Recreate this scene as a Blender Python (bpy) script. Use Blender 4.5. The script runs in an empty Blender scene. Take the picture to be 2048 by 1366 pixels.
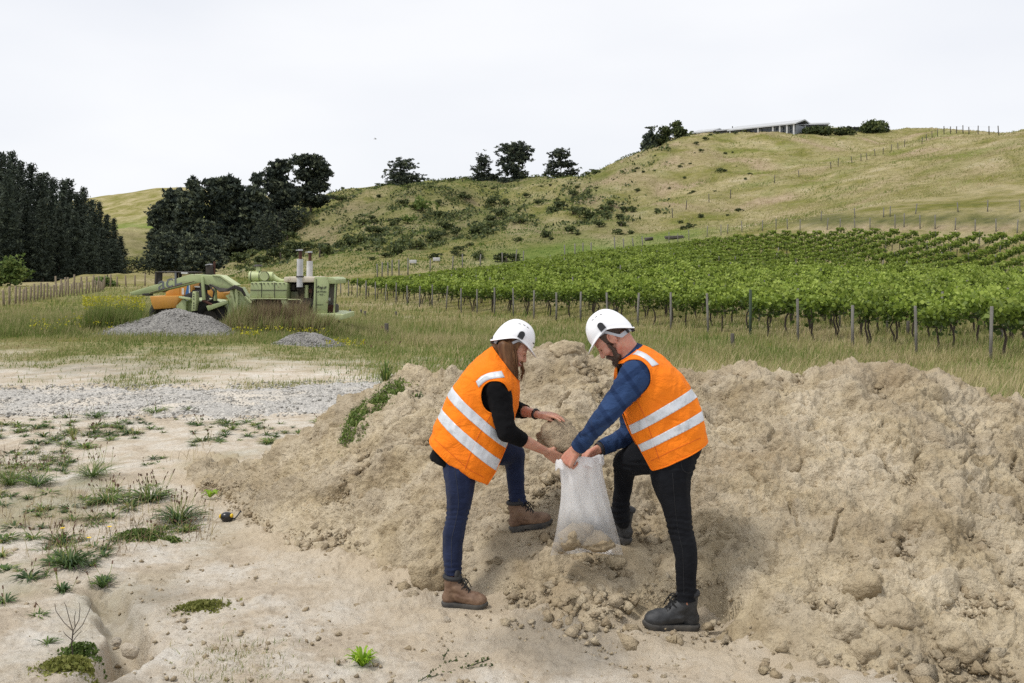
import bpy, bmesh, math, random
import numpy as np
from mathutils import Vector, Matrix, Euler, Quaternion

random.seed(7)
RNG = np.random.default_rng(7)
SC = bpy.context.scene
COL = SC.collection
R = math.radians
EYE = 1.95          # camera height above the trodden ground
FOC = 1991.0        # focal length in photo pixels (35 mm lens on a 36 mm sensor, 2048 px wide)
HOR = 535.0         # photo row of the horizon

# ------------------------------------------------------------------ camera
cam_data = bpy.data.cameras.new('camera')
cam_data.lens = 35.0
cam_data.sensor_width = 36.0
cam_data.shift_y = -(683.0 - HOR) / 2048.0
cam_data.clip_start = 0.1
cam_data.clip_end = 3000.0
cam = bpy.data.objects.new('camera', cam_data)
cam.location = (0, 0, EYE)
cam.rotation_euler = (R(90), 0, 0)
COL.objects.link(cam)
SC.camera = cam

# ------------------------------------------------------------------ sky and sun (bright overcast)
SUN_DIR = Vector((-0.46, -0.22, 0.86)).normalized()       # towards the sun
world = bpy.data.worlds.new('World')
SC.world = world
world.use_nodes = True
wn, wl = world.node_tree.nodes, world.node_tree.links
wn.clear()
w_out = wn.new('ShaderNodeOutputWorld')
w_bg = wn.new('ShaderNodeBackground')
w_bg.inputs['Strength'].default_value = 0.1
sky = wn.new('ShaderNodeTexSky')
sky.sky_type = 'NISHITA'
sky.sun_disc = False
sky.sun_elevation = math.asin(SUN_DIR.z)
sky.sun_rotation = math.atan2(SUN_DIR.x, SUN_DIR.y)
w_tc = wn.new('ShaderNodeTexCoord')
w_map = wn.new('ShaderNodeMapping')
w_map.inputs['Scale'].default_value = (1.0, 1.0, 3.0)
w_noise = wn.new('ShaderNodeTexNoise')
w_noise.inputs['Scale'].default_value = 2.2
w_noise.inputs['Detail'].default_value = 4.0
w_noise.inputs['Roughness'].default_value = 0.45
w_ramp = wn.new('ShaderNodeValToRGB')
w_ramp.color_ramp.elements[0].position = 0.30
w_ramp.color_ramp.elements[0].color = (5.35, 5.5, 5.85, 1)
w_ramp.color_ramp.elements[1].position = 0.62
w_ramp.color_ramp.elements[1].color = (6.15, 6.2, 6.35, 1)
w_mix = wn.new('ShaderNodeMix')
w_mix.data_type = 'RGBA'
w_mix.inputs['Factor'].default_value = 0.95
wl.new(w_tc.outputs['Generated'], w_map.inputs['Vector'])
wl.new(w_map.outputs['Vector'], w_noise.inputs['Vector'])
wl.new(w_noise.outputs['Fac'], w_ramp.inputs['Fac'])
wl.new(sky.outputs['Color'], w_mix.inputs[6])
wl.new(w_ramp.outputs['Color'], w_mix.inputs[7])
wl.new(w_mix.outputs[2], w_bg.inputs['Color'])
wl.new(w_bg.outputs['Background'], w_out.inputs['Surface'])

sun_data = bpy.data.lights.new('sun', 'SUN')
sun_data.energy = 1.5
sun_data.angle = R(11)
sun_data.color = (1.0, 0.96, 0.90)
sun = bpy.data.objects.new('sun', sun_data)
sun.rotation_euler = SUN_DIR.to_track_quat('Z', 'Y').to_euler()
sun.location = (-20, -10, 40)
COL.objects.link(sun)

SC.view_settings.view_transform = 'Standard'
SC.view_settings.look = 'None'
SC.view_settings.exposure = 0.68
SC.view_settings.gamma = 1.0
SC.view_settings.use_curve_mapping = False
SC.render.engine = 'CYCLES'
SC.cycles.max_bounces = 6
SC.cycles.diffuse_bounces = 3
SC.cycles.glossy_bounces = 2
SC.cycles.transmission_bounces = 4
SC.cycles.transparent_max_bounces = 12
SC.cycles.caustics_reflective = False
SC.cycles.caustics_refractive = False
SC.cycles.use_denoising = False
SC.cycles.adaptive_threshold = 0.004
SC.cycles.sample_clamp_indirect = 4.0
SC.cycles.denoising_input_passes = "RGB_ALBEDO_NORMAL"
SC.cycles.denoising_prefilter = "ACCURATE"

# ------------------------------------------------------------------ small helpers
def P(px, py, Y):
    """point at distance Y that the photo shows at pixel (px, py)"""
    return Vector(((px - 1024.0) / FOC * Y, Y, EYE - (py - HOR) / FOC * Y))

def tag(o, label=None, cat=None, group=None, kind=None):
    if label: o['label'] = label
    if cat: o['category'] = cat
    if group: o['group'] = group
    if kind: o['kind'] = kind
    return o

def empty(name, loc, label=None, cat=None, group=None):
    o = bpy.data.objects.new(name, None)
    o.empty_display_size = 0.2
    o.location = loc
    COL.objects.link(o)
    return tag(o, label, cat, group)

def nth(i):
    w = 'zeroth first second third fourth fifth sixth seventh eighth ninth tenth eleventh twelfth'.split()
    return w[i] if i < len(w) else '%d%s' % (i, {1: 'st', 2: 'nd', 3: 'rd'}.get(i % 10, 'th') if i % 100 not in (11, 12, 13) else 'th')
def world_origin(o):
    v = Vector(o.location)
    while o.parent:
        o = o.parent
        v += Vector(o.location)
    return v

def link_mesh(name, me, mat=None, parent=None, smooth=True, loc=None):
    """link mesh data given in world coordinates; under a parent the parent's (unrotated) origin is taken off"""
    o = bpy.data.objects.new(name, me)
    me.name = name
    if mat is not None:
        me.materials.clear()
        for m in (mat if isinstance(mat, (list, tuple)) else [mat]):
            me.materials.append(m)
    if parent is not None:
        off = world_origin(parent)
        me.transform(Matrix.Translation(-off))
        o.parent = parent
    elif loc is not None:
        me.transform(Matrix.Translation(-Vector(loc)))
        o.location = loc
    if smooth and len(me.polygons):
        me.polygons.foreach_set('use_smooth', np.ones(len(me.polygons), dtype=bool))
    COL.objects.link(o)
    return o

def np_mesh(name, verts, faces_flat, loop_totals, attrs=None):
    """fast mesh from arrays; attrs: {name: per-vertex floats or (n,3) colours}"""
    me = bpy.data.meshes.new(name)
    verts = np.ascontiguousarray(verts, dtype=np.float32)
    faces_flat = np.ascontiguousarray(faces_flat, dtype=np.int32).ravel()
    loop_totals = np.ascontiguousarray(loop_totals, dtype=np.int32)
    me.vertices.add(len(verts))
    me.vertices.foreach_set('co', verts.ravel())
    me.loops.add(len(faces_flat))
    me.loops.foreach_set('vertex_index', faces_flat)
    me.polygons.add(len(loop_totals))
    starts = np.concatenate([[0], np.cumsum(loop_totals)[:-1]]).astype(np.int32)
    me.polygons.foreach_set('loop_start', starts)
    me.polygons.foreach_set('loop_total', loop_totals)
    for k, a in (attrs or {}).items():
        a = np.asarray(a, dtype=np.float32)
        if a.ndim == 1:
            at = me.attributes.new(k, 'FLOAT', 'POINT')
            at.data.foreach_set('value', a)
        else:
            at = me.attributes.new(k, 'FLOAT_COLOR', 'POINT')
            c = np.ones((len(a), 4), dtype=np.float32); c[:, :3] = a
            at.data.foreach_set('color', c.ravel())
    me.update(calc_edges=True)
    me.validate()
    return me

def grid_faces(nu, nv):
    i = np.arange(nu * nv).reshape(nv, nu)
    f = np.stack([i[:-1, :-1], i[:-1, 1:], i[1:, 1:], i[1:, :-1]], -1).reshape(-1, 4)
    return f

def mesh_from(verts, faces):
    me = bpy.data.meshes.new('m')
    me.from_pydata([tuple(v) for v in verts], [], faces)
    me.update()
    return me

def bm_mesh(bm, name='m'):
    me = bpy.data.meshes.new(name)
    bmesh.ops.recalc_face_normals(bm, faces=bm.faces)
    bm.to_mesh(me); bm.free()
    return me

# ------------------------------------------------------------------ noise in numpy
_perm = np.random.default_rng(3).permutation(512).astype(np.int64)
_g = np.random.default_rng(4).normal(size=(512, 3)); _g /= np.linalg.norm(_g, axis=1)[:, None]
def _h(ix, iy, iz):
    return _perm[(_perm[(_perm[ix & 511] + iy) & 511] + iz) & 511]
def noise3(x, y, z):
    x, y, z = np.broadcast_arrays(np.asarray(x, float), np.asarray(y, float), np.asarray(z, float))
    ix, iy, iz = np.floor(x).astype(np.int64), np.floor(y).astype(np.int64), np.floor(z).astype(np.int64)
    fx, fy, fz = x - ix, y - iy, z - iz
    s = lambda t: t * t * t * (t * (t * 6 - 15) + 10)
    u, v, w = s(fx), s(fy), s(fz)
    out = 0
    for dx in (0, 1):
        for dy in (0, 1):
            for dz in (0, 1):
                g = _g[_h(ix + dx, iy + dy, iz + dz)]
                d = g[..., 0] * (fx - dx) + g[..., 1] * (fy - dy) + g[..., 2] * (fz - dz)
                out = out + d * (u if dx else 1 - u) * (v if dy else 1 - v) * (w if dz else 1 - w)
    return out * 1.6
def fbm(x, y, z=0.0, octv=4, gain=0.5, ridged=False):
    a, t, f = 1.0, 0.0, 1.0
    for o in range(octv):
        n = noise3(x * f + o * 17.3, y * f - o * 9.1, z * f + o * 5.7)
        t = t + a * ((1 - 2 * np.abs(n)) if ridged else n)
        a *= gain; f *= 2.03
    return t
def clods(x, y, size, fill, seed, rmin=0.25, rmax=0.6):
    """heights of rounded lumps scattered on a plane: cell size, share of cells filled"""
    gx, gy = x / size, y / size
    ix, iy = np.floor(gx).astype(np.int64), np.floor(gy).astype(np.int64)
    best = np.zeros_like(gx)
    wob = 0.30 * noise3(gx * 2.1 + seed, gy * 2.1, seed * 1.7) + 0.22 * noise3(gx * 5.3, gy * 5.3 + seed, seed * 0.7)
    for dx in (-1, 0, 1):
        for dy in (-1, 0, 1):
            cx, cy = ix + dx, iy + dy
            h = _h(cx + seed * 13, cy - seed * 7, np.full_like(cx, seed))
            h2 = _h(cx - seed * 5, cy + seed * 3, np.full_like(cx, seed + 11))
            on = (h / 511.0) < fill
            jx, jy = (h2 / 511.0), ((h * 7 + h2 * 3) % 512) / 511.0
            r = rmin + (rmax - rmin) * (((h * 3 + h2 * 5) % 512) / 511.0) ** 2
            el = 0.75 + 0.5 * (((h * 11 + h2) % 512) / 511.0)
            d = np.hypot((gx - cx - jx) * el, (gy - cy - jy) / el) / r + wob
            ta = h2 * .37
            tilt = 0.5 * ((gx - cx - jx) * np.cos(ta) + (gy - cy - jy) * np.sin(ta)) / r
            hh = np.where(on & (d < 1), r * np.minimum(np.clip(1 - d, 0, 1) ** .55, .62 + tilt), 0)
            best = np.maximum(best, hh)
    return best * size

def plates(x, y, size, seed):
    """broken slabs: every cell of an irregular net has its own height and tilt, so its borders are sharp steps"""
    wx, wy = .20 * noise3(x / size * 1.4, y / size * 1.4, seed), .20 * noise3(x / size * 1.4, y / size * 1.4, seed + 9.0)
    gx, gy = x / size + wx, y / size + wy
    ix, iy = np.floor(gx).astype(np.int64), np.floor(gy).astype(np.int64)
    best = np.full_like(gx, 9.0); out = np.zeros_like(gx)
    for dx in (-1, 0, 1):
        for dy in (-1, 0, 1):
            cx, cy = ix + dx, iy + dy
            h = _h(cx + seed * 13, cy - seed * 7, np.full_like(cx, seed)); h2 = _h(cx - seed * 5, cy + seed * 3, np.full_like(cx, seed + 11))
            ax, ay = gx - cx - h2 / 511.0, gy - cy - ((h * 7 + h2 * 3) % 512) / 511.0
            d = ax * ax + ay * ay; t = h * .61
            v = (h2 * 5 + h) % 512 / 511.0 - .5 + .9 * (ax * np.cos(t) + ay * np.sin(t))
            m = d < best
            out = np.where(m, v, out); best = np.where(m, d, best)
    return out * size
# ------------------------------------------------------------------ materials
def new_mat(name):
    m = bpy.data.materials.new(name)
    m.use_nodes = True
    nt = m.node_tree
    b = nt.nodes['Principled BSDF']
    return m, nt, b

def ramp(nt, stops, fac):
    r = nt.nodes.new('ShaderNodeValToRGB')
    e = r.color_ramp.elements
    while len(e) < len(stops): e.new(0.5)
    for el, (p, c) in zip(e, stops):
        el.position = p; el.color = (c[0], c[1], c[2], 1)
    nt.links.new(fac, r.inputs['Fac'])
    return r.outputs['Color']

def tex_noise(nt, scale, detail=4, rough=0.6, coord='Object', stretch=None, dist=0.0):
    tc = nt.nodes.new('ShaderNodeTexCoord')
    v = tc.outputs[coord]
    if stretch:
        mp = nt.nodes.new('ShaderNodeMapping'); mp.inputs['Scale'].default_value = stretch
        nt.links.new(v, mp.inputs['Vector']); v = mp.outputs['Vector']
    n = nt.nodes.new('ShaderNodeTexNoise')
    n.inputs['Scale'].default_value = scale
    n.inputs['Detail'].default_value = detail
    n.inputs['Roughness'].default_value = rough
    n.inputs['Distortion'].default_value = dist
    nt.links.new(v, n.inputs['Vector'])
    return n.outputs['Fac']

def mixc(nt, a, b, fac, mode='MIX'):
    m = nt.nodes.new('ShaderNodeMix'); m.data_type = 'RGBA'; m.blend_type = mode
    for sock, val in ((m.inputs[6], a), (m.inputs[7], b)):
        if hasattr(val, 'links'): nt.links.new(val, sock)
        else: sock.default_value = (val[0], val[1], val[2], 1)
    if hasattr(fac, 'links'): nt.links.new(fac, m.inputs['Factor'])
    else: m.inputs['Factor'].default_value = fac
    return m.outputs[2]

def mathn(nt, op, a, b=0.0, clamp=False):
    m = nt.nodes.new('ShaderNodeMath'); m.operation = op; m.use_clamp = clamp
    for s, v in ((m.inputs[0], a), (m.inputs[1], b)):
        if hasattr(v, 'links'): nt.links.new(v, s)
        else: s.default_value = v
    return m.outputs[0]

def attr(nt, name, color=False):
    a = nt.nodes.new('ShaderNodeAttribute'); a.attribute_name = name
    return a.outputs['Color' if color else 'Fac']

def add_bump(nt, b, height, strength=0.5, dist=0.01):
    bp = nt.nodes.new('ShaderNodeBump')
    bp.inputs['Strength'].default_value = strength
    bp.inputs['Distance'].default_value = dist
    nt.links.new(height, bp.inputs['Height'])
    nt.links.new(bp.outputs['Normal'], b.inputs['Normal'])

def simple(name, col, rough=0.6, col2=None, scale=8.0, detail=5, bump=None, metal=0.0, lo=0.35, hi=0.65, stretch=None, spec=None):
    """one-colour procedural material with a noise-mixed second colour and optional bump (scale, strength, distance)"""
    m, nt, b = new_mat(name)
    b.inputs['Roughness'].default_value = rough
    b.inputs['Metallic'].default_value = metal
    if spec is not None: b.inputs['Specular IOR Level'].default_value = spec
    if col2 is None: col2 = tuple(c * 0.82 for c in col)
    n = tex_noise(nt, scale, detail, 0.6, 'Object', stretch)
    nt.links.new(ramp(nt, [(lo, col), (hi, col2)], n), b.inputs['Base Color'])
    if bump:
        add_bump(nt, b, tex_noise(nt, bump[0], 5, 0.65, 'Object', stretch), bump[1], bump[2])
    return m

def leafy(name, stops, transl=0.35, rough=0.6, attr_name='tint'):
    """foliage: colour by a per-leaf attribute, diffuse with some light passing through"""
    m = bpy.data.materials.new(name); m.use_nodes = True
    nt = m.node_tree; nt.nodes.clear()
    out = nt.nodes.new('ShaderNodeOutputMaterial')
    c = ramp(nt, stops, attr(nt, attr_name))
    oi = nt.nodes.new('ShaderNodeObjectInfo')
    hs = nt.nodes.new('ShaderNodeHueSaturation')
    nt.links.new(c, hs.inputs['Color'])
    nt.links.new(mathn(nt, 'ADD', mathn(nt, 'MULTIPLY', oi.outputs['Random'], 0.35), 0.83), hs.inputs['Value'])
    c = hs.outputs['Color']
    d = nt.nodes.new('ShaderNodeBsdfPrincipled'); d.inputs['Roughness'].default_value = rough
    d.inputs['Specular IOR Level'].default_value = 0.25
    nt.links.new(c, d.inputs['Base Color'])
    t = nt.nodes.new('ShaderNodeBsdfTranslucent'); nt.links.new(c, t.inputs['Color'])
    mx = nt.nodes.new('ShaderNodeMixShader'); mx.inputs[0].default_value = transl
    nt.links.new(d.outputs[0], mx.inputs[1]); nt.links.new(t.outputs[0], mx.inputs[2])
    nt.links.new(mx.outputs[0], out.inputs['Surface'])
    return m
# ------------------------------------------------------------------ the lie of the land
# one profile per bearing: distance -> height; each bearing is named by the photo column it passes through
def zpy(Y, py): return EYE - (py - HOR) / FOC * Y
def _pchip(x, y, xi):
    x = np.asarray(x, float); y = np.asarray(y, float)
    h = np.diff(x); d = np.diff(y) / h
    m = np.zeros_like(y)
    for i in range(1, len(x) - 1):
        if d[i - 1] * d[i] > 0:
            w1, w2 = 2 * h[i] + h[i - 1], h[i] + 2 * h[i - 1]
            m[i] = (w1 + w2) / (w1 / d[i - 1] + w2 / d[i])
    m[0], m[-1] = d[0], d[-1]
    k = np.clip(np.searchsorted(x, xi) - 1, 0, len(x) - 2)
    t = (xi - x[k]) / h[k]
    t = np.clip(t, 0, 1)
    return ((2*t**3 - 3*t**2 + 1) * y[k] + (t**3 - 2*t**2 + t) * h[k] * m[k] + (-2*t**3 + 3*t**2) * y[k+1] + (t**3 - t**2) * h[k] * m[k+1])

NEAR = [(2.0, 0.0), (13.0, 0.0)]
PROFILES = {   # column: [(distance, height)], heights of far points read off their photo rows
    -900: NEAR + [(30, 0), (70, -.9), (160, -.9), (230, zpy(230, 540)), (320, zpy(320, 500)), (450, zpy(450, 455)), (620, zpy(620, 420)), (760, zpy(760, 440))],
    0:   NEAR + [(30, 0), (45, -.4), (70, -.9), (160, -.9), (225, zpy(225, 549)), (320, zpy(320, 515)), (450, zpy(450, 470)), (620, zpy(620, 415)), (760, zpy(760, 430))],
    150: NEAR + [(30, 0), (45, -.4), (70, -.9), (160, -.9), (225, zpy(225, 549)), (300, zpy(300, 525)), (430, zpy(430, 480)), (620, zpy(620, 402)), (760, zpy(760, 420))],
    250: NEAR + [(30, 0), (45, -.4), (70, -.9), (160, -.9), (240, zpy(240, 549)), (290, zpy(290, 515)), (335, zpy(335, 462)), (420, zpy(420, 458)), (620, zpy(620, 388)), (760, zpy(760, 410))],
    340: NEAR + [(30, 0), (45, -.4), (70, -.9), (160, -.9), (240, zpy(240, 548)), (290, zpy(290, 520)), (335, zpy(335, 474)), (420, zpy(420, 455)), (620, zpy(620, 377)), (760, zpy(760, 400))],
    450: NEAR + [(30, 0), (45, -.4), (70, -.9), (150, -.6), (215, zpy(215, 545)), (260, zpy(260, 515)), (320, zpy(320, 470)), (420, zpy(420, 430)), (620, zpy(620, 378)), (760, zpy(760, 400))],
    540: NEAR + [(30, 0), (45, -.4), (70, -1.0), (140, -.4), (190, zpy(190, 538)), (215, zpy(215, 512)), (260, zpy(260, 478)), (300, zpy(300, 440)), (420, zpy(420, 408)), (560, zpy(560, 395)), (760, zpy(760, 415))],
    620: NEAR + [(30, -.1), (45, -.5), (70, -1.1), (130, -.2), (165, zpy(165, 540)), (190, zpy(190, 522)), (240, zpy(240, 470)), (290, zpy(290, 412)), (330, zpy(330, 402)), (430, zpy(430, 398)), (600, zpy(600, 430))],
    700: NEAR + [(30, -.2), (45, -.6), (70, -1.1), (100, -.85), (140, .5), (160, zpy(160, 535)), (190, zpy(190, 508)), (240, zpy(240, 455)), (300, zpy(300, 385)), (330, zpy(330, 379)), (380, zpy(380, 384)), (600, zpy(600, 440))],
    800: NEAR + [(30, -.4), (45, -.8), (75, -1.25), (100, -.7), (140, .9), (160, zpy(160, 527)), (200, zpy(200, 488)), (250, zpy(250, 432)), (300, zpy(300, 378)), (330, zpy(330, 373)), (400, zpy(400, 380)), (600, zpy(600, 440))],
    900: NEAR + [(30, -.5), (45, -.9), (65, -1.3), (100, -.2), (140, 1.1), (160, zpy(160, 523)), (200, zpy(200, 480)), (250, zpy(250, 420)), (300, zpy(300, 372)), (370, zpy(370, 363)), (430, zpy(430, 368)), (600, zpy(600, 440))],
    1000: NEAR + [(30, -.6), (45, -1.0), (60, -1.25), (100, .2), (142, 1.5), (158, zpy(158, 519)), (185, zpy(185, 490)), (240, zpy(240, 425)), (300, zpy(300, 375)), (370, zpy(370, 363)), (430, zpy(430, 370)), (600, zpy(600, 440))],
    1100: NEAR + [(30, -.7), (45, -1.1), (55, -1.15), (100, 1.0), (144, 2.6), (158, zpy(158, 509)), (180, zpy(180, 484)), (240, zpy(240, 415)), (300, zpy(300, 363)), (340, zpy(340, 357)), (400, zpy(400, 365)), (600, zpy(600, 440))],
    1220: NEAR + [(28, -.8), (45, -1.1), (52, -1.0), (100, 1.4), (145, 3.7), (157, zpy(157, 497)), (175, zpy(175, 476)), (230, zpy(230, 405)), (280, zpy(280, 335)), (305, zpy(305, 325)), (340, zpy(340, 330)), (600, zpy(600, 440))],
    1300: NEAR + [(26, -.8), (44, -1.0), (100, 2.1), (145, 3.9), (156, zpy(156, 488)), (172, zpy(172, 470)), (230, zpy(230, 390)), (280, zpy(280, 308)), (302, zpy(302, 299)), (340, zpy(340, 305)), (600, zpy(600, 440))],
    1400: NEAR + [(26, -.8), (41, -1.0), (100, 1.4), (143, 4.6), (153, zpy(153, 476)), (170, zpy(170, 458)), (230, zpy(230, 375)), (285, zpy(285, 279)), (305, zpy(305, 271)), (350, zpy(350, 272)), (400, zpy(400, 285)), (600, zpy(600, 440))],
    1500: NEAR + [(25, -.8), (38, -1.0), (92, .7), (139, 5.2), (148, zpy(148, 465)), (166, zpy(166, 445)), (230, zpy(230, 362)), (284, zpy(284, 272)), (306, zpy(306, 268)), (350, zpy(350, 271)), (400, zpy(400, 285)), (600, zpy(600, 440))],
    1620: NEAR + [(24, -.8), (35, -1.0), (87, .45), (130, 5.3), (138, zpy(138, 455)), (145, zpy(145, 440)), (158, zpy(158, 428)), (225, zpy(225, 350)), (280, zpy(280, 271)), (306, zpy(306, 268)), (350, zpy(350, 271)), (400, zpy(400, 285)), (600, zpy(600, 440))],
    1750: NEAR + [(23, -.8), (33, -1.0), (82, .35), (122, 5.3), (128, zpy(128, 452)), (131, zpy(131, 430)), (150, zpy(150, 408)), (215, zpy(215, 335)), (285, zpy(285, 277)), (305, zpy(305, 269)), (350, zpy(350, 271)), (400, zpy(400, 285)), (600, zpy(600, 440))],
    1900: NEAR + [(22, -.8), (31, -.95), (77, .1), (113, 4.7), (119, zpy(119, 460)), (122, zpy(122, 428)), (140, zpy(140, 400)), (190, zpy(190, 320)), (220, zpy(220, 285)), (280, zpy(280, 268)), (320, zpy(320, 267)), (400, zpy(400, 285)), (600, zpy(600, 440))],
    2048: NEAR + [(21, -.8), (30, -.9), (72, 0), (104, 4.3), (110, zpy(110, 463)), (113, zpy(113, 430)), (130, zpy(130, 395)), (175, zpy(175, 300)), (200, zpy(200, 266)), (230, zpy(230, 262)), (300, zpy(300, 285)), (600, zpy(600, 440))],
    2200: NEAR + [(21, -.8), (30, -.9), (68, -.1), (98, 4.0), (104, zpy(104, 463)), (107, zpy(107, 430)), (125, zpy(125, 385)), (165, zpy(165, 275)), (190, zpy(190, 235)), (220, zpy(220, 232)), (300, zpy(300, 270)), (600, zpy(600, 440))],
    3000: NEAR + [(21, -.8), (30, -.9), (60, 2.0), (90, 4.5), (110, zpy(110, 430)), (160, zpy(160, 270)), (190, zpy(190, 235)), (220, zpy(220, 232)), (300, zpy(300, 270)), (600, zpy(600, 440))],
}
_cols = sorted(PROFILES)
LY = np.linspace(math.log(2.0), math.log(760.0), 700)
_Y = np.exp(LY)
_tab = np.stack([_pchip([k[0] for k in PROFILES[c]], [k[1] for k in PROFILES[c]], np.minimum(_Y, PROFILES[c][-1][0])) for c in _cols])
CPX = np.arange(-900, 3001, 20.0)
_T = np.stack([_pchip(_cols, _tab[:, j], CPX) for j in range(len(_Y))], 1)          # (bearing, distance)
for _ in range(2):
    _T[1:-1] = 0.25 * _T[:-2] + 0.5 * _T[1:-1] + 0.25 * _T[2:]

def rough_hill(X, Y):
    """gullies and slips of the grazed hills, growing with distance beyond the fields"""
    m = np.clip((Y - 150) / 60, 0, 1)
    a = fbm(X / 34.0, Y / 60.0, 1.3, 4, 0.55) * 2.6 + fbm(X / 9.0 + Y / 30.0, Y / 16.0, 4.1, 3, 0.55) * 0.75
    far = np.clip((Y - 340) / 80, 0, 1)
    m2 = np.clip((Y - 14) / 20, 0, 1)
    return m * a * (1 - 0.6 * far) * (0.8 + 0.55 * np.clip((.25 - X / Y) / .2, 0, 1) * np.clip((320 - Y) / 40, 0, 1)) + m2 * fbm(X / 7.0, Y / 7.0, 0.3, 3) * 0.10

GULLY = [(-2.52, 6.2), (-2.34, 5.84), (-2.16, 5.51), (-2.01, 5.25), (-1.94, 5.07), (-1.93, 4.82), (-2.0, 4.6)]
def gully(X, Y):
    d = np.full(np.shape(X), 9.0)
    for (x0, y0), (x1, y1) in zip(GULLY[:-1], GULLY[1:]):
        ex, ey = x1 - x0, y1 - y0
        t = np.clip(((X - x0) * ex + (Y - y0) * ey) / (ex * ex + ey * ey), 0, 1)
        d = np.minimum(d, np.hypot(X - x0 - t * ex, Y - y0 - t * ey))
    d = d + 0.05 * noise3(X * 6, Y * 6, 2.2)
    depth = np.clip((6.25 - Y) / 0.35, 0, 1) * (0.45 + 0.55 * np.clip((5.7 - Y) / .4, 0, 1)) * np.clip((Y - 4.62) / .4, 0, 1)
    return -0.27 * depth / (1 + np.exp((d - 0.095) / 0.014))

def H(X, Y, fine=True):
    X = np.asarray(X, float); Y = np.asarray(Y, float)
    px = np.clip(X / Y * FOC + 1024.0, CPX[0], CPX[-1] - 1e-3)
    a = (px - CPX[0]) / 20.0
    b = (np.log(np.clip(Y, 2.01, 755)) - LY[0]) / (LY[1] - LY[0])
    i, j = np.floor(a).astype(int), np.floor(b).astype(int)
    fa, fb = a - i, b - j
    i2, j2 = np.minimum(i + 1, len(CPX) - 1), np.minimum(j + 1, len(LY) - 1)
    z = (_T[i, j] * (1 - fa) * (1 - fb) + _T[i2, j] * fa * (1 - fb) + _T[i, j2] * (1 - fa) * fb + _T[i2, j2] * fa * fb)
    z = z + rough_hill(X, Y)
    if fine:
        nr = np.clip((30 - Y) / 10, 0, 1)
        z = z + nr * (fbm(X * 0.9, Y * 0.9, 7.7, 3) * 0.035)
    return z

def ground_z(x, y): return float(H(np.array([x]), np.array([y]))[0])

def hit(px, py, ymin=14.0, ymax=700.0, pick='last_front'):
    """where the sight line through a photo pixel first meets the land"""
    Ys = np.exp(np.linspace(math.log(ymin), math.log(ymax), 900))
    X = (px - 1024) / FOC * Ys
    zr = EYE - (py - HOR) / FOC * Ys
    zz = H(X, Ys)
    k = np.argmax(zz >= zr)
    if zz[k] < zr[k]:
        k = int(np.argmin(zr - zz))
    return float(X[k]), float(Ys[k]), float(zz[k])

# ------------------------------------------------------------------ materials of the land
def mat_ground():
    m, nt, b = new_mat('bare_earth')
    b.inputs['Roughness'].default_value = 0.95; b.inputs['Specular IOR Level'].default_value = 0.1
    n1 = tex_noise(nt, 1.9, 8, 0.68)
    c = ramp(nt, [(0.33, (0.665, 0.625, 0.555)), (0.46, (0.61, 0.55, 0.46)), (0.57, (0.53, 0.45, 0.345)), (0.70, (0.41, 0.345, 0.265))], n1)
    n2 = tex_noise(nt, 22, 5, 0.7)
    c = mixc(nt, c, ramp(nt, [(0.32, (0.60, 0.56, 0.50)), (0.5, (1, 1, 1)), (0.75, (1.14, 1.12, 1.08))], n2), 0.65, 'MULTIPLY')
    c = mixc(nt, c, (0.55, 0.455, 0.325), mathn(nt, 'MULTIPLY', attr(nt, 'crumb'), 0.9, True))
    c = mixc(nt, c, (0.24, 0.215, 0.175), attr(nt, 'dark_tone'))
    c = mixc(nt, c, ramp(nt, [(0.35, (0.15, 0.17, 0.055)), (0.55, (0.25, 0.22, 0.10)), (0.7, (0.36, 0.30, 0.18))], tex_noise(nt, 3.0, 5, 0.7)), attr(nt, 'turf'))
    nt.links.new(c, b.inputs['Base Color'])
    h = mathn(nt, 'ADD', mathn(nt, 'MULTIPLY', n2, 0.8), tex_noise(nt, 75, 5, 0.75))
    add_bump(nt, b, h, 1.0, 0.016)
    return m

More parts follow.
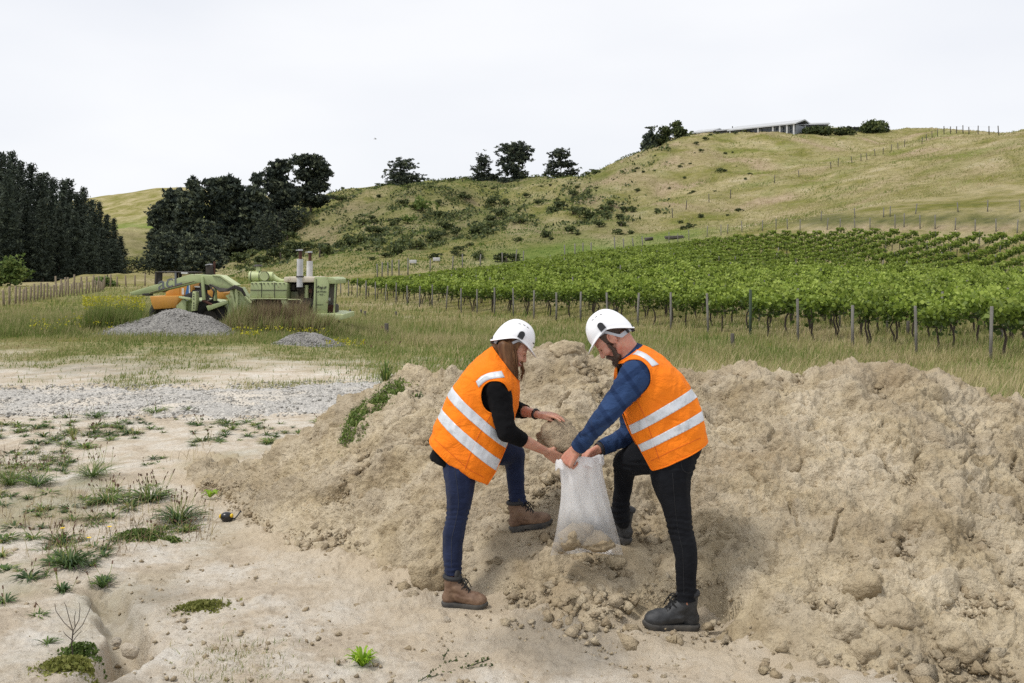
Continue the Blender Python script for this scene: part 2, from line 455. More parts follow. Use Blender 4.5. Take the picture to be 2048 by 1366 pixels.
def mat_mound():
    m, nt, b = new_mat('dug_clay')
    b.inputs['Roughness'].default_value = 0.97; b.inputs['Specular IOR Level'].default_value = 0.08
    n1 = tex_noise(nt, 1.7, 6, 0.65)
    c = ramp(nt, [(0.32, (0.62, 0.53, 0.385)), (0.46, (0.48, 0.397, 0.265)), (0.60, (0.345, 0.275, 0.175))], n1)
    n2 = tex_noise(nt, 16, 6, 0.72)
    c = mixc(nt, c, ramp(nt, [(0.3, (0.50, 0.455, 0.38)), (0.48, (1, 1, 1)), (0.70, (1.24, 1.23, 1.20))], n2), 0.85, 'MULTIPLY')
    c = mixc(nt, c, (0.58, 0.51, 0.40), mathn(nt, 'MULTIPLY', attr(nt, 'crumb'), 0.45, True))
    c = mixc(nt, c, (0.38, 0.295, 0.19), attr(nt, 'dark_tone'))
    nt.links.new(c, b.inputs['Base Color'])
    tc = nt.nodes.new('ShaderNodeTexCoord')
    hs = [mathn(nt, 'MULTIPLY', n2, 0.8), tex_noise(nt, 55, 6, 0.78)]
    for sc, wt in ((19, .9), (47, .5)):
        v = nt.nodes.new('ShaderNodeTexVoronoi'); v.inputs['Scale'].default_value = sc; v.inputs['Detail'].default_value = 2; v.inputs['Randomness'].default_value = 1
        nz = nt.nodes.new('ShaderNodeTexNoise'); nz.inputs['Scale'].default_value = sc * .7; nt.links.new(tc.outputs['Object'], nz.inputs['Vector'])
        va = nt.nodes.new('ShaderNodeVectorMath'); va.operation = 'SCALE'; va.inputs['Scale'].default_value = 1.6 / sc; nt.links.new(nz.outputs['Color'], va.inputs[0])
        vb = nt.nodes.new('ShaderNodeVectorMath'); vb.operation = 'ADD'; nt.links.new(tc.outputs['Object'], vb.inputs[0]); nt.links.new(va.outputs[0], vb.inputs[1])
        nt.links.new(vb.outputs[0], v.inputs['Vector']); hs.append(mathn(nt, 'MULTIPLY', v.outputs['Distance'], -wt))
    h = hs[0]
    for q in hs[1:]: h = mathn(nt, 'ADD', h, q)
    add_bump(nt, b, h, 1.0, 0.013)
    return m

def mat_field():
    m, nt, b = new_mat('rough_pasture')
    b.inputs['Roughness'].default_value = 1.0; b.inputs['Specular IOR Level'].default_value = 0.0
    # patches stretched across the slope, as grazed grass lies
    n1 = tex_noise(nt, 0.13, 8, 0.70, 'Object', (0.8, 0.5, 1.8), 0.4)
    c = ramp(nt, [(0.27, (0.135, 0.15, 0.04)), (0.40, (0.215, 0.205, 0.065)), (0.50, (0.31, 0.275, 0.13)), (0.60, (0.40, 0.345, 0.195)), (0.72, (0.50, 0.435, 0.30))], n1)
    n2 = tex_noise(nt, 0.75, 7, 0.72, 'Object', (1.0, 0.8, 1.8))
    c = mixc(nt, c, ramp(nt, [(0.30, (0.68, 0.72, 0.66)), (0.5, (1, 1, 1)), (0.70, (1.2, 1.16, 1.1))], n2), 0.85, 'MULTIPLY')
    c = mixc(nt, c, ramp(nt, [(0.35, (0.11, 0.19, 0.035)), (0.65, (0.21, 0.27, 0.07))], n2), mathn(nt, 'MULTIPLY', attr(nt, 'lush'), 0.85, True))
    c = mixc(nt, c, ramp(nt, [(0.35, (0.30, 0.22, 0.14)), (0.65, (0.50, 0.40, 0.28))], n2), attr(nt, 'bare'))
    c = mixc(nt, c, ramp(nt, [(0.35, (0.075, 0.092, 0.034)), (0.65, (0.16, 0.165, 0.065))], n2), attr(nt, 'scrub'))
    nt.links.new(c, b.inputs['Base Color'])
    add_bump(nt, b, mathn(nt, 'ADD', n2, tex_noise(nt, 4.0, 5, 0.7)), 1.0, 0.35)
    return m
# ------------------------------------------------------------------ heap of dug clay: shape
M_COL = [360, 430, 500, 560, 640, 740, 830, 930, 1010, 1060, 1100, 1150, 1210, 1350, 1480, 1600, 1720, 1850, 1920, 2048, 2300, 2720]
M_TOE = [9.2, 8.7, 7.9, 7.4, 6.95, 6.5, 6.12, 5.85, 5.68, 5.58, 5.5, 5.42, 5.38, 5.42, 5.2, 5.0, 4.84, 4.72, 4.66, 4.6, 4.6, 5.2]
M_CRY = [9.6, 9.3, 8.9, 8.6, 8.5, 8.5, 8.4, 8.2, 7.9, 7.8, 7.7, 7.6, 7.5, 7.5, 7.4, 7.4, 7.4, 7.4, 7.4, 7.4, 7.5, 7.6]
M_CPY = [960, 948, 912, 880, 838, 780, 737, 733, 700, 686, 677, 684, 710, 732, 728, 734, 730, 737, 768, 800, 850, 1000]
M_CZ = [max(EYE - (p - HOR) / FOC * y - .125, .015) for p, y in zip(M_CPY, M_CRY)]
def mound_params(px):
    px = np.clip(px, 360, 2719.9)
    return _pchip(M_COL, M_TOE, px), _pchip(M_COL, M_CRY, px), _pchip(M_COL, M_CZ, px)
def mound_base(X, Y):
    px = X / Y * FOC + 1024
    t, c, zc = mound_params(px)
    sl = zc / np.maximum(c - t, 0.3)
    front = sl * (Y - t) * (0.9 + 0.1 * np.clip((Y - t) / (c - t), 0, 1))
    back = zc + 0.04 - 0.55 * (Y - c)
    k = 0.06
    z = -k * np.logaddexp(-front / k, -back / k) + 0.04
    edge = np.clip((px - 350) / 60, 0, 1) * np.clip((2700 - px) / 100, 0, 1)
    return np.where((edge > 0) & (Y > t - .6), z, -0.2) - 0.2 * (1 - edge)
def mound_z(x, y):
    return max(float(mound_base(np.array([x]), np.array([y]))[0]), ground_z(x, y))

def clay_relief(U, V, amp=1.0):
    """heights of lumps and crumbs over a surface patch"""
    h = fbm(U * 1.1, V * 1.1, 3.3, 3) * 0.055
    h = h + fbm(U * 3.2, V * 2.6, 8.1, 6, 0.62, ridged=True) * 0.030
    h = h - 0.035 * np.clip(fbm(U * 5.5, V * 4.4, 41.0, 3, .6, ridged=True) - .95, 0, 1)
    patch = np.clip(0.5 + 1.3 * noise3(U * 0.9, V * 0.9, 11.0), 0, 1)
    h = h + clods(U, V, 0.40, 0.28, 5, 0.14, 0.34) * 0.9 * (0.3 + 0.7 * patch)
    h = np.maximum(h, h * 0.6 + clods(U + .3, V, 0.17, 0.55, 9, 0.16, 0.5) * 1.0 * (0.35 + 0.65 * patch))
    w1, w2 = .03 * noise3(U * 9, V * 9, 1.0), .03 * noise3(U * 9, V * 9, 7.0)
    h = h + clods(U + w1, V + .7 + w2, 0.085, 0.42, 14, 0.2, 0.6) * 0.62 * (0.3 + 0.7 * patch)
    h = h + clods(U + .11 + w2, V + w1, 0.045, 0.5, 21, 0.2, 0.6) * 0.6
    rr = fbm(U * 7.5 + 4 * w1, V * 6.5, 15.2, 4, 0.62, ridged=True)
    h = h + (np.clip(rr, -1.2, 1.1) * .020 - .045 * np.clip(-rr - .1, 0, 1)) * (0.55 + 0.45 * patch)
    pl = np.clip(.5 + 1.6 * noise3(U * .8 + 3, V * .8, 23.0), 0, 1)
    h = h + plates(U, V, .26, 3) * .13 * pl + plates(U, V, .10, 7) * .16 * (.35 + .65 * pl) + plates(U, V, .045, 12) * .15
    h = h + fbm(U * 21, V * 19, 5.2, 3, 0.7) * 0.006
    return h * amp

CRACKS = [[(1572, 1028), (1590, 1052), (1597, 1078)], [(1678, 1045), (1680, 1062), (1668, 1085), (1662, 1108)], [(1497, 975), (1506, 990), (1516, 1000)],
          [(1580, 972), (1604, 962), (1608, 948)], [(1838, 745 + 190), (1826, 944)], [(1762, 930), (1772, 950), (1784, 962)], [(1142, 800), (1126, 815), (1120, 830)], [(2024, 930), (2020, 945)]]
def on_mound(px, py):
    ys = np.linspace(4.4, 8.6, 400); xs = (px - 1024) / FOC * ys
    z = np.maximum(mound_base(xs, ys), 0); zr = EYE - (py - HOR) / FOC * ys
    k = int(np.argmax(z >= zr))
    return np.array([xs[k], ys[k], z[k]])

# prints of the four boots: (heel, toe, height of the sole)
def _fp(h, t, Y0, Y1):
    a, b = P(*h, Y0), P(*t, Y1); return (a.x, a.y, b.x, b.y, a.z, b.z)
FEET = [_fp((884, 1211), (973, 1218), 5.74, 5.675), _fp((1019.5, 1062), (1105, 1050.5), 6.16, 6.12), _fp((1398, 1259), (1284, 1257), 5.40, 5.36), _fp((1262, 1088), (1180, 1065), 5.86, 5.97)]
def press(pos, low_off, high):
    pos = pos.copy()
    for x0, y0, x1, y1, z0, z1 in FEET:
        if z0 > .1 and not high: continue
        if z0 < .1: z0, z1 = z0 + low_off, z1 + low_off
        ex, ey = x1 - x0, y1 - y0; L = math.hypot(ex, ey)
        t = ((pos[..., 0] - x0) * ex + (pos[..., 1] - y0) * ey) / (L * L); tc = np.clip(t, 0, 1)
        d = np.maximum(np.hypot(pos[..., 0] - x0 - tc * ex, pos[..., 1] - y0 - tc * ey) - .055, 0)
        lim = z0 + (z1 - z0) * tc + .004 + np.where(pos[..., 1] < y0, .25, .75) * d + 1.5 * np.maximum(d - .10, 0)
        pos[..., 2] = np.minimum(pos[..., 2], np.where(d < .75, lim, 9))
        lo = z0 + (z1 - z0) * tc - .004 - (.9 if z0 > .1 else .45) * np.maximum(d - .012, 0)
        pos[..., 2] = np.where(d < .5, np.maximum(pos[..., 2], lo), pos[..., 2])
    return pos
def clear_of_feet(x, y):
    m = np.ones(len(x), bool)
    for x0, y0, x1, y1, _a, _b in FEET:
        ex, ey = x1 - x0, y1 - y0; tc = np.clip(((x - x0) * ex + (y - y0) * ey) / (ex * ex + ey * ey), 0, 1)
        m &= np.hypot(x - x0 - tc * ex, y - y0 - tc * ey) > .10
    return m

def build_mound():
    nu, nv = 780, 430
    px = np.linspace(370, 2700, nu)
    px = np.concatenate([np.linspace(370, 2120, 720), np.linspace(2130, 2700, 60)])
    t, c, zc = mound_params(px)
    s = np.linspace(0, 1, nv)[:, None]
    s = s + 0.0
    Yend = c + 1.5
    Y = (t - 0.22)[None, :] * (1 - s) + Yend[None, :] * s
    # closer rows in front
    Y = (t - 0.22)[None, :] + (Yend - t + 0.22)[None, :] * (s ** 1.12)
    X = (px[None, :] - 1024) / FOC * Y
    z = mound_base(X, Y)
    e = 0.02
    gx = (mound_base(X + e, Y) - z) / e; gy = (mound_base(X, Y + e) - z) / e
    n = np.stack([-gx, -gy, np.ones_like(z)], -1); n /= np.linalg.norm(n, axis=-1)[..., None]
    U, V = X, Y * 0.95 + z * 0.75
    h = clay_relief(U, V)
    # bigger lumps along the crest
    h = h * 1.0
    cr = np.exp(-((Y - c[None, :]) / 0.5) ** 2)
    h = h + cr * (fbm(X * 2.6, Y * 0.8, 2.0, 4) * 0.075)
    sl_ = (U - .35) * .55
    gr = fbm((U - V * sl_ * .55) * 5.5, V * .8, 19.0, 4, .6, ridged=True)
    h = h + .020 * gr * np.clip(.3 + 1.2 * noise3(U * .8, V * .8, 77.0), 0, 1)
    h = h + .055 * fbm(U * 2.1, V * 2.3, 37.0, 3, .5, ridged=True) - .03
    ds = fbm(U * 1.6 - V * 1.2, V * 0.35, 9.0, 3)             # faint runnels down the slope
    h = h + 0.02 * ds
    for line in CRACKS:
        pts = [on_mound(*p) for p in line]
        for p, q in zip(pts[:-1], pts[1:]):
            u0, v0, u1, v1 = p[0], p[1] * .95 + p[2] * .75, q[0], q[1] * .95 + q[2] * .75
            ex, ey = u1 - u0, v1 - v0
            tt = np.clip(((U - u0) * ex + (V - v0) * ey) / (ex * ex + ey * ey + 1e-9), 0, 1)
            d = np.hypot(U - u0 - tt * ex + .012 * noise3(U * 22, V * 22, 1.0), V - v0 - tt * ey)
            h = h - 0.06 * np.exp(-(d / 0.011) ** 2)
    fd = np.full(X.shape, 9.0)
    for x0, y0, x1, y1, _a, _b in FEET:
        ex, ey = x1 - x0, y1 - y0; tc = np.clip(((X - x0) * ex + (Y - y0) * ey) / (ex * ex + ey * ey), 0, 1)
        fd = np.minimum(fd, np.hypot(X - x0 - tc * ex, Y - y0 - tc * ey))
    h = h * np.clip((fd - .06) / .30, .10, 1)
    toe = np.clip((Y - t[None, :]) / 0.35, 0, 1)
    h = h * (0.45 + 0.55 * toe)
    pos = np.stack([X, Y, z], -1) + n * h[..., None]
    pos = press(pos, -.02, True)
    pos[..., 2] -= 0.10 * np.clip((t[None, :] - Y) / 0.22, 0, 1)
    dark_tone = np.clip(0.75 * fbm(U * 1.3, V * 1.3, 21.0, 4) - 0.18, 0, 0.5) + np.clip(-h * 5 - 0.05, 0, .3)  # darker in random patches and wherever the relief dips
    foot = np.exp(-(((X - 0.55) / 0.5) ** 2 + ((Y - 5.75) / 0.35) ** 2))  # wide darker patch on the slope between the two people
    dark_tone = np.clip(dark_tone + 0.35 * foot, 0, 0.75)
    crumb = np.clip(0.5 + fbm(U * 3, V * 3, 31.0, 3), 0, 1)
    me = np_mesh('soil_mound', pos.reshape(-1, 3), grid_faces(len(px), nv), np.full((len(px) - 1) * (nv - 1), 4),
                 {'dark_tone': dark_tone.ravel(), 'crumb': crumb.ravel()})
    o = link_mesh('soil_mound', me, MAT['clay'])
    return tag(o, 'big heap of dug pale clay filling the right foreground', 'soil heap')

# ------------------------------------------------------------------ ground sheets
YJOIN = 26.0
def build_ground():
    py0, py1 = 535 + FOC * EYE / YJOIN, 535 + FOC * EYE / 3.55
    rows = np.linspace(py1, py0, 350)
    Y = FOC * EYE / (rows - HOR); Y[-1] = YJOIN
    px = np.concatenate([np.linspace(-420, -20, 60), np.linspace(-16, 1500, 500), np.linspace(1510, 2500, 60)])
    YY, PX = np.meshgrid(Y, px, indexing='ij')
    X = (PX - 1024) / FOC * YY
    z = H(X, YY)
    t, c, zc = mound_params(PX)
    near = np.clip(1 - (t - YY) / (1.9 - .9 * np.clip((PX - 650) / 450, 0, 1)), 0, 1) * np.clip((PX - 250) / 200, 0, 1) * (YY < c + 1.0)
    patch = np.clip(0.5 + 1.6 * noise3(X * 1.1, YY * 1.1, 15.0), 0, 1)
    g = gully(X, YY)
    rel = clay_relief(X, YY) * 0.62 * near ** 1.4
    rel = rel + (fbm(X * 3, YY * 3, 6.0, 4) * 0.012 + clods(X, YY, 0.22, 0.34, 31, 0.12, 0.36) * 0.5 * patch + clods(X, YY, 0.07, 0.35, 33, 0.15, 0.4) * 0.4 * patch) * np.clip((14 - YY) / 4, 0, 1)
    edge = np.clip(-g / 0.17, 0, 1); edge = edge * (1 - edge) * 4
    rel = rel + (fbm(X * 8, YY * 8, 16.0, 4, .6, ridged=True) * .007 - .012 * np.clip(fbm(X * 2.2, YY * 3.0, 26.0, 4, .6, ridged=True) - .9, 0, 1)) * np.clip((12 - YY) / 3, 0, 1)
    rel = rel + edge * (clods(X, YY, 0.16, 0.8, 41, 0.2, 0.5) * 0.55)
    z = press(np.stack([X, YY, z + rel + g], -1), 0, False)[..., 2]
    cr = np.clip(near * 1.15 - 0.12 + 0.6 * fbm(X * 1.5, YY * 1.5, 3.0, 3) * near + 0.5 * (-g / .17), 0, 1)
    # darker clay between the two people and at the bottom of the runnel
    dark_tone = np.clip(0.75 * np.exp(-(((X - 0.28) / 0.55) ** 2 + ((YY - 5.15) / 0.42) ** 2)) + 0.5 * fbm(X * 2, YY * 2, 4.4, 3) - 0.05, 0, 0.6) * np.exp(-((X - .28) / 0.75) ** 2) * (YY < 6)
    dark_tone = dark_tone + 0.75 * np.exp(-(((X + 1.95) / 0.28) ** 2 + ((YY - 4.55) / 0.14) ** 2)) + 0.55 * np.exp(-(((X + 2.13) / 0.22) ** 2 + ((YY - 5.9) / 0.25) ** 2))
    dark_tone = dark_tone + np.clip(0.9 * np.exp(-(((X + 8.0) / 2.2) ** 2 + ((YY - 20.0) / 2.4) ** 2)) * (0.55 + 0.8 * noise3(X * 2, YY * 2, 1.0)), 0, .7)
    turf = np.clip((YY - 16.5) / 7.5 + 0.55 * fbm(X * 0.55, YY * 0.4, 19.0, 4), 0, 1)
    turf = np.maximum(turf, np.clip((YY - 11.5) / 2, 0, 1) * np.clip((X + 1.2) / 1.2, 0, 1))
    lefty = np.clip(0.55 * np.clip((4.6 - np.abs(YY - 7.5)) / 3, 0, 1) * np.clip((-X - 1.8) / 1.4, 0, 1) * np.clip(1.6 * fbm(X * 1.2, YY * .8, 8.0, 4) + .05, 0, 1), 0, 0.5)
    turf = np.maximum(turf, lefty)
    gf = grid_faces(len(px), len(Y)); under = (mound_base(X, YY) > z + .12).ravel(); gf = gf[~under[gf].all(1)]     # nothing is laid under the heap
    me = np_mesh('ground', np.stack([X, YY, z], -1).reshape(-1, 3), gf, np.full(len(gf), 4),
                 {'dark_tone': np.clip(dark_tone, 0, 1).ravel(), 'crumb': cr.ravel(), 'turf': turf.ravel()})
    return tag(link_mesh('ground', me, MAT['earth']), 'pale bare earth with scattered weeds in front of the clay heap', None, None, 'structure')

def build_field():
    Y = np.exp(np.concatenate([np.linspace(math.log(YJOIN), math.log(140), 120), np.linspace(math.log(141), math.log(440), 180), np.linspace(math.log(446), math.log(755), 60)]))
    Y[0] = YJOIN
    px = np.concatenate([np.linspace(-420, -20, 40), np.linspace(-15, 2063, 350), np.linspace(2075, 2500, 20)])
    YY, PX = np.meshgrid(Y, px, indexing='ij')
    X = (PX - 1024) / FOC * YY
    z = H(X, YY)
    PY = HOR + (EYE - z) / YY * FOC
    wob = 14 * fbm(X / 14, YY / 14, 2.0, 3)
    box = lambda a, lo, hi, s: 1 / (1 + np.exp(-(a - lo) / s)) * 1 / (1 + np.exp((a - hi) / s))
    lush = box(YY + wob * .2, 146, 172, 2.5) * box(PX, 970, 1420, 30)
    lush = np.maximum(lush, box(YY + wob, 345, 452, 10) * box(PX, 100, 420, 30))
    lush = np.maximum(lush, 0.5 * box(YY, 60, 130, 12) * box(PX + wob, 120, 330, 25))
    lush = np.maximum(lush, 0.55 * box(YY, 27, 44, 3) * box(PX + wob, 640, 1130, 40))
    lush = np.maximum(lush, 0.5 * np.clip(fbm(X / 13, YY / 13, 8.0, 3), 0, 1) * (YY > 150) * (PX > 540))
    bare = 0.8 * box(PX + wob, 1640, 2100, 20) * box(PY + wob * .2, 452, 463, 1.5) * (YY > 90)
    bare = np.maximum(bare, 0.75 * box(X + wob * .1, -18.3, -13.2, 0.6) * box(YY + wob * .3, 40, 51, 1.2))
    rid = fbm(X / 30 + YY / 80, YY / 55, 4.4, 3, 0.5, ridged=True)
    bare = np.maximum(bare, np.clip(rid - 0.86, 0, .6) * 1.5 * box(YY, 165, 330, 8) * (PX > 520) * np.clip(.6 + wob / 9, 0, 1))
    bare = np.maximum(bare, 0.55 * np.clip(0.4 + wob / 9, 0, 1) * box(YY, 300, 342, 5) * box(PX, 195, 330, 12))
    # two pale spurs running up the right hand hill
    for (x0, y0, x1, y1) in ((1500, 452, 1905, 318), (1690, 415, 2048, 282)):
        tt = np.clip((PX - x0) / (x1 - x0), 0, 1)
        d = PY - (y0 + (y1 - y0) * tt) - 3 * wob / 14
        bare = np.maximum(bare, 0.5 * np.exp(-(d / 5.5) ** 2) * ((PX > x0) & (PX < x1)) * (YY > 110) * np.clip(.75 + wob / 20, 0, 1))
    scrub = 0.85 * box(PX + wob, 1570, 2100, 20) * box(PY + wob * .3, 431, 449, 2) * (YY > 105) * (YY < 150)
    scr = np.clip(fbm(X / 11, YY / 18, 12.0, 4) + 0.05, 0, 1)
    scrub = np.maximum(scrub, np.clip(.55 + .5 * fbm(X / 22, YY / 30, 7.0, 3), 0, .85) * box(YY, 168, 345, 12) * box(PX + wob * 2, 420, 1240, 70))
    scrub = np.maximum(scrub, 0.75 * scr * box(YY, 185, 345, 12) * box(PX + wob, 480, 1330, 60))
    scrub = np.maximum(scrub, 0.6 * box(YY, 285, 322, 6) * box(PX, 180, 360, 15))
    sh = (PX.shape[1] - 1) * (PX.shape[0] - 1)
    j = int(np.searchsorted(Y, 152.0))
    def part(name, a, b, label):
        n = b - a + 1
        s = slice(a, b + 1)
        me = np_mesh(name, np.stack([X[s], YY[s], z[s]], -1).reshape(-1, 3), grid_faces(len(px), n), np.full((len(px) - 1) * (n - 1), 4),
                     {'lush': lush[s].ravel(), 'bare': np.clip(bare[s], 0, 1).ravel(), 'scrub': np.clip(scrub[s], 0, 1).ravel()})
        return tag(link_mesh(name, me, MAT['field']), label, None, None, 'structure')
    part('grass_field', 0, j, 'rough grass flats between the clay heap and the hill')
    part('hill', j, len(Y) - 1, 'dry grassy hill with scrub in its gullies')

def build_track():
    px = np.linspace(-400, 800, 260)
    edge = lambda q, s: 0.45 * noise3(q / 60.0, s, 1.0) + 0.25 * noise3(q / 17.0, s, 2.0) + .12 * noise3(q / 6.0, s, 4.0)
    t = np.linspace(0, 1, 46)
    ya = 13.0 + edge(px, 3.0) + np.clip((px - 450) / 350, 0, 1) * .9
    yb = 16.0 + edge(px, 9.0) + np.clip((px - 520) / 250, 0, 1) * 1.3
    Y = ya[None] + (yb - ya)[None] * t[:, None]
    X = (px[None] - 1024) / FOC * Y
    prof = np.clip(np.minimum(t, 1 - t) / 0.12, 0, 1)[:, None]
    z = H(X, Y) + 0.006 + prof * (0.03 + 0.012 * noise3(X * 2.5, Y * 2.5, 3.0)) - (1 - prof) * 0.012
    m, nt, b = new_mat('crushed_rock')
    b.inputs['Roughness'].default_value = 0.9
    tc = nt.nodes.new('ShaderNodeTexCoord')
    v = nt.nodes.new('ShaderNodeTexVoronoi'); v.inputs['Scale'].default_value = 30
    nt.links.new(tc.outputs['Object'], v.inputs['Vector'])
    c = ramp(nt, [(0.0, (0.29, 0.278, 0.255)), (0.5, (0.45, 0.43, 0.393)), (1.0, (0.62, 0.59, 0.535))], v.outputs['Color'])
    c = mixc(nt, c, (0.62, 0.56, 0.47), ramp(nt, [(0.48, (0, 0, 0)), (0.62, (1, 1, 1))], tex_noise(nt, 0.9, 5, .65)))
    nt.links.new(c, b.inputs['Base Color'])
    add_bump(nt, b, v.outputs['Distance'], 1.0, 0.03)
    me = np_mesh('gravel_track', np.stack([X, Y, z], -1).reshape(-1, 3), grid_faces(len(px), len(t)), np.full((len(px) - 1) * (len(t) - 1), 4))
    tag(link_mesh('gravel_track', me, m), 'grey gravel track crossing the bare ground on the left', None, None, 'structure')
    # loose stones on it
    n = 5000
    q = RNG.uniform(-60, 770, n); tt = np.clip(RNG.normal(0.5, 0.33, n), -0.12, 1.12)
    yy = 13.0 + np.clip((q - 450) / 350, 0, 1) * .9 + tt * 3.0; xx = (q - 1024) / FOC * yy
    scatter_stones('gravel_stones', xx, yy, H(xx, yy) + 0.036, RNG.uniform(0.006, 0.017, n) * RNG.choice([1, 1, 1, 2.0], n), MAT['stone'], 'loose grey stones strewn over the gravel track')

_oct = np.array([[1, 0, 0], [0, 1, 0], [-1, 0, 0], [0, -1, 0], [0, 0, 1], [0, 0, -1], [.7, .7, .55], [-.7, .7, -.5], [.65, -.7, -.55], [-.7, -.65, .6]], float)
def _hull_faces():
    bm = bmesh.new()
    vs = [bm.verts.new(p) for p in _oct]
    bmesh.ops.convex_hull(bm, input=vs)
    bm.verts.index_update()
    f = [[v.index for v in fc.verts] for fc in bm.faces]
    bm.free(); return np.array(f)
STONE_F = _hull_faces()
def scatter_stones(name, x, y, z, size, mat, label, squash=0.65, parent=None, kind='stuff', normal=None):
    n = len(x)
    k = len(_oct)
    ang = RNG.uniform(0, 6.28, n); sx = RNG.uniform(.7, 1.3, n); sy = RNG.uniform(.6, 1.1, n)
    v = _oct[None] * (1 + RNG.uniform(-.42, .32, (n, k, 1))) * size[:, None, None]
    v[..., 0] *= sx[:, None]; v[..., 1] *= sy[:, None]; v[..., 2] *= squash
    til = RNG.uniform(-.6, .6, n)
    vx = v[..., 0] * np.cos(til)[:, None] + v[..., 2] * np.sin(til)[:, None]; vz = -v[..., 0] * np.sin(til)[:, None] + v[..., 2] * np.cos(til)[:, None]
    c, s = np.cos(ang)[:, None], np.sin(ang)[:, None]
    out = np.stack([vx * c - v[..., 1] * s + x[:, None], vx * s + v[..., 1] * c + y[:, None], vz + z[:, None]], -1)
    f = (STONE_F[None] + (np.arange(n) * k)[:, None, None]).reshape(-1, 3)
    me = np_mesh(name, out.reshape(-1, 3), f, np.full(len(f), 3), {'tint': np.repeat(RNG.random(n), k), 'dark_tone': np.repeat(RNG.random(n) ** 1.5 * .75, k), 'crumb': np.repeat(RNG.random(n), k)})
    o = link_mesh(name, me, mat, parent, smooth=False)
    return tag(o, label if parent is None else None, None, None, kind)

def clod_mesh(size, seed, sub=4, rough=0.36, flat=0.8):
    bm = bmesh.new()
    bmesh.ops.create_icosphere(bm, subdivisions=sub, radius=1.0)
    P_ = np.array([v.co[:] for v in bm.verts])
    r = 1 + rough * fbm(P_[:, 0] * 1.1 + seed, P_[:, 1] * 1.1, P_[:, 2] * 1.1 - seed, 5, 0.55)
    # chop flat faces as broken clay has
    rs = np.random.default_rng(seed)
    for _ in range(7):
        d = rs.normal(size=3); d /= np.linalg.norm(d)
        h = P_ @ d * r
        lim = rs.uniform(0.66, 0.92)
        r = np.where(h > lim, r * (lim / h) ** 0.85, r)
    r = r + 0.07 * fbm(P_[:, 0] * 5, P_[:, 1] * 5, P_[:, 2] * 5 + seed, 4, .65, ridged=True)
    Q = P_ * r[:, None] * np.array(size)[None]
    for v, q in zip(bm.verts, Q): v.co = q
    me = bpy.data.meshes.new('clod'); bm.to_mesh(me); bm.free()
    n = len(me.vertices)
    for nm, val in (('dark_tone', np.full(n, rs.uniform(0, .25))), ('crumb', rs.uniform(0.1, 1.0) * np.ones(n))):
        at = me.attributes.new(nm, 'FLOAT', 'POINT'); at.data.foreach_set('value', val.astype(np.float32))
    return me
def clod(px0, py0, px1, py1, seed, label, mound=True, tilt=(0, 0, 0), depth=0.8, name='soil_clod'):
    cx, cy = (px0 + px1) / 2, (py0 + py1) / 2
    if mound: p = on_mound(cx, cy + (py1 - py0) * .25)
    else:
        Y = FOC * EYE / (cy + (py1 - py0) * .35 - HOR); p = np.array([(cx - 1024) / FOC * Y, Y, ground_z((cx - 1024) / FOC * Y, Y)])
    w, h = (px1 - px0) / FOC * p[1] / 2, (py1 - py0) / FOC * p[1] / 2
    me = clod_mesh((w * 1.08, w * depth, h * (1.12 if mound else .95)), seed)
    o = bpy.data.objects.new(name, me); me.materials.append(MAT['clay' if mound else 'earth'])
    me.polygons.foreach_set('use_smooth', np.ones(len(me.polygons), dtype=bool))
    o.location = P(cx, cy + (0 if mound else .12 * (py1 - py0)), p[1] - 0.02)
    o.rotation_euler = tilt
    COL.objects.link(o)
    return tag(o, label, 'clod of clay', 'big clods of clay')

MAT = {}
MAT['earth'] = mat_ground(); MAT['clay'] = mat_mound(); MAT['field'] = mat_field()
def _stone():
    m, nt, b = new_mat('grey_stone'); b.inputs['Roughness'].default_value = .85
    c = ramp(nt, [(0, (0.17, 0.163, 0.148)), (.5, (0.37, 0.355, 0.322)), (1, (0.62, 0.59, 0.535))], attr(nt, 'tint'))
    nt.links.new(c, b.inputs['Base Color']); return m
MAT['stone'] = _stone()

build_ground(); build_field(); build_track()
build_mound()
for a in [
    (1662, 1230, 1737, 1297, 3, 'upright clay block at the foot of the heap right of the man'),
    (1690, 1146, 1774, 1220, 5, 'large broad clod half buried in the heap above the upright clay block'),
    (1738, 1202, 1842, 1274, 8, 'pale flat-topped clod beside the upright clay block, low on the heap'),
    (1885, 1272, 1970, 1330, 12, 'wide clod at the bottom right corner of the clay heap'),
    (1698, 1285, 1758, 1330, 15, 'whitish crumbling clod lying in front of the upright clay block'),
    (1514, 756, 1562, 808, 19, 'leaning slab of clay standing out near the top of the heap'),
    (1655, 954, 1684, 978, 22, 'small pale stone-like clod halfway up the heap right of the man'),
    (1104, 686, 1172, 722, 26, 'rounded clod on the peak of the heap between the two hard hats'),
    (1212, 1112, 1248, 1142, 29, 'clod on the slope just under the bag and the far boot of the man'),
    (830, 1120, 900, 1190, 37, 'rough lump of clay against the heel of the woman\'s brown boot'),
    (1900, 945, 1950, 980, 41, 'clod on the right slope of the heap level with the bag of soil'),
]: clod(*a)
for a in [
    (244, 1284, 274, 1312, 48, 'grey round clod lying in the mouth of the washed-out runnel'),
    (224, 1272, 242, 1292, 50, 'smaller clod next to the grey round one in the washed-out runnel'),
    (886, 1232, 901, 1248, 52, 'small cube of brown clay in front of the woman\'s boot'),
    (1246, 1262, 1290, 1284, 55, 'flat lump of clay under the toe of the man\'s black boot'),
]: clod(*a, mound=False)
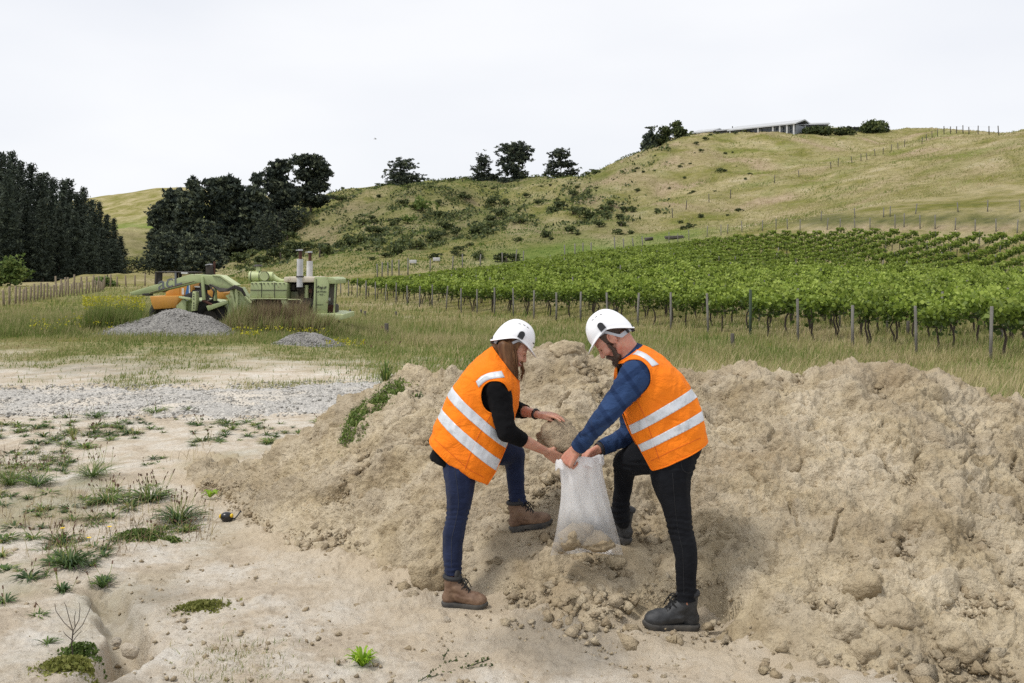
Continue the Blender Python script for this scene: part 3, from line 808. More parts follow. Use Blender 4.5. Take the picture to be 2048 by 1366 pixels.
# crumbs of clay, too many to count
n = 26000
q = RNG.uniform(400, 2120, n)
t_, c_, z_ = mound_params(q)
s_ = RNG.random(n) ** .85
yy = t_ - 0.35 + (c_ - t_ + 0.45) * s_; xx = (q - 1024) / FOC * yy
pk = fbm(xx * 1.4, yy * 1.4, 51.0, 3)
ok = RNG.random(n) < np.clip(.45 + 1.1 * pk, .06, 1) * np.where(yy < t_, .35, 1)
xx, yy = xx[ok], yy[ok]; n = len(xx)
ok = clear_of_feet(xx, yy); xx, yy = xx[ok], yy[ok]; n = len(xx)
zz = np.maximum(mound_base(xx, yy), H(xx, yy)) + 0.024
sz = 0.008 + 0.050 * RNG.random(n) ** 4.0
scatter_stones('soil_crumbs', xx, yy, zz, sz, MAT['clay'], 'crumbs of clay rolled down the heap', 0.8)
n = 18000
q = RNG.uniform(380, 2120, n); t_, c_, z_ = mound_params(q)
yy = t_ - 1.3 + (c_ - t_ + 1.3) * RNG.random(n) ** .8; xx = (q - 1024) / FOC * yy
ok = clear_of_feet(xx, yy) & (RNG.random(n) < np.where(yy > t_, 1, np.exp((yy - t_) / .45)) * np.clip(.7 + fbm(xx * 2, yy * 2, 61.0, 3), .1, 1)); xx, yy = xx[ok], yy[ok]; n = len(xx)
_oct_full, _f_full = _oct, STONE_F
_oct = _oct_full[:6]; STONE_F = np.array([[0, 1, 4], [1, 2, 4], [2, 3, 4], [3, 0, 4], [1, 0, 5], [2, 1, 5], [3, 2, 5], [0, 3, 5]])
scatter_stones('soil_grit', xx, yy, np.maximum(mound_base(xx, yy), H(xx, yy)) + RNG.uniform(.012, .05, n) * (mound_base(xx, yy) > H(xx, yy)), RNG.uniform(.005, .015, n), MAT['clay'], 'fine grit of clay over the heap and its foot', 0.8)
_oct, STONE_F = _oct_full, _f_full
n = 4200
yy = RNG.uniform(4.2, 9.5, n); q = np.where(RNG.random(n) < .7, RNG.uniform(230, 1400, n), RNG.uniform(-20, 1500, n)); xx = (q - 1024) / FOC * yy
ok = (yy < mound_params(q)[0]) & clear_of_feet(xx, yy)
xx, yy = xx[ok], yy[ok]
scatter_stones('ground_crumbs', xx, yy, H(xx, yy) + gully(xx, yy) + 0.004, 0.003 + 0.020 * RNG.random(len(xx)) ** 5, MAT['clay'], 'small crumbs of earth on the bare ground', 0.7)
# ------------------------------------------------------------------ modelling tools for figures
from mathutils.bvhtree import BVHTree

class Blob:
    """closed primitives that a voxel remesh turns into one continuous skin"""
    def __init__(self): self.bm = bmesh.new()
    def ell(self, c, r, rot=None, sub=3):
        m = Matrix.Translation(Vector(c)) @ ((rot.to_4x4() if rot is not None else Matrix.Identity(4))) @ Matrix.Diagonal((*r, 1)) if hasattr(r, '__len__') else Matrix.Translation(Vector(c)) @ Matrix.Diagonal((r, r, r, 1))
        bmesh.ops.create_icosphere(self.bm, subdivisions=sub, radius=1.0, matrix=m)
    def cone(self, a, ra, b, rb):
        a, b = Vector(a), Vector(b)
        t = bmesh.new()
        bmesh.ops.create_icosphere(t, subdivisions=2, radius=ra, matrix=Matrix.Translation(a))
        bmesh.ops.create_icosphere(t, subdivisions=2, radius=rb, matrix=Matrix.Translation(b))
        res = bmesh.ops.convex_hull(t, input=t.verts[:])
        junk = [g for g in res['geom_interior'] if isinstance(g, bmesh.types.BMVert)]
        if junk: bmesh.ops.delete(t, geom=junk, context='VERTS')
        me = bpy.data.meshes.new('t'); t.to_mesh(me); t.free()
        self.bm.from_mesh(me); bpy.data.meshes.remove(me)
    def chain(self, pts):
        for (a, ra), (b, rb) in zip(pts[:-1], pts[1:]): self.cone(a, ra, b, rb)
    def loft(self, stations, n=36, e=2.3):
        """stations: (centre, half axis A, half axis B)"""
        rings = []
        for c, A, B in stations:
            c, A, B = Vector(c), Vector(A), Vector(B); ring = []
            for i in range(n):
                t = 2 * math.pi * i / n
                ct, st = math.cos(t), math.sin(t)
                ring.append(self.bm.verts.new(c + A * (math.copysign(abs(ct) ** (2 / e), ct)) + B * (math.copysign(abs(st) ** (2 / e), st))))
            rings.append(ring)
        for r0, r1 in zip(rings[:-1], rings[1:]):
            for i in range(n): self.bm.faces.new((r0[i], r0[(i + 1) % n], r1[(i + 1) % n], r1[i]))
        self.bm.faces.new(rings[0][::-1]); self.bm.faces.new(rings[-1])
    def skin(self, voxel=0.008, smooth=4, factor=0.5):
        me = bpy.data.meshes.new('blob')
        bmesh.ops.recalc_face_normals(self.bm, faces=self.bm.faces)
        self.bm.to_mesh(me); self.bm.free()
        o = bpy.data.objects.new('blob', me); COL.objects.link(o)
        r = o.modifiers.new('r', 'REMESH'); r.mode = 'VOXEL'; r.voxel_size = voxel
        s = o.modifiers.new('s', 'SMOOTH'); s.iterations = smooth; s.factor = factor
        out = baked(o)
        bpy.data.objects.remove(o); bpy.data.meshes.remove(me)
        return out

def baked(o):
    dg = bpy.context.evaluated_depsgraph_get()
    dg.update()
    return bpy.data.meshes.new_from_object(o.evaluated_get(dg), depsgraph=dg)

def verts_of(me):
    a = np.empty(len(me.vertices) * 3, np.float32); me.vertices.foreach_get('co', a); return a.reshape(-1, 3).astype(float)
def normals_of(me):
    a = np.empty(len(me.vertices) * 3, np.float32); me.vertex_normals.foreach_get('vector', a); return a.reshape(-1, 3).astype(float)
def set_verts(me, v):
    me.vertices.foreach_set('co', np.ascontiguousarray(v, np.float32).ravel()); me.update()
def push(me, d):
    set_verts(me, verts_of(me) + normals_of(me) * d[:, None])
def to_px(v):
    return (v[:, 0] / v[:, 1] * FOC + 1024, HOR + (EYE - v[:, 2]) / v[:, 1] * FOC)

def cut(bm, p, q, keep_px, Y, d=(0, 1, 0)):
    """slice by the plane through photo points p, q at distance Y containing direction d; the side holding keep_px stays"""
    a, b, k = P(*p, Y), P(*q, Y), P(*keep_px, Y)
    n = (b - a).cross(Vector(d)).normalized()
    if (k - a).dot(n) > 0: n = -n
    bmesh.ops.bisect_plane(bm, geom=bm.verts[:] + bm.edges[:] + bm.faces[:], plane_co=a, plane_no=n, clear_outer=True, dist=1e-5)

def solid(me, t, offset=-1.0):
    o = bpy.data.objects.new('s', me); COL.objects.link(o)
    s = o.modifiers.new('s', 'SOLIDIFY'); s.thickness = t; s.offset = offset
    out = baked(o); bpy.data.objects.remove(o)
    return out

def tube(pts, r, n=8, closed=False, taper=None, flat=1.0, flat_axis=None):
    """tube mesh data (verts, faces) along points"""
    pts = [Vector(p) for p in pts]
    V, F = [], []
    m = len(pts)
    prev = None
    for i, p in enumerate(pts):
        a = pts[i - 1] if (i > 0 or closed) else pts[i]
        b = pts[(i + 1) % m] if (i < m - 1 or closed) else pts[i]
        t = (b - a).normalized()
        if prev is None:
            u = t.cross(Vector((0, 0, 1)))
            if u.length < 1e-3: u = t.cross(Vector((1, 0, 0)))
            u.normalize()
        else:
            u = (prev - t * prev.dot(t)).normalized()
        prev = u
        w = t.cross(u)
        rr = r * (taper(i / (m - 1)) if taper else 1)
        for k in range(n):
            an = 2 * math.pi * k / n
            V.append(p + u * math.cos(an) * rr + w * math.sin(an) * rr * flat)
    for i in range(m if closed else m - 1):
        j = (i + 1) % m
        for k in range(n):
            F.append((i * n + k, i * n + (k + 1) % n, j * n + (k + 1) % n, j * n + k))
    if not closed:
        F.append(tuple(range(n))[::-1]); F.append(tuple(range((m - 1) * n, m * n)))
    return V, F
class Join:
    def __init__(self): self.V, self.F = [], []
    def add(self, VF):
        o = len(self.V); self.V += [Vector(v) for v in VF[0]]; self.F += [tuple(i + o for i in f) for f in VF[1]]; return self
    def mesh(self): return mesh_from(self.V, self.F)
def box_vf(c, s, rot=None, bevel=0.0):
    bm = bmesh.new(); bmesh.ops.create_cube(bm, size=1.0, matrix=Matrix.Diagonal((*s, 1)))
    if bevel: bmesh.ops.bevel(bm, geom=bm.edges[:], offset=bevel, segments=2, affect='EDGES', profile=0.6)
    m = Matrix.Translation(Vector(c)) @ (rot.to_4x4() if rot is not None else Matrix.Identity(4))
    bm.verts.index_update()
    out = ([m @ v.co for v in bm.verts], [tuple(v.index for v in f.verts) for f in bm.faces]); bm.free(); return out
def prism_vf(poly, depth_vec):
    """solid from a planar outline (world points) pushed along depth_vec"""
    n = len(poly); d = Vector(depth_vec)
    V = [Vector(p) for p in poly] + [Vector(p) + d for p in poly]
    F = [tuple(range(n)), tuple(range(2 * n - 1, n - 1, -1))] + [(i, i + n, (i + 1) % n + n, (i + 1) % n) for i in range(n)]
    return V, F
def cyl_vf(a, b, ra, rb=None, n=20):
    rb = ra if rb is None else rb
    a, b = Vector(a), Vector(b)
    return tube([a, b], ra, n, taper=lambda t: 1 + (rb / ra - 1) * t)
def fix(me):
    bm = bmesh.new(); bm.from_mesh(me); bmesh.ops.recalc_face_normals(bm, faces=bm.faces); bm.to_mesh(me); bm.free(); return me
def autosmooth(o, deg=35):
    me = o.data
    bm = bmesh.new(); bm.from_mesh(me)
    for e in bm.edges:
        e.smooth = not (len(e.link_faces) == 2 and e.calc_face_angle(0) > R(deg))
    bm.to_mesh(me); bm.free()
    return o
def hard(name, join, mat, parent, bevel=0.0, smooth=False, deg=35):
    me = join.mesh() if isinstance(join, Join) else mesh_from(*join)
    bm = bmesh.new(); bm.from_mesh(me)
    bmesh.ops.remove_doubles(bm, verts=bm.verts, dist=1e-5)
    bmesh.ops.recalc_face_normals(bm, faces=bm.faces)
    if bevel: 
        es = [e for e in bm.edges if len(e.link_faces) == 2 and e.calc_face_angle(0) > R(30)]
        bmesh.ops.bevel(bm, geom=es, offset=bevel, segments=2, affect='EDGES', profile=0.6, clamp_overlap=True)
    bm.to_mesh(me); bm.free()
    o = link_mesh(name, me, mat, parent, smooth=True)
    return autosmooth(o, deg)

# ------------------------------------------------------------------ materials for the figures
def mat_skin(name, col, red):
    m, nt, b = new_mat(name)
    b.inputs['Roughness'].default_value = 0.48
    b.inputs['Specular IOR Level'].default_value = 0.35
    n = tex_noise(nt, 26, 4, 0.6)
    nt.links.new(ramp(nt, [(0.35, col), (0.68, red)], n), b.inputs['Base Color'])
    b.inputs['Subsurface Weight'].default_value = 0.12
    b.inputs['Subsurface Radius'].default_value = (0.012, 0.004, 0.002)
    b.inputs['Subsurface Scale'].default_value = 0.5
    add_bump(nt, b, tex_noise(nt, 220, 3, 0.6), 0.25, 0.002)
    return m
def mat_cloth(name, col, col2, weave=420, fold=(14, 0.5, 0.012), rough=0.9, sheen=0.02, lo=.35, hi=.65, scale=5):
    m, nt, b = new_mat(name)
    b.inputs['Roughness'].default_value = rough
    b.inputs['Specular IOR Level'].default_value = 0.08
    b.inputs['Sheen Weight'].default_value = sheen
    nt.links.new(ramp(nt, [(lo, col), (hi, col2)], tex_noise(nt, scale, 6, 0.6)), b.inputs['Base Color'])
    h = mathn(nt, 'ADD', tex_noise(nt, fold[0], 4, 0.55, 'Object', (1, 1, 1.6), 0.6), mathn(nt, 'MULTIPLY', tex_noise(nt, weave, 2, 0.5), 0.08))
    add_bump(nt, b, h, fold[1], fold[2])
    return m, nt, b
MAT['skin_pale'] = mat_skin('fair_skin', (0.55, 0.30, 0.205), (0.50, 0.235, 0.16))
MAT['skin_ruddy'] = mat_skin('ruddy_skin', (0.53, 0.27, 0.185), (0.46, 0.19, 0.13))
MAT['hivis'] = mat_cloth('orange_vest_cloth', (0.95, 0.24, 0.014), (0.80, 0.18, 0.016), 300, (8, 0.8, 0.034), 0.78, .02, .3, .75, 4)[0]
MAT['black_knit'] = mat_cloth('black_knit', (0.0045, 0.0045, 0.005), (0.008, 0.008, 0.009), 260)[0]
MAT['denim'] = mat_cloth('dark_blue_denim', (0.011, 0.016, 0.040), (0.022, 0.031, 0.072), 520, (22, 0.6, 0.012), 0.85, 0.1, .32, .7, 7)[0]
MAT['black_jean'] = mat_cloth('black_denim', (0.006, 0.0065, 0.0085), (0.013, 0.014, 0.017), 520, (20, 0.6, 0.012), 0.8)[0]
MAT['seam'] = simple('seam_thread', (0.035, 0.04, 0.06), 0.9)
MAT['seam_black'] = simple('black_seam', (0.022, 0.022, 0.025), 0.9)
def mat_check():
    m, nt, b = mat_cloth('navy_check_shirt', (0.020, 0.042, 0.105), (0.032, 0.062, 0.145), 380, (12, 0.8, 0.03), 0.85)
    src = b.inputs['Base Color'].links[0].from_socket
    tc = nt.nodes.new('ShaderNodeTexCoord')
    ax = []
    for rot, sc in (((0, R(35), 0), 3.0), ((0, R(-55), 0), 2.6)):
        mp = nt.nodes.new('ShaderNodeMapping'); mp.inputs['Rotation'].default_value = rot
        nt.links.new(tc.outputs['Object'], mp.inputs['Vector'])
        w = nt.nodes.new('ShaderNodeTexWave'); w.inputs['Scale'].default_value = sc; w.bands_direction = 'X'; w.inputs['Distortion'].default_value = 0.4
        nt.links.new(mp.outputs['Vector'], w.inputs['Vector'])
        ax.append(ramp(nt, [(0.78, (1, 1, 1)), (0.92, (0.62, 0.62, 0.66))], w.outputs['Fac']))
    c = mixc(nt, src, ax[0], 0.85, 'MULTIPLY'); c = mixc(nt, c, ax[1], 0.85, 'MULTIPLY')
    nt.links.new(c, b.inputs['Base Color'])
    return m
MAT['check'] = mat_check()
def mat_tape():
    m, nt, b = new_mat('reflective_tape')
    b.inputs['Roughness'].default_value = 0.42; b.inputs['Metallic'].default_value = 0.15
    n = tex_noise(nt, 9, 6, 0.7)
    nt.links.new(ramp(nt, [(0.30, (0.40, 0.41, 0.42)), (0.45, (0.60, 0.62, 0.65)), (0.7, (0.68, 0.70, 0.73))], n), b.inputs['Base Color'])
    add_bump(nt, b, tex_noise(nt, 30, 5, 0.6), 0.35, 0.006)
    return m
MAT['tape'] = mat_tape()
MAT['shell'] = simple('white_hat_plastic', (0.82, 0.82, 0.83), 0.32, (0.79, 0.79, 0.80), 30, 3)
MAT['black_plastic'] = simple('black_plastic', (0.012, 0.012, 0.013), 0.45)
MAT['grey_plastic'] = simple('grey_strap', (0.42, 0.43, 0.45), 0.5)
MAT['brown_leather'] = simple('worn_brown_leather', (0.115, 0.062, 0.036), 0.7, (0.22, 0.14, 0.09), 16, 6, (60, 0.5, 0.004))
MAT['black_leather'] = simple('worn_black_leather', (0.016, 0.017, 0.019), 0.6, (0.045, 0.047, 0.05), 16, 6, (60, 0.5, 0.004))
MAT['sole'] = simple('rubber_sole', (0.030, 0.030, 0.031), 0.8, (0.085, 0.078, 0.068), 18, 5, (50, .4, .003))
MAT['lace'] = simple('black_lace', (0.010, 0.010, 0.010), 0.8)
MAT['padding'] = simple('dark_padding', (0.022, 0.022, 0.024), 0.75)
MAT['hair_brown'] = simple('brown_hair', (0.080, 0.036, 0.017), 0.5, (0.22, 0.115, 0.052), 40, 4, None, 0, .35, .7, (1, 1, .12), .2)
MAT['hair_dark'] = simple('dark_hair', (0.042, 0.024, 0.014), 0.6, (0.075, 0.042, 0.025), 60, 4, (160, 0.8, 0.004))
MAT['eye'] = simple('dark_eye', (0.02, 0.012, 0.01), 0.3)
MAT['teeth'] = simple('teeth', (0.7, 0.66, 0.6), 0.3)
MAT['lip'] = simple('lip', (0.36, 0.115, 0.095), 0.5)

# ------------------------------------------------------------------ body pieces
def hand(B, w, d, n, s, curls, thumb, k=1.0, spread=0.06, finger_curl0=0):
    """five fingers: w wrist, d along the hand, n out of the palm, s to the thumb side; angles in degrees per joint"""
    w, d, n, s = Vector(w), Vector(d).normalized(), Vector(n), Vector(s)
    n = (n - d * n.dot(d)).normalized(); s = (s - d * s.dot(d) - n * s.dot(n)).normalized()
    LEN = [(.043, .026, .021), (.047, .030, .022), (.044, .028, .021), (.034, .021, .018)]
    PL = [.094, .096, .090, .082]
    for i in range(4):
        off = (.031 - .0205 * i) * k
        b = w + d * PL[i] * k + s * off
        B.cone(w + d * .012 * k + s * off * .55, .0165 * k, b, .0118 * k)
        a = 0; p = b; rr = .0095 * k
        for j in range(3):
            a += R(curls[i][j])
            dd = d * math.cos(a) + n * math.sin(a) + s * (spread * (1.5 - i)) * math.cos(a)
            dd.normalize()
            q = p + dd * LEN[i][j] * k
            B.cone(p, rr, q, rr * 0.90); p = q; rr *= 0.90
    # webbing between the knuckles
    B.cone(w + d * .05 * k + s * .022 * k + n * .004, .0145 * k, w + d * .05 * k - s * .022 * k + n * .004, .0135 * k)
    b = w + d * .028 * k + s * .026 * k + n * .006 * k
    B.cone(w + d * .008 * k + s * .008 * k + n * .004 * k, .0165 * k, b, .0155 * k)
    p, rr = b, .0135 * k
    for v, l in zip(thumb, (.040, .033, .027)):
        q = p + Vector(v).normalized() * l * k
        B.cone(p, rr, q, rr * 0.86); p = q; rr *= 0.86

def head_frame(c, pitch, yaw, facing):
    """local x = where the face looks, y = its left, z = crown; facing +1 looks towards +X, -1 towards -X"""
    f = Vector((facing, 0, 0))
    m = Matrix.Rotation(R(yaw), 3, 'Z') @ (Matrix.Identity(3) if facing > 0 else Matrix.Rotation(R(180), 3, 'Z')) @ Matrix.Rotation(R(pitch), 3, 'Y')
    return Matrix.Translation(Vector(c)) @ m.to_4x4()

def add_head(B, M, k=1.0, male=False):
    T = lambda x, y, z: M @ Vector((x * k, y * k, z * k))
    rot = M.to_3x3()
    E = lambda c, r: B.ell(T(*c), [q * k for q in r], rot)
    C = lambda a, ra, b, rb: B.cone(T(*a), ra * k, T(*b), rb * k)
    E((-.012, 0, .038), (.098, .074, .094))
    E((.040, 0, .02), (.055, .064, .075))
    E((.038, 0, -.045), (.048, .052, .060))
    C((-.005, .055, -.045), .016, (.045, .035, -.092), .018)
    C((-.005, -.055, -.045), .016, (.045, -.035, -.092), .018)
    C((.045, .035, -.092), .018, (.078, 0, -.104), .020)
    C((.045, -.035, -.092), .018, (.078, 0, -.104), .020)
    for s in (1, -1):
        E((.062, .036 * s, -.026), (.030, .026, .028))             # cheek
        E((.079, .030 * s, .016), (.016, .030, .010))              # brow
        E((.088, .011 * s, -.033), (.014, .009, .009))             # nostril wing
        E((-.006, .074 * s, -.006), (.019, .008, .031))            # ear
        E((-.014, .082 * s, .004), (.010, .006, .024))
    C((.090, 0, .010), .010, (.110, 0, -.028), .0115)               # nose
    E((.108, 0, -.032), (.012, .011, .010))
    E((.088, 0, -.060), (.012, .024, .008)); E((.086, 0, -.072), (.012, .020, .009))
    E((.080, 0, -.098), (.016, .018, .016))

def hard_hat(root, M, lift=0.0, clip=True, num=0):
    T = Matrix(M) @ Matrix.Translation((0, 0, lift))
    nt_, nr = 72, 22
    V, F = [], []
    def rim(th):
        c, s = math.cos(th), math.sin(th)
        front = max(0.0, c); back = max(0.0, -c)
        z = 0.050 + 0.022 * abs(s) ** 2 * (1 - 0.4 * back) - 0.016 * front ** 2 - 0.062 * back ** 1.5
        return c, s, z, front
    top = 0.168
    for j in range(nr + 1):
        t = j / nr
        for i in range(nt_):
            th = 2 * math.pi * i / nt_
            c, s, zr, front = rim(th)
            a = 0.121 if c > 0 else 0.124
            prof = math.sin(min(t, 1) * math.pi / 2) ** 0.86
            zz = zr + (top - zr) * max(0.0, math.cos(t * math.pi / 2)) ** 0.95
            x, y = a * prof * c - 0.006, 0.114 * prof * s
            # raised crown ridge and two shallow side channels
            rd = math.exp(-(abs(y) / 0.030) ** 4) * 0.0055 * (1 - t ** 4)
            zz += rd
            V.append((x, y, zz))
    n0 = len(V)
    for j in range(nr):
        for i in range(nt_):
            F.append((j * nt_ + i, j * nt_ + (i + 1) % nt_, (j + 1) * nt_ + (i + 1) % nt_, (j + 1) * nt_ + i))
    # flared lip, long brim in front
    for j, u in enumerate((0.35, 0.7, 1.0)):
        for i in range(nt_):
            th = 2 * math.pi * i / nt_
            c, s, zr, front = rim(th)
            a = 0.121 if c > 0 else 0.124
            out = (0.006 + 0.038 * front ** 1.2) * u
            V.append(((a + out) * c - 0.006, (0.114 + out * 0.55) * s, zr - 0.010 * u - 0.010 * front * u * u))
    for j in range(3):
        b0 = nr * nt_ if j == 0 else n0 + (j - 1) * nt_
        b1 = n0 + j * nt_
        for i in range(nt_):
            F.append((b0 + i, b0 + (i + 1) % nt_, b1 + (i + 1) % nt_, b1 + i))
    me = mesh_from([T @ Vector(v) for v in V], F)
    bm = bmesh.new(); bm.from_mesh(me); bmesh.ops.remove_doubles(bm, verts=bm.verts, dist=1e-4); bmesh.ops.recalc_face_normals(bm, faces=bm.faces); bm.to_mesh(me); bm.free()
    me = solid(me, 0.0035, -1)
    hat = link_mesh('hard_hat', me, MAT['shell'], root)
    hat['label'] = 'white hard hat'
    bv = BVHTree.FromPolygons([T @ Vector(v) for v in V], [f for f in F])
    def sub(name, vf, mat, bevel=0.0):
        return hard(name, vf, mat, hat, bevel)
    inv = T.inverted()
    def on(x, y, out=0.002):
        o = T @ Vector((x, y * 3, 0.30)); d = (T @ Vector((x, y, 0.05)) - o).normalized()
        loc, nor, _, _ = bv.ray_cast(o, d)
        if loc is None: return T @ Vector((x, y, .1)), T.to_3x3() @ Vector((0, 0, 1))
        if nor.dot(d) > 0: nor = -nor
        return loc + nor * out, nor
    # vent slots beside the crown ridge
    for sgn in (1, -1):
        for x in (-.035, -.008, .018):
            p, nn = on(x, .040 * sgn, 0.0005)
            q = Matrix.Identity(3)
            xa = (T.to_3x3() @ Vector((1, 0, 0))); xa = (xa - nn * xa.dot(nn)).normalized()
            rot = Matrix((xa, nn.cross(xa), nn)).transposed()
            sub('vent_slot', box_vf(p, (.015, .0028, .003), rot), MAT['black_plastic'])
    p, nn = on(.105, .028 * -1, .001)
    # side clip for ear muffs (D shaped plate)
    for sgn in (1, -1):
        p, nn = on(-.002, .085 * sgn, .003)
        xa = (T.to_3x3() @ Vector((1, 0, -0.05))); xa = (xa - nn * xa.dot(nn)).normalized()
        up = nn.cross(xa); 
        if (T.to_3x3() @ Vector((0, 0, 1))).dot(up) < 0: up = -up
        out = [p + xa * x + up * y for x, y in [(-.018, -.020), (.018, -.020), (.018, .006)] + [(.018 * math.cos(a), .006 + .018 * math.sin(a)) for a in (0.4, .8, 1.2, 1.57, 1.94, 2.34, 2.74)] + [(-.018, .006)]]
        sub('side_clip', prism_vf([q - nn * .004 for q in out], nn * .008), MAT['black_plastic'])
    p, nn = on(.094, -.045, .001)
    xa = (T.to_3x3() @ Vector((.5, .85, 0))); xa = (xa - nn * xa.dot(nn)).normalized()
    sub('front_slot', box_vf(p, (.020, .006, .004), Matrix((xa, nn.cross(xa), nn)).transposed()), MAT['black_plastic'])
    # cradle band round the head, with the tightening knob at the nape
    pts = []
    for i in range(0, 41):
        th = R(62) + (R(298) - R(62)) * i / 40
        c, s = math.cos(th), math.sin(th)
        back = max(0, -c)
        z = 0.062 - 0.075 * min(1, max(0, (-c + 0.15)) / 0.55) ** 1.0
        pts.append(Vector((0.104 * c - 0.010, 0.086 * s, z)))
    J = Join()
    h = 0.011
    Vb = []
    for p_ in pts:
        o_ = Vector((p_.x + .010, p_.y, 0)).normalized() * .0025
        for a_, b_ in ((o_, h), (o_, -h), (-o_, -h), (-o_, h)):
            Vb.append(T @ (p_ + a_ + Vector((0, 0, b_))))
    Fb = []
    for i in range(len(pts) - 1):
        for k_ in range(4): Fb.append((i * 4 + k_, i * 4 + (k_ + 1) % 4, i * 4 + 4 + (k_ + 1) % 4, i * 4 + 4 + k_))
    sub('cradle_band', (Vb, Fb), MAT['grey_plastic'])
    for sgn in (1, -1):
        sub('band_buckle', box_vf(T @ Vector((-.092, .056 * sgn, -.012)), (.034, .006, .024), T.to_3x3() @ Matrix.Rotation(R(-42 * sgn), 3, 'Z') if sgn > 0 else T.to_3x3() @ Matrix.Rotation(R(42), 3, 'Z'), .002), MAT['black_plastic'])
    knob = Join(); a = T @ Vector((-.110, 0, -.013)); b = T @ Vector((-.130, 0, -.015))
    V1, F1 = tube([a, b], .022, 20)
    V1 = [v if (i % 20) % 2 else (a if i < 20 else b) + (v - (a if i < 20 else b)) * .8 for i, v in enumerate(V1)]
    sub('tightening_knob', (V1, F1), MAT['black_plastic'])
    # small moulded badge over the brim
    p, nn = on(.112, 0.0, .0008)
    xa = (T.to_3x3() @ Vector((0, 1, 0))); xa = (xa - nn * xa.dot(nn)).normalized(); ya = nn.cross(xa)
    sub('badge', tube([p + xa * .007 * math.cos(q) + ya * .009 * math.sin(q) for q in np.linspace(0, 2 * math.pi, 17)[:-1]], .001, 6, True), MAT['grey_plastic'])
    return hat

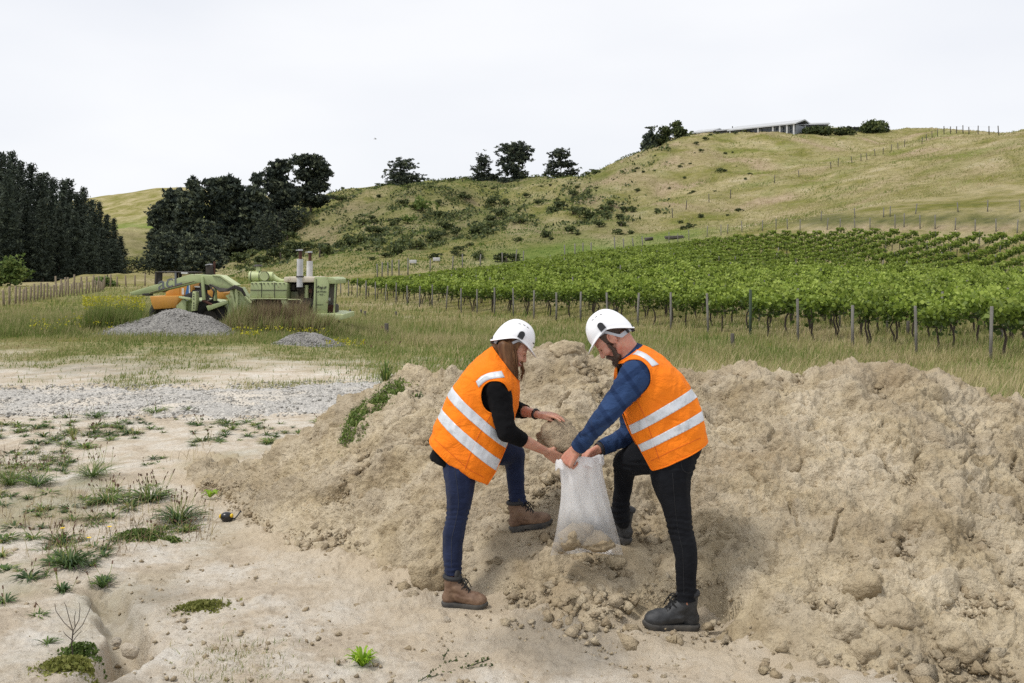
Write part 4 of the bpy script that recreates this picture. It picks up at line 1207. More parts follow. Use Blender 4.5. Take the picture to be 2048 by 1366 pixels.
def boot(root, heel, toe_dir, up, L, leather, label, lace_len=1.0):
    x = Vector(toe_dir).normalized(); up = Vector(up); z = (up - x * up.dot(x)).normalized(); y = z.cross(x)
    rot = Matrix((x, y, z)).transposed()
    k = L / 0.285
    M = Matrix.Translation(Vector(heel)) @ rot.to_4x4() @ Matrix.Scale(k, 4)
    B = Blob()
    B.ell((.222, 0, .048), (.060, .048, .044)); B.ell((.205, 0, .055), (.062, .049, .044))
    B.cone((.195, 0, .054), .045, (.11, 0, .070), .046); B.cone((.165, 0, .066), .038, (.085, 0, .125), .047)
    B.ell((.048, 0, .055), (.047, .041, .052)); B.cone((.052, 0, .06), .042, (.064, 0, .12), .046); B.cone((.064, 0, .12), .047, (.068, 0, .185), .052)
    me = B.skin(.0055, 4)
    bm = bmesh.new(); bm.from_mesh(me)
    for zc, nz in ((.022, -1), (.186, 1)):
        bmesh.ops.bisect_plane(bm, geom=bm.verts[:] + bm.edges[:] + bm.faces[:], plane_co=(0, 0, zc), plane_no=(0.0 if nz < 0 else 0.12, 0, nz), clear_outer=True)
    bm.to_mesh(me); bm.free()
    v = verts_of(me)
    push(me, 0.0016 * noise3(v[:, 0] * 45, v[:, 1] * 45, v[:, 2] * 70) + 0.002 * noise3(v[:, 0] * 18, v[:, 1] * 18, v[:, 2] * 30))
    me.transform(M)
    b = link_mesh('boot', me, leather, root)
    if label: b['label'] = label
    half = lambda t: 0.046 * (math.sin(min(1, t / .12) * math.pi / 2) ** .6) * (1 - 0.10 * math.exp(-((t - .45) / .18) ** 2)) * (math.sin(min(1, (1 - t) / .22) * math.pi / 2) ** .62)
    ts = np.linspace(0.004, 0.996, 36)
    out = [(t * .287, half(t)) for t in ts] + [(t * .287, -half(t)) for t in ts[::-1]]
    V, F = [], []
    n = len(out)
    for j, (zz, g) in enumerate(((0.0, .96), (.006, 1.0), (.020, 1.03), (.028, 1.02), (.032, .98))):
        for (a, c) in out:
            spring = 0.012 * max(0, (a - .215) / .07) ** 2
            arch = 0.008 * math.exp(-((a - .115) / .028) ** 2) if j < 2 else 0
            V.append(M @ Vector(((a - .1435) * g + .1435, c * g, zz + spring + arch)))
    for j in range(4):
        for i in range(n): F.append((j * n + i, j * n + (i + 1) % n, (j + 1) * n + (i + 1) % n, (j + 1) * n + i))
    F.append(tuple(range(n))[::-1]); F.append(tuple(range(4 * n, 5 * n)))
    hard('sole', (V, F), MAT['sole'], b)
    for lx in np.linspace(.03, .26, 11):
        for s in (1, -1):
            w = half(lx / .287)
            hard('tread_lug', box_vf(M @ Vector((lx, s * (w - .006), -.002 + .012 * max(0, (lx - .215) / .07) ** 2)), (.012 * k, .016 * k, .012 * k), rot), MAT['sole'], b)
    ring = lambda zz, rx, ry, cx: [M @ Vector((cx + rx * math.cos(a), ry * math.sin(a), zz - .12 * rx * math.cos(a))) for a in np.linspace(0, 2 * math.pi, 29)[:-1]]
    hard('collar', tube(ring(.178, .049, .046, .068), .0115 * k, 8, True, flat=1.2), MAT['padding'], b)
    B = Blob(); B.ell((.098, 0, .190), (.016, .036, .034)); B.ell((.112, 0, .158), (.014, .030, .04))
    me = B.skin(.005, 3); me.transform(M); link_mesh('tongue', me, MAT['padding'], b)
    J = Join(); pr = None
    for i, (lx, lz) in enumerate(((.172, .103), (.158, .116), (.144, .129), (.131, .143), (.121, .159), (.117, .173))):
        w = .026 - .001 * i; s = 1 if i % 2 else -1
        J.add(tube([M @ Vector((lx, -w, lz - .010)), M @ Vector((lx + .004, -w * .4, lz + .003)), M @ Vector((lx + .004, w * .4, lz + .003)), M @ Vector((lx, w, lz - .010))], .0034 * k, 6))
        if pr: J.add(tube([M @ Vector((pr[0] + .002, -s * pr[2], pr[1] - .006)), M @ Vector(((pr[0] + lx) / 2 + .007, 0, (pr[1] + lz) / 2 + .004)), M @ Vector((lx + .002, s * w, lz - .006))], .0034 * k, 6))
        pr = (lx, lz, w)
    for s in (1, -1):
        J.add(tube([M @ Vector((.122 + .03 * math.sin(a) * 1.2, s * (.004 + .030 * math.sin(a / 2)), .165 - .018 * a + .014 * math.sin(a))) for a in np.linspace(0, 3.1, 9)], .003 * k, 6))
        J.add(tube([M @ Vector((.122 + .055 * t, s * (.006 + .022 * t), .165 - .02 * t - .035 * t * t + .02 * math.sin(3 * t))) for t in np.linspace(0, 1, 7)], .003 * k, 6))
    hard('laces', J, MAT['lace'], b)
    # stitched seam lines of the quarter and toe cap
    bv = BVHTree.FromObject(b, bpy.context.evaluated_depsgraph_get())
    return b

def patch_on(bv, rows, off, Y0, toward=1.0):
    """strip laid on a surface: rows of photo points, found by looking along the depth axis"""
    V, F = [], []
    for row in rows:
        for (px, py) in row:
            o = P(px, py, Y0 - 1.2); d = P(px, py, Y0 + 1.2) - o; d.normalize()
            loc, nor, _, _ = bv.ray_cast(o, d)
            if loc is None: loc, nor = P(px, py, Y0), Vector((0, -1, 0))
            if nor.dot(d) > 0: nor = -nor
            V.append(loc + nor * off)
    n = len(rows[0])
    for j in range(len(rows) - 1):
        for i in range(n - 1): F.append((j * n + i, j * n + i + 1, (j + 1) * n + i + 1, (j + 1) * n + i))
    return V, F
def spline(pts, n):
    pts = np.array(pts, float); t = np.r_[0, np.cumsum(np.hypot(*np.diff(pts, axis=0).T))]; t /= t[-1]
    u = np.linspace(0, 1, n)
    return np.stack([_pchip(t, pts[:, 0], u), _pchip(t, pts[:, 1], u)], 1)
def band_rows(up, lo, n=28, m=4):
    a, b = spline(up, n), spline(lo, n)
    return [[tuple(a[i] * (1 - t) + b[i] * t) for t in np.linspace(0, 1, m)] for i in range(n)]
# ------------------------------------------------------------------ woman, bending to the right over the heap
def person(loc, label):
    return empty('person', loc, label, 'person', 'people filling the soil bag')
def px_station(back, front, Y, b, tilt=0.0):
    p, q = P(*back, Y), P(*front, Y)
    return ((p + q) / 2, (q - p) / 2, Vector((tilt * b, b, 0)))
def grow(st, g):
    return [(c, A * (1 + g / A.length), B * (1 + g / B.length)) for c, A, B in st]
def drop_faces(me, mask_fn):
    bm = bmesh.new(); bm.from_mesh(me)
    bm.verts.ensure_lookup_table()
    v = np.array([x.co[:] for x in bm.verts])
    kill = mask_fn(v)
    bmesh.ops.delete(bm, geom=[bm.verts[i] for i in np.nonzero(kill)[0]], context='VERTS')
    for _ in range(10):
        bs = {x for e in bm.edges if e.is_boundary for x in e.verts}
        new = {}
        for x in bs:
            nb = [e.other_vert(x) for e in x.link_edges if e.is_boundary]
            if len(nb) == 2: new[x] = x.co * .5 + (nb[0].co + nb[1].co) * .25
        for x, c in new.items(): x.co = c
    bm.to_mesh(me); bm.free()
def keep_largest(me):
    bm = bmesh.new(); bm.from_mesh(me)
    seen, comps = set(), []
    for v in bm.verts:
        if v in seen: continue
        st, comp = [v], []
        seen.add(v)
        while st:
            a = st.pop(); comp.append(a)
            for e in a.link_edges:
                b = e.other_vert(a)
                if b not in seen: seen.add(b); st.append(b)
        comps.append(comp)
    comps.sort(key=len)
    for c in comps[:-1]: bmesh.ops.delete(bm, geom=c, context='VERTS')
    bm.to_mesh(me); bm.free()
def cloth_folds(me, a1, s1, a2, s2, seed=0.0, stretch=(1, 1, 1)):
    v = verts_of(me); q = v * np.array(stretch)
    push(me, a1 * fbm(q[:, 0] * s1 + seed, q[:, 1] * s1, q[:, 2] * s1, 2) + a2 * fbm(q[:, 0] * s2, q[:, 1] * s2 + seed, q[:, 2] * s2, 2, .5, ridged=True))
def cut_mesh(me, cuts):
    bm = bmesh.new(); bm.from_mesh(me)
    for c in cuts: cut(bm, *c)
    bm.to_mesh(me); bm.free()
    return me
def strip_from(me, cuts, off):
    m2 = me.copy(); cut_mesh(m2, cuts); push(m2, np.full(len(m2.vertices), off)); return m2

W0 = P(925, 1215, 5.71)
woman = person((W0.x, W0.y, 0.0), 'woman in a white hard hat and orange vest bending to hold a clod of clay')
YW = 5.93
S_w = [px_station((862, 893), (992, 968), YW, .190), px_station((864, 879), (990, 948), YW, .190), px_station((880, 838), (1008, 903), YW, .182), px_station((897, 806), (1021, 858), YW, .176),
       px_station((914, 776), (1031, 812), YW, .184), px_station((932, 748), (1033, 776), YW, .190), px_station((953, 727), (1031, 757), YW, .165),
       px_station((976, 707), (1026, 741), YW, .105), px_station((990, 697), (1022, 727), YW, .070)]
shn, shf = P(995, 776, YW - .150), P(1008, 776, YW + .155)
eln, wrn = P(1013, 864, YW - .20), P(1092, 903, YW - .075)
elf, wrf = P(1022, 816, YW + .26), P(1074, 829, YW + .07)

# skin: one continuous body
B = Blob()
Mw = head_frame(P(1022, 698, YW), 28, 8, +1)
Mw_ = Mw @ Matrix.Translation((0, 0, 0.004))
add_head(B, Mw_, 0.97)
B.cone(Mw @ Vector((-.025, 0, -.03)), .056, P(1003, 722, YW), .058)
B.chain([(P(1003, 722, YW), .065), (P(985, 760, YW), .09), (P(952, 830, YW), .09), (P(930, 895, YW), .075)])
for sh, el, wr in ((shn, eln, wrn), (shf, elf, wrf)):
    B.chain([(P(985, 760, YW), .06), (sh, .052), (el, .040)])
    mid = el.lerp(wr, .3)
    B.chain([(el, .040), (mid, .0405), (el.lerp(wr, .72), .031), (wr, .0245)])
hand(B, wrn, (P(1131, 925, YW - .045) - wrn), (0.1, 1, 0.25), (0.45, -.1, .9), [(14, 16, 10), (12, 14, 10), (10, 14, 10), (10, 16, 12)],
     [(.75, .15, .62), (.80, .25, .50), (.85, .2, .32)], 0.98, 0.05)
hand(B, wrf, (P(1133, 834, YW - .02) - wrf + Vector((0, 0, 0.012))), (0.05, .12, -1), (.1, -1, .05), [(8, 14, 14), (10, 16, 14), (12, 18, 14), (14, 20, 16)],
     [(.72, -.55, -.10), (.85, -.25, -.25), (.88, -.05, -.38)], 0.98, 0.10)
hip = P(928, 897, YW)
LEG_N = [((930, 897), .128, 5.86), ((920, 933), .106, 5.83), ((920.5, 959), .096, 5.815), ((919, 1000), .079, 5.80), ((914, 1036), .0655, 5.79), ((908, 1064), .068, 5.785), ((905, 1091), .0625, 5.775), ((905.5, 1116), .0575, 5.765), ((906.5, 1140), .052, 5.755), ((907, 1152), .053, 5.75)]
LEG_F = [((945, 895), .12, 6.0), ((990, 900), .098, 6.10), ((1028, 908), .072, 6.17), ((1030, 940), .061, 6.18), ((1031.5, 968), .056, 6.18), ((1034, 990), .053, 6.175), ((1037, 1004), .056, 6.17)]
for lg in (LEG_N, LEG_F): B.chain([(P(*p, y), r * .62) for p, r, y in lg])
me = B.skin(.005, 2, .5)
body_w = link_mesh('body', me, MAT['skin_pale'], woman)

def face_bits(root, M, k, smile):
    T = lambda x, y, z: M @ Vector((x * k, y * k, z * k))
    rot = M.to_3x3()
    for s in (1, -1):
        B = Blob(); B.ell(T(.0865, .031 * s, -.002), (.006 * k, .012 * k, .0026 * k), rot, 2)
        o = hard('eye', (lambda bm: (lambda me: ([v.co.copy() for v in me.vertices], [tuple(p.vertices) for p in me.polygons]))(bm_mesh(bm)))(B.bm), MAT['eye'], root)
        hard('eyebrow', tube([T(.092, .014 * s, .013), T(.093, .028 * s, .018), T(.083, .044 * s, .013)], .0035 * k, 6, taper=lambda t: 1 - .5 * abs(t - .4)), MAT['hair_dark'], root)
    if smile:
        hard('lip', tube([T(.078, .030, -.058), T(.094, .018, -.064), T(.100, 0, -.067), T(.094, -.018, -.064), T(.078, -.030, -.058)], .0042 * k, 6, taper=lambda t: .5 + 1.2 * math.sin(t * math.pi)), MAT['lip'], root)
        hard('teeth', tube([T(.082, .024, -.0565), T(.0965, .012, -.0605), T(.100, 0, -.0615), T(.0965, -.012, -.0605), T(.082, -.024, -.0565)], .0036 * k, 6), MAT['teeth'], root)
    else:
        hard('lip', tube([T(.080, .022, -.066), T(.096, 0, -.067), T(.080, -.022, -.066)], .004 * k, 6), MAT['lip'], root)
face_bits(woman, Mw_, .97, True)

# trousers
B = Blob()
B.chain([(P(*p, y), r) for p, r, y in LEG_N])
B.chain([(P(*p, y), r) for p, r, y in LEG_F])
B.ell(P(925, 890, YW), (.150, .160, .12))
me = B.skin(.009, 5)
v = verts_of(me); px, py = to_px(v)
knee = np.exp(-((py - 1030) / 22) ** 2) + np.exp(-((py - 1135) / 14) ** 2) + np.exp(-((py - 995) / 10) ** 2) * (px > 990)
push(me, 0.0035 * np.sin(py * .62 + 3 * noise3(v[:, 0] * 9, v[:, 1] * 9, v[:, 2] * 6)) * knee + 0.003 * fbm(v[:, 0] * 12, v[:, 1] * 12, v[:, 2] * 16, 3))
cut_mesh(me, [((880, 1147), (940, 1147), (910, 1000), 5.75)])
tr_w = link_mesh('trousers', me, MAT['denim'], woman); tr_w['label'] = 'tight dark blue jeans'
bv = BVHTree.FromObject(tr_w, bpy.context.evaluated_depsgraph_get())
def seam_on(o, root, pts, Y, name='seam', r=.0016, mat='seam', n=40):
    dg = bpy.context.evaluated_depsgraph_get()
    me = o.data; off = world_origin(o)
    bv = BVHTree.FromPolygons([v.co + off for v in me.vertices], [tuple(p.vertices) for p in me.polygons])
    V, F = patch_on(bv, [[tuple(p)] * 2 for p in spline(pts, n)], 0.0008, Y)
    return hard(name, tube(V[::2], r, 5), MAT[mat], root)
def surface_tree(o):
    off = world_origin(o)
    return BVHTree.FromPolygons([v.co + off for v in o.data.vertices], [tuple(p.vertices) for p in o.data.polygons])
seam_on(tr_w, tr_w, [(909, 935), (915, 975), (917, 1005), (911, 1045), (903, 1085), (903, 1135)], 5.8)

# black top: body and sleeves to mid forearm
B = Blob()
st = grow(S_w, -.022)
B.loft([px_station((860, 914), (962, 948), YW, .160)] + st[1:], 36)
for sh, el, wr, cuff in ((shn, eln, wrn, .40), (shf, elf, wrf, .50)):
    B.chain([(P(992, 764, YW + (sh.y - YW) * .5), .086), (sh, .081), (sh.lerp(el, .5), .066), (el, .056), (el.lerp(wr, .28), .0485), (el.lerp(wr, cuff + .14), .040)])
me = B.skin(.008, 5)
cloth_folds(me, .004, 9, .0035, 14, 3.0, (1, 1, 1.3))
bm = bmesh.new(); bm.from_mesh(me)
for el, wr, cuff in ((eln, wrn, .42), (elf, wrf, .56)):
    c = el.lerp(wr, cuff); n = (wr - el).normalized()
    near_ = [f for f in bm.faces if (f.calc_center_median() - c).length < .11]
    g = set(near_); [g.update(f.edges) for f in near_]; [g.update(f.verts) for f in near_]
    res = bmesh.ops.bisect_plane(bm, geom=list(g), plane_co=c, plane_no=n)
    kill = [v_ for v_ in bm.verts if (v_.co - c).dot(n) > 1e-4 and (v_.co - c).length < .11]
    bmesh.ops.delete(bm, geom=kill, context='VERTS')
bm.to_mesh(me); bm.free()
sh_w = link_mesh('knit_top', me, MAT['black_knit'], woman); sh_w['label'] = 'black knit top with sleeves pushed up'

# orange vest
B = Blob()
B.loft(grow(S_w, .014), 40)
B.cone(P(988, 752, YW - .10), .092, shn + Vector((-.004, .02, .006)), .094)
B.cone(P(998, 752, YW + .10), .092, shf + Vector((0, -.02, .006)), .094)
me = B.skin(.009, 7)
v = verts_of(me)
cloth_folds(me, .009, 6, .006, 10, 8.0, (1.1, .7, .6))
keep = (950, 830)
hemcuts = [((862, 881), (937, 946), keep, YW), ((937, 946), (972, 964), keep, YW), ((972, 963), (990, 938), keep, YW), ((990, 938), (1013, 886), keep, YW), ((984, 693), (1034, 757), keep, YW)]
cut_mesh(me, hemcuts)
def hole(v):
    px, py = to_px(v)
    a, b = px - 990.5, py - 794
    t = R(-8); x, y = a * math.cos(t) + b * math.sin(t), -a * math.sin(t) + b * math.cos(t)
    near = (v[:, 1] < YW - .02) & ((x / 28.5) ** 2 + (y / 33.0) ** 2 < 1)
    a, b = px - 1004, py - 796
    far = (v[:, 1] > YW + .03) & ((a / 27) ** 2 + (b / 32) ** 2 < 1)
    return near | far
drop_faces(me, hole); keep_largest(me)
vest_plain = me.copy()
vest_w = link_mesh('vest', solid(me, .004, -1), MAT['hivis'], woman); vest_w['label'] = 'orange safety vest with silver bands'
for cuts in ([((883, 838), (988, 928), (890, 780), YW), ((897, 824), (1001, 911), (960, 960), YW)],
             [((908, 801), (992, 873), (920, 760), YW), ((915, 781), (1003, 860), (950, 900), YW)]):
    m2 = strip_from(vest_plain, cuts, .0015)
    s = link_mesh('reflective_strip', solid(m2, .0012, 1), MAT['tape'], vest_w)
bv = surface_tree(vest_w)
rows = band_rows([(952, 763), (964, 752), (980, 745.5), (1003, 742)], [(957.5, 775), (968, 765), (982, 758.5), (1009, 755)])
V, F = patch_on(bv, rows, .002, YW)
link_mesh('shoulder_strip', solid(fix(mesh_from(V, F)), .0012, 0), MAT['tape'], vest_w)
# turned edge round the armhole
def rim_loops(me, min_len=12):
    bm = bmesh.new(); bm.from_mesh(me)
    es = {e for e in bm.edges if e.is_boundary}; loops = []
    while es:
        e = es.pop(); loop = [e.verts[0], e.verts[1]]
        while True:
            nx = [x for x in loop[-1].link_edges if x in es]
            if not nx: break
            es.discard(nx[0]); loop.append(nx[0].other_vert(loop[-1]))
        if len(loop) > min_len: loops.append([x.co.copy() for x in loop])
    bm.free(); return loops
J = Join()
for lp in rim_loops(vest_plain):
    if (lp[0] - lp[-1]).length < 1e-4: lp = lp[:-1]
    J.add(tube(lp[::2], .0042, 6, True))
hard('edge_binding', J, MAT['hivis'], vest_w)
MAT['vest_seam'] = simple('vest_stitching', (.62, .125, .008), .85)
seam_on(vest_w, vest_w, [(982, 829), (962, 862), (944, 900), (930, 938)], YW, 'side_seam', .0022, 'vest_seam')
seam_on(vest_w, vest_w, [(869, 878), (900, 905), (939, 939), (968, 955)], YW, 'hem_seam', .0014, 'vest_seam')

# hair: thick mass with separate locks hanging by gravity
hc = P(1022, 698, YW)
B = Blob()
B.ell(Mw @ Vector((-.018, 0, .035)), (.104, .082, .10), Mw.to_3x3())
for s, Y_ in ((-1, YW - .066), (1, YW + .066)):
    B.chain([(P(1008, 692, Y_ + .01 * s), .040), (P(1012, 716, Y_ + .008 * s), .042), (P(1022, 742, Y_ + .004 * s), .030), (P(1032, 762, Y_), .010)])
    B.chain([(P(1018, 690, Y_), .034), (P(1018, 712, Y_ - .004 * s), .032), (P(1022, 735, Y_), .025), (P(1030, 758, Y_), .010)])
B.chain([(P(1000, 690, YW), .050), (P(1001, 712, YW), .05), (P(1004, 735, YW - .03), .03)])
me = B.skin(.006, 3)
# keep the face clear
inv = Mw_.inverted()
def face(v):
    q = (np.c_[v, np.ones(len(v))] @ np.array(inv).T)[:, :3]
    return (q[:, 0] > .030) & (q[:, 2] > -.13) & (q[:, 2] < .09) & (np.abs(q[:, 1]) < .09) & ~((q[:, 1] > .02) & (q[:, 2] < -.05) & (q[:, 0] > .06))
v = verts_of(me)
push(me, .004 * noise3(v[:, 0] * 60, v[:, 1] * 60, v[:, 2] * 9))
drop_faces(me, face)
hair_w = link_mesh('hair', me, MAT['hair_brown'], woman); hair_w['label'] = 'straight shoulder length brown hair'
J = Join()
rs = np.random.default_rng(11)
for i in range(260):
    side = -1 if rs.random() < .8 else 1
    a = rs.random()
    x0 = 1001 + 28 * a ** 1.0
    Y_ = YW + side * (.062 + .018 * math.sin(a * math.pi)) + rs.normal(0, .004) * 1
    p0 = (x0 + rs.normal(0, 2), 684 + 10 * a + rs.normal(0, 3))
    ex = 1004 + 31 * (0.25 + .75 * a) + rs.normal(0, 3.5)
    ey = 742 + 22 * a + rs.normal(0, 5)
    m1 = (p0[0] + (ex - p0[0]) * .15 + rs.normal(0, 2), 706 + 6 * a)
    m2_ = (p0[0] + (ex - p0[0]) * .55 + rs.normal(0, 2), 730 + 8 * a)
    pts = spline([p0, m1, m2_, (ex, ey)], 9)
    J.add(tube([P(x, y, Y_ + side * .012 * math.sin(t * math.pi) * 1.0 + (0 if side > 0 else 0)) for (x, y), t in zip(pts, np.linspace(0, 1, 9))], .0034 * rs.uniform(.6, 1.2), 5, taper=lambda t: 1 - .75 * t ** 2))
for i in range(26):
    pts = spline([(1042 + rs.normal(0, 2), 722), (1045.5 + rs.normal(0, 2.0), 742), (1042 + rs.normal(0, 2.5), 760 + rs.normal(0, 4))], 7)
    J.add(tube([P(x, y, YW + .085 + rs.normal(0, .004)) for x, y in pts], .0028, 5, taper=lambda t: 1 - .7 * t))
hard('hair_lock', J, MAT['hair_brown'], hair_w, deg=80)
hat_w = hard_hat(woman, Mw, .010)

# wrist band, boots
d = (wrf - elf).normalized(); c = wrf - d * .012
u = d.cross(Vector((0, 0, 1))).normalized(); w_ = d.cross(u)
wb = hard('wrist_watch', tube([c + (u * math.cos(a) + w_ * math.sin(a)) * .0285 for a in np.linspace(0, 2 * math.pi, 25)[:-1]], .0045, 8, True, flat=2.1), MAT['black_plastic'], woman)
hard('watch_face', box_vf(c - u * .000 + w_ * -.030, (.022, .02, .007), Matrix((d, u, w_)).transposed(), .002), MAT['black_plastic'], wb)
boot(woman, P(884, 1211, 5.74), P(973, 1218, 5.675) - P(884, 1211, 5.74), (0, 0, 1), .272, MAT['brown_leather'], 'brown boot flat on the ground')
boot(woman, P(1019.5, 1062, 6.16), P(1105, 1050.5, 6.12) - P(1019.5, 1062, 6.16), (0, 0, 1), .272, MAT['brown_leather'], 'brown boot stepping up on the heap')
# ------------------------------------------------------------------ man, bending to the left and holding the bag open
M0 = P(1345, 1258, 5.37)
man = person((M0.x, M0.y, 0.0), 'bearded man in a white hard hat and orange vest holding the bag open')
YM = 5.50
S_m = [px_station((1407, 900), (1290, 940), YM, .180), px_station((1408, 876), (1282, 922), YM, .185), px_station((1404, 852), (1266, 880), YM, .188), px_station((1394, 820), (1252, 838), YM, .19),
       px_station((1382, 792), (1246, 806), YM, .195), px_station((1368, 766), (1243, 778), YM, .20), px_station((1348, 740), (1239, 755), YM, .195),
       px_station((1319, 712), (1238, 735), YM, .15), px_station((1294, 698), (1240, 722), YM, .095), px_station((1281, 692), (1236, 715), YM, .072)]
shn, shf = P(1272, 752, YM - .165), P(1262, 752, YM + .17)
eln, wrn = P(1216, 826, YM - .235), P(1153, 898, YM - .055)
elf, wrf = P(1262, 868, YM + .26), P(1198, 898, YM + .14)

B = Blob()
Mm = head_frame(P(1224, 676, YM - .005), 49, -10, -1)
add_head(B, Mm, 1.02, True)
B.cone(Mm @ Vector((-.03, 0, -.025)), .064, P(1262, 712, YM), .066)
B.chain([(P(1262, 712, YM), .08), (P(1285, 740, YM), .10), (P(1320, 810, YM), .10), (P(1345, 880, YM), .085)])
for sh, el, wr in ((shn, eln, wrn), (shf, elf, wrf)):
    B.chain([(P(1285, 740, YM), .07), (sh, .055), (el, .044)])
    B.chain([(el, .044), (el.lerp(wr, .35), .044), (el.lerp(wr, .75), .034), (wr, .029)])
hd = (P(1131, 927, YM - .02) - wrn)
hand(B, wrn, hd, (0.55, .72, -.35), (-.75, -.15, .62), [(52, 82, 55), (56, 84, 55), (60, 84, 55), (64, 84, 55)],
     [(-.55, .5, -.55), (-.45, .65, -.6), (-.15, .7, -.7)], 1.10, 0.0)
hand(B, wrf, Vector((-.75, -.25, -.42)), (0.1, -.75, -.6), (-.4, -.6, .6), [(40, 60, 40)] * 4, [(-.6, -.5, -.3), (-.5, -.6, -.5), (-.3, -.6, -.7)], 1.06, 0.0)
hip = P(1350, 895, YM)
LEG_N = [((1352, 893), .134, 5.47), ((1344, 930), .127, 5.425), ((1341, 953), .113, 5.41), ((1350, 997), .0865, 5.40), ((1357, 1035), .0745, 5.395), ((1361, 1058), .070, 5.39), ((1368, 1086), .067, 5.385), ((1372, 1114), .0645, 5.38), ((1372, 1158), .0555, 5.375), ((1372.5, 1190), .054, 5.375), ((1372.5, 1206), .054, 5.375)]
LEG_F = [((1335, 900), .13, 5.58), ((1290, 912), .108, 5.67), ((1253, 925), .082, 5.745), ((1248.5, 950), .063, 5.765), ((1246, 975), .056, 5.78), ((1242, 1000), .053, 5.79), ((1242, 1022), .054, 5.80), ((1245, 1040), .050, 5.805)]
for lg in (LEG_N, LEG_F): B.chain([(P(*p, y), r * .62) for p, r, y in lg])
me = B.skin(.005, 2, .5)
body_m = link_mesh('body', me, MAT['skin_ruddy'], man)
face_bits(man, Mm, 1.02, False)

# trousers
B = Blob()
B.chain([(P(*p, y), r) for p, r, y in LEG_N])
B.chain([(P(*p, y), r) for p, r, y in LEG_F])
B.ell(P(1352, 888, YM), (.145, .165, .13))
me = B.skin(.009, 5)
v = verts_of(me); px, py = to_px(v)
kn = np.exp(-((py - 1055) / 25) ** 2) + np.exp(-((py - 1185) / 16) ** 2) + np.exp(-((py - 935) / 16) ** 2) + np.exp(-((py - 1015) / 15) ** 2) * (px < 1280)
push(me, 0.0035 * np.sin(py * .55 + 3 * noise3(v[:, 0] * 9, v[:, 1] * 9, v[:, 2] * 6)) * kn + 0.003 * fbm(v[:, 0] * 12, v[:, 1] * 12, v[:, 2] * 16, 3))
cut_mesh(me, [((1340, 1199), (1400, 1199), (1370, 1000), 5.375)])
tr_m = link_mesh('trousers', me, MAT['black_jean'], man); tr_m['label'] = 'tight black jeans'
seam_on(tr_m, tr_m, [(1363, 899), (1362, 925), (1366, 940), (1378, 946), (1388, 940)], 5.4, 'pocket_seam', .0014, 'seam_black')
seam_on(tr_m, tr_m, [(1345, 945), (1349, 1000), (1356, 1060), (1366, 1110), (1368, 1190)], 5.4, 'side_seam', .0012, 'seam_black')
dgv = surface_tree(tr_m)
V, F = patch_on(dgv, [[(1361.5, 897.5)]], .002, 5.4)
hard('rivet', tube([V[0], V[0] + Vector((0, -.003, 0))], .004, 10), MAT['tape'], tr_m)

# navy checked shirt
B = Blob()
B.loft(grow(S_m[2:], -.024), 36)
for sh, el, wr, end in ((shn, eln, wrn, .90), (shf, elf, wrf, .93)):
    B.chain([(P(1286, 742, YM + (sh.y - YM) * .5), .100), (sh, .092), (sh.lerp(el, .5), .072), (el, .060), (el.lerp(wr, .35), .053), (el.lerp(wr, .7), .046), (el.lerp(wr, end), .0395)])
me = B.skin(.008, 4)
v = verts_of(me)
for sh, el, wr in ((shn, eln, wrn), (shf, elf, wrf)):
    for a, b, amp in ((sh, el, .0035), (el, wr, .0055)):
        ax = np.array(b - a); L_ = np.linalg.norm(ax); ax = ax / L_
        t = (v - np.array(a)) @ ax
        rad = np.linalg.norm(v - np.array(a) - t[:, None] * ax, axis=1)
        m = np.exp(-((t - L_ / 2) / (L_ * .42)) ** 4) * (rad < .1)
        push(me, amp * .7 * m * np.sin(t * 105 + 9 * noise3(v[:, 0] * 8, v[:, 1] * 8, v[:, 2] * 8) + 14 * rad) * np.clip(.4 + noise3(v[:, 0] * 11, v[:, 1] * 11, v[:, 2] * 11), 0, 1))
cloth_folds(me, .004, 8, .003, 15, 5.0)
bm = bmesh.new(); bm.from_mesh(me)
for el, wr in ((eln, wrn), (elf, wrf)):
    c = el.lerp(wr, .93); n = (wr - el).normalized()
    near_ = [f for f in bm.faces if (f.calc_center_median() - c).length < .10]
    g = set(near_); [g.update(f.edges) for f in near_]; [g.update(f.verts) for f in near_]
    bmesh.ops.bisect_plane(bm, geom=list(g), plane_co=c, plane_no=n)
    bmesh.ops.delete(bm, geom=[v_ for v_ in bm.verts if (v_.co - c).dot(n) > 1e-4 and (v_.co - c).length < .10], context='VERTS')
bm.to_mesh(me); bm.free()
sh_m = link_mesh('shirt', me, MAT['check'], man); sh_m['label'] = 'navy checked long sleeved shirt'
for el, wr in ((eln, wrn), (elf, wrf)):
    d = (wr - el).normalized(); u = d.cross(Vector((0, 1, 0))).normalized(); w_ = d.cross(u)
    V, F = [], []
    for t, r in ((.66, .0475), (.68, .049), (.93, .0445), (.945, .043), (.94, .038)):
        c = el.lerp(wr, t)
        for i in range(24):
            a = 2 * math.pi * i / 24
            V.append(c + (u * math.cos(a) + w_ * math.sin(a)) * (r + .0012 * math.sin(3 * a)))
    for j in range(4):
        for i in range(24): F.append((j * 24 + i, j * 24 + (i + 1) % 24, (j + 1) * 24 + (i + 1) % 24, (j + 1) * 24 + i))
    hard('cuff', (V, F), MAT['check'], sh_m, deg=60)
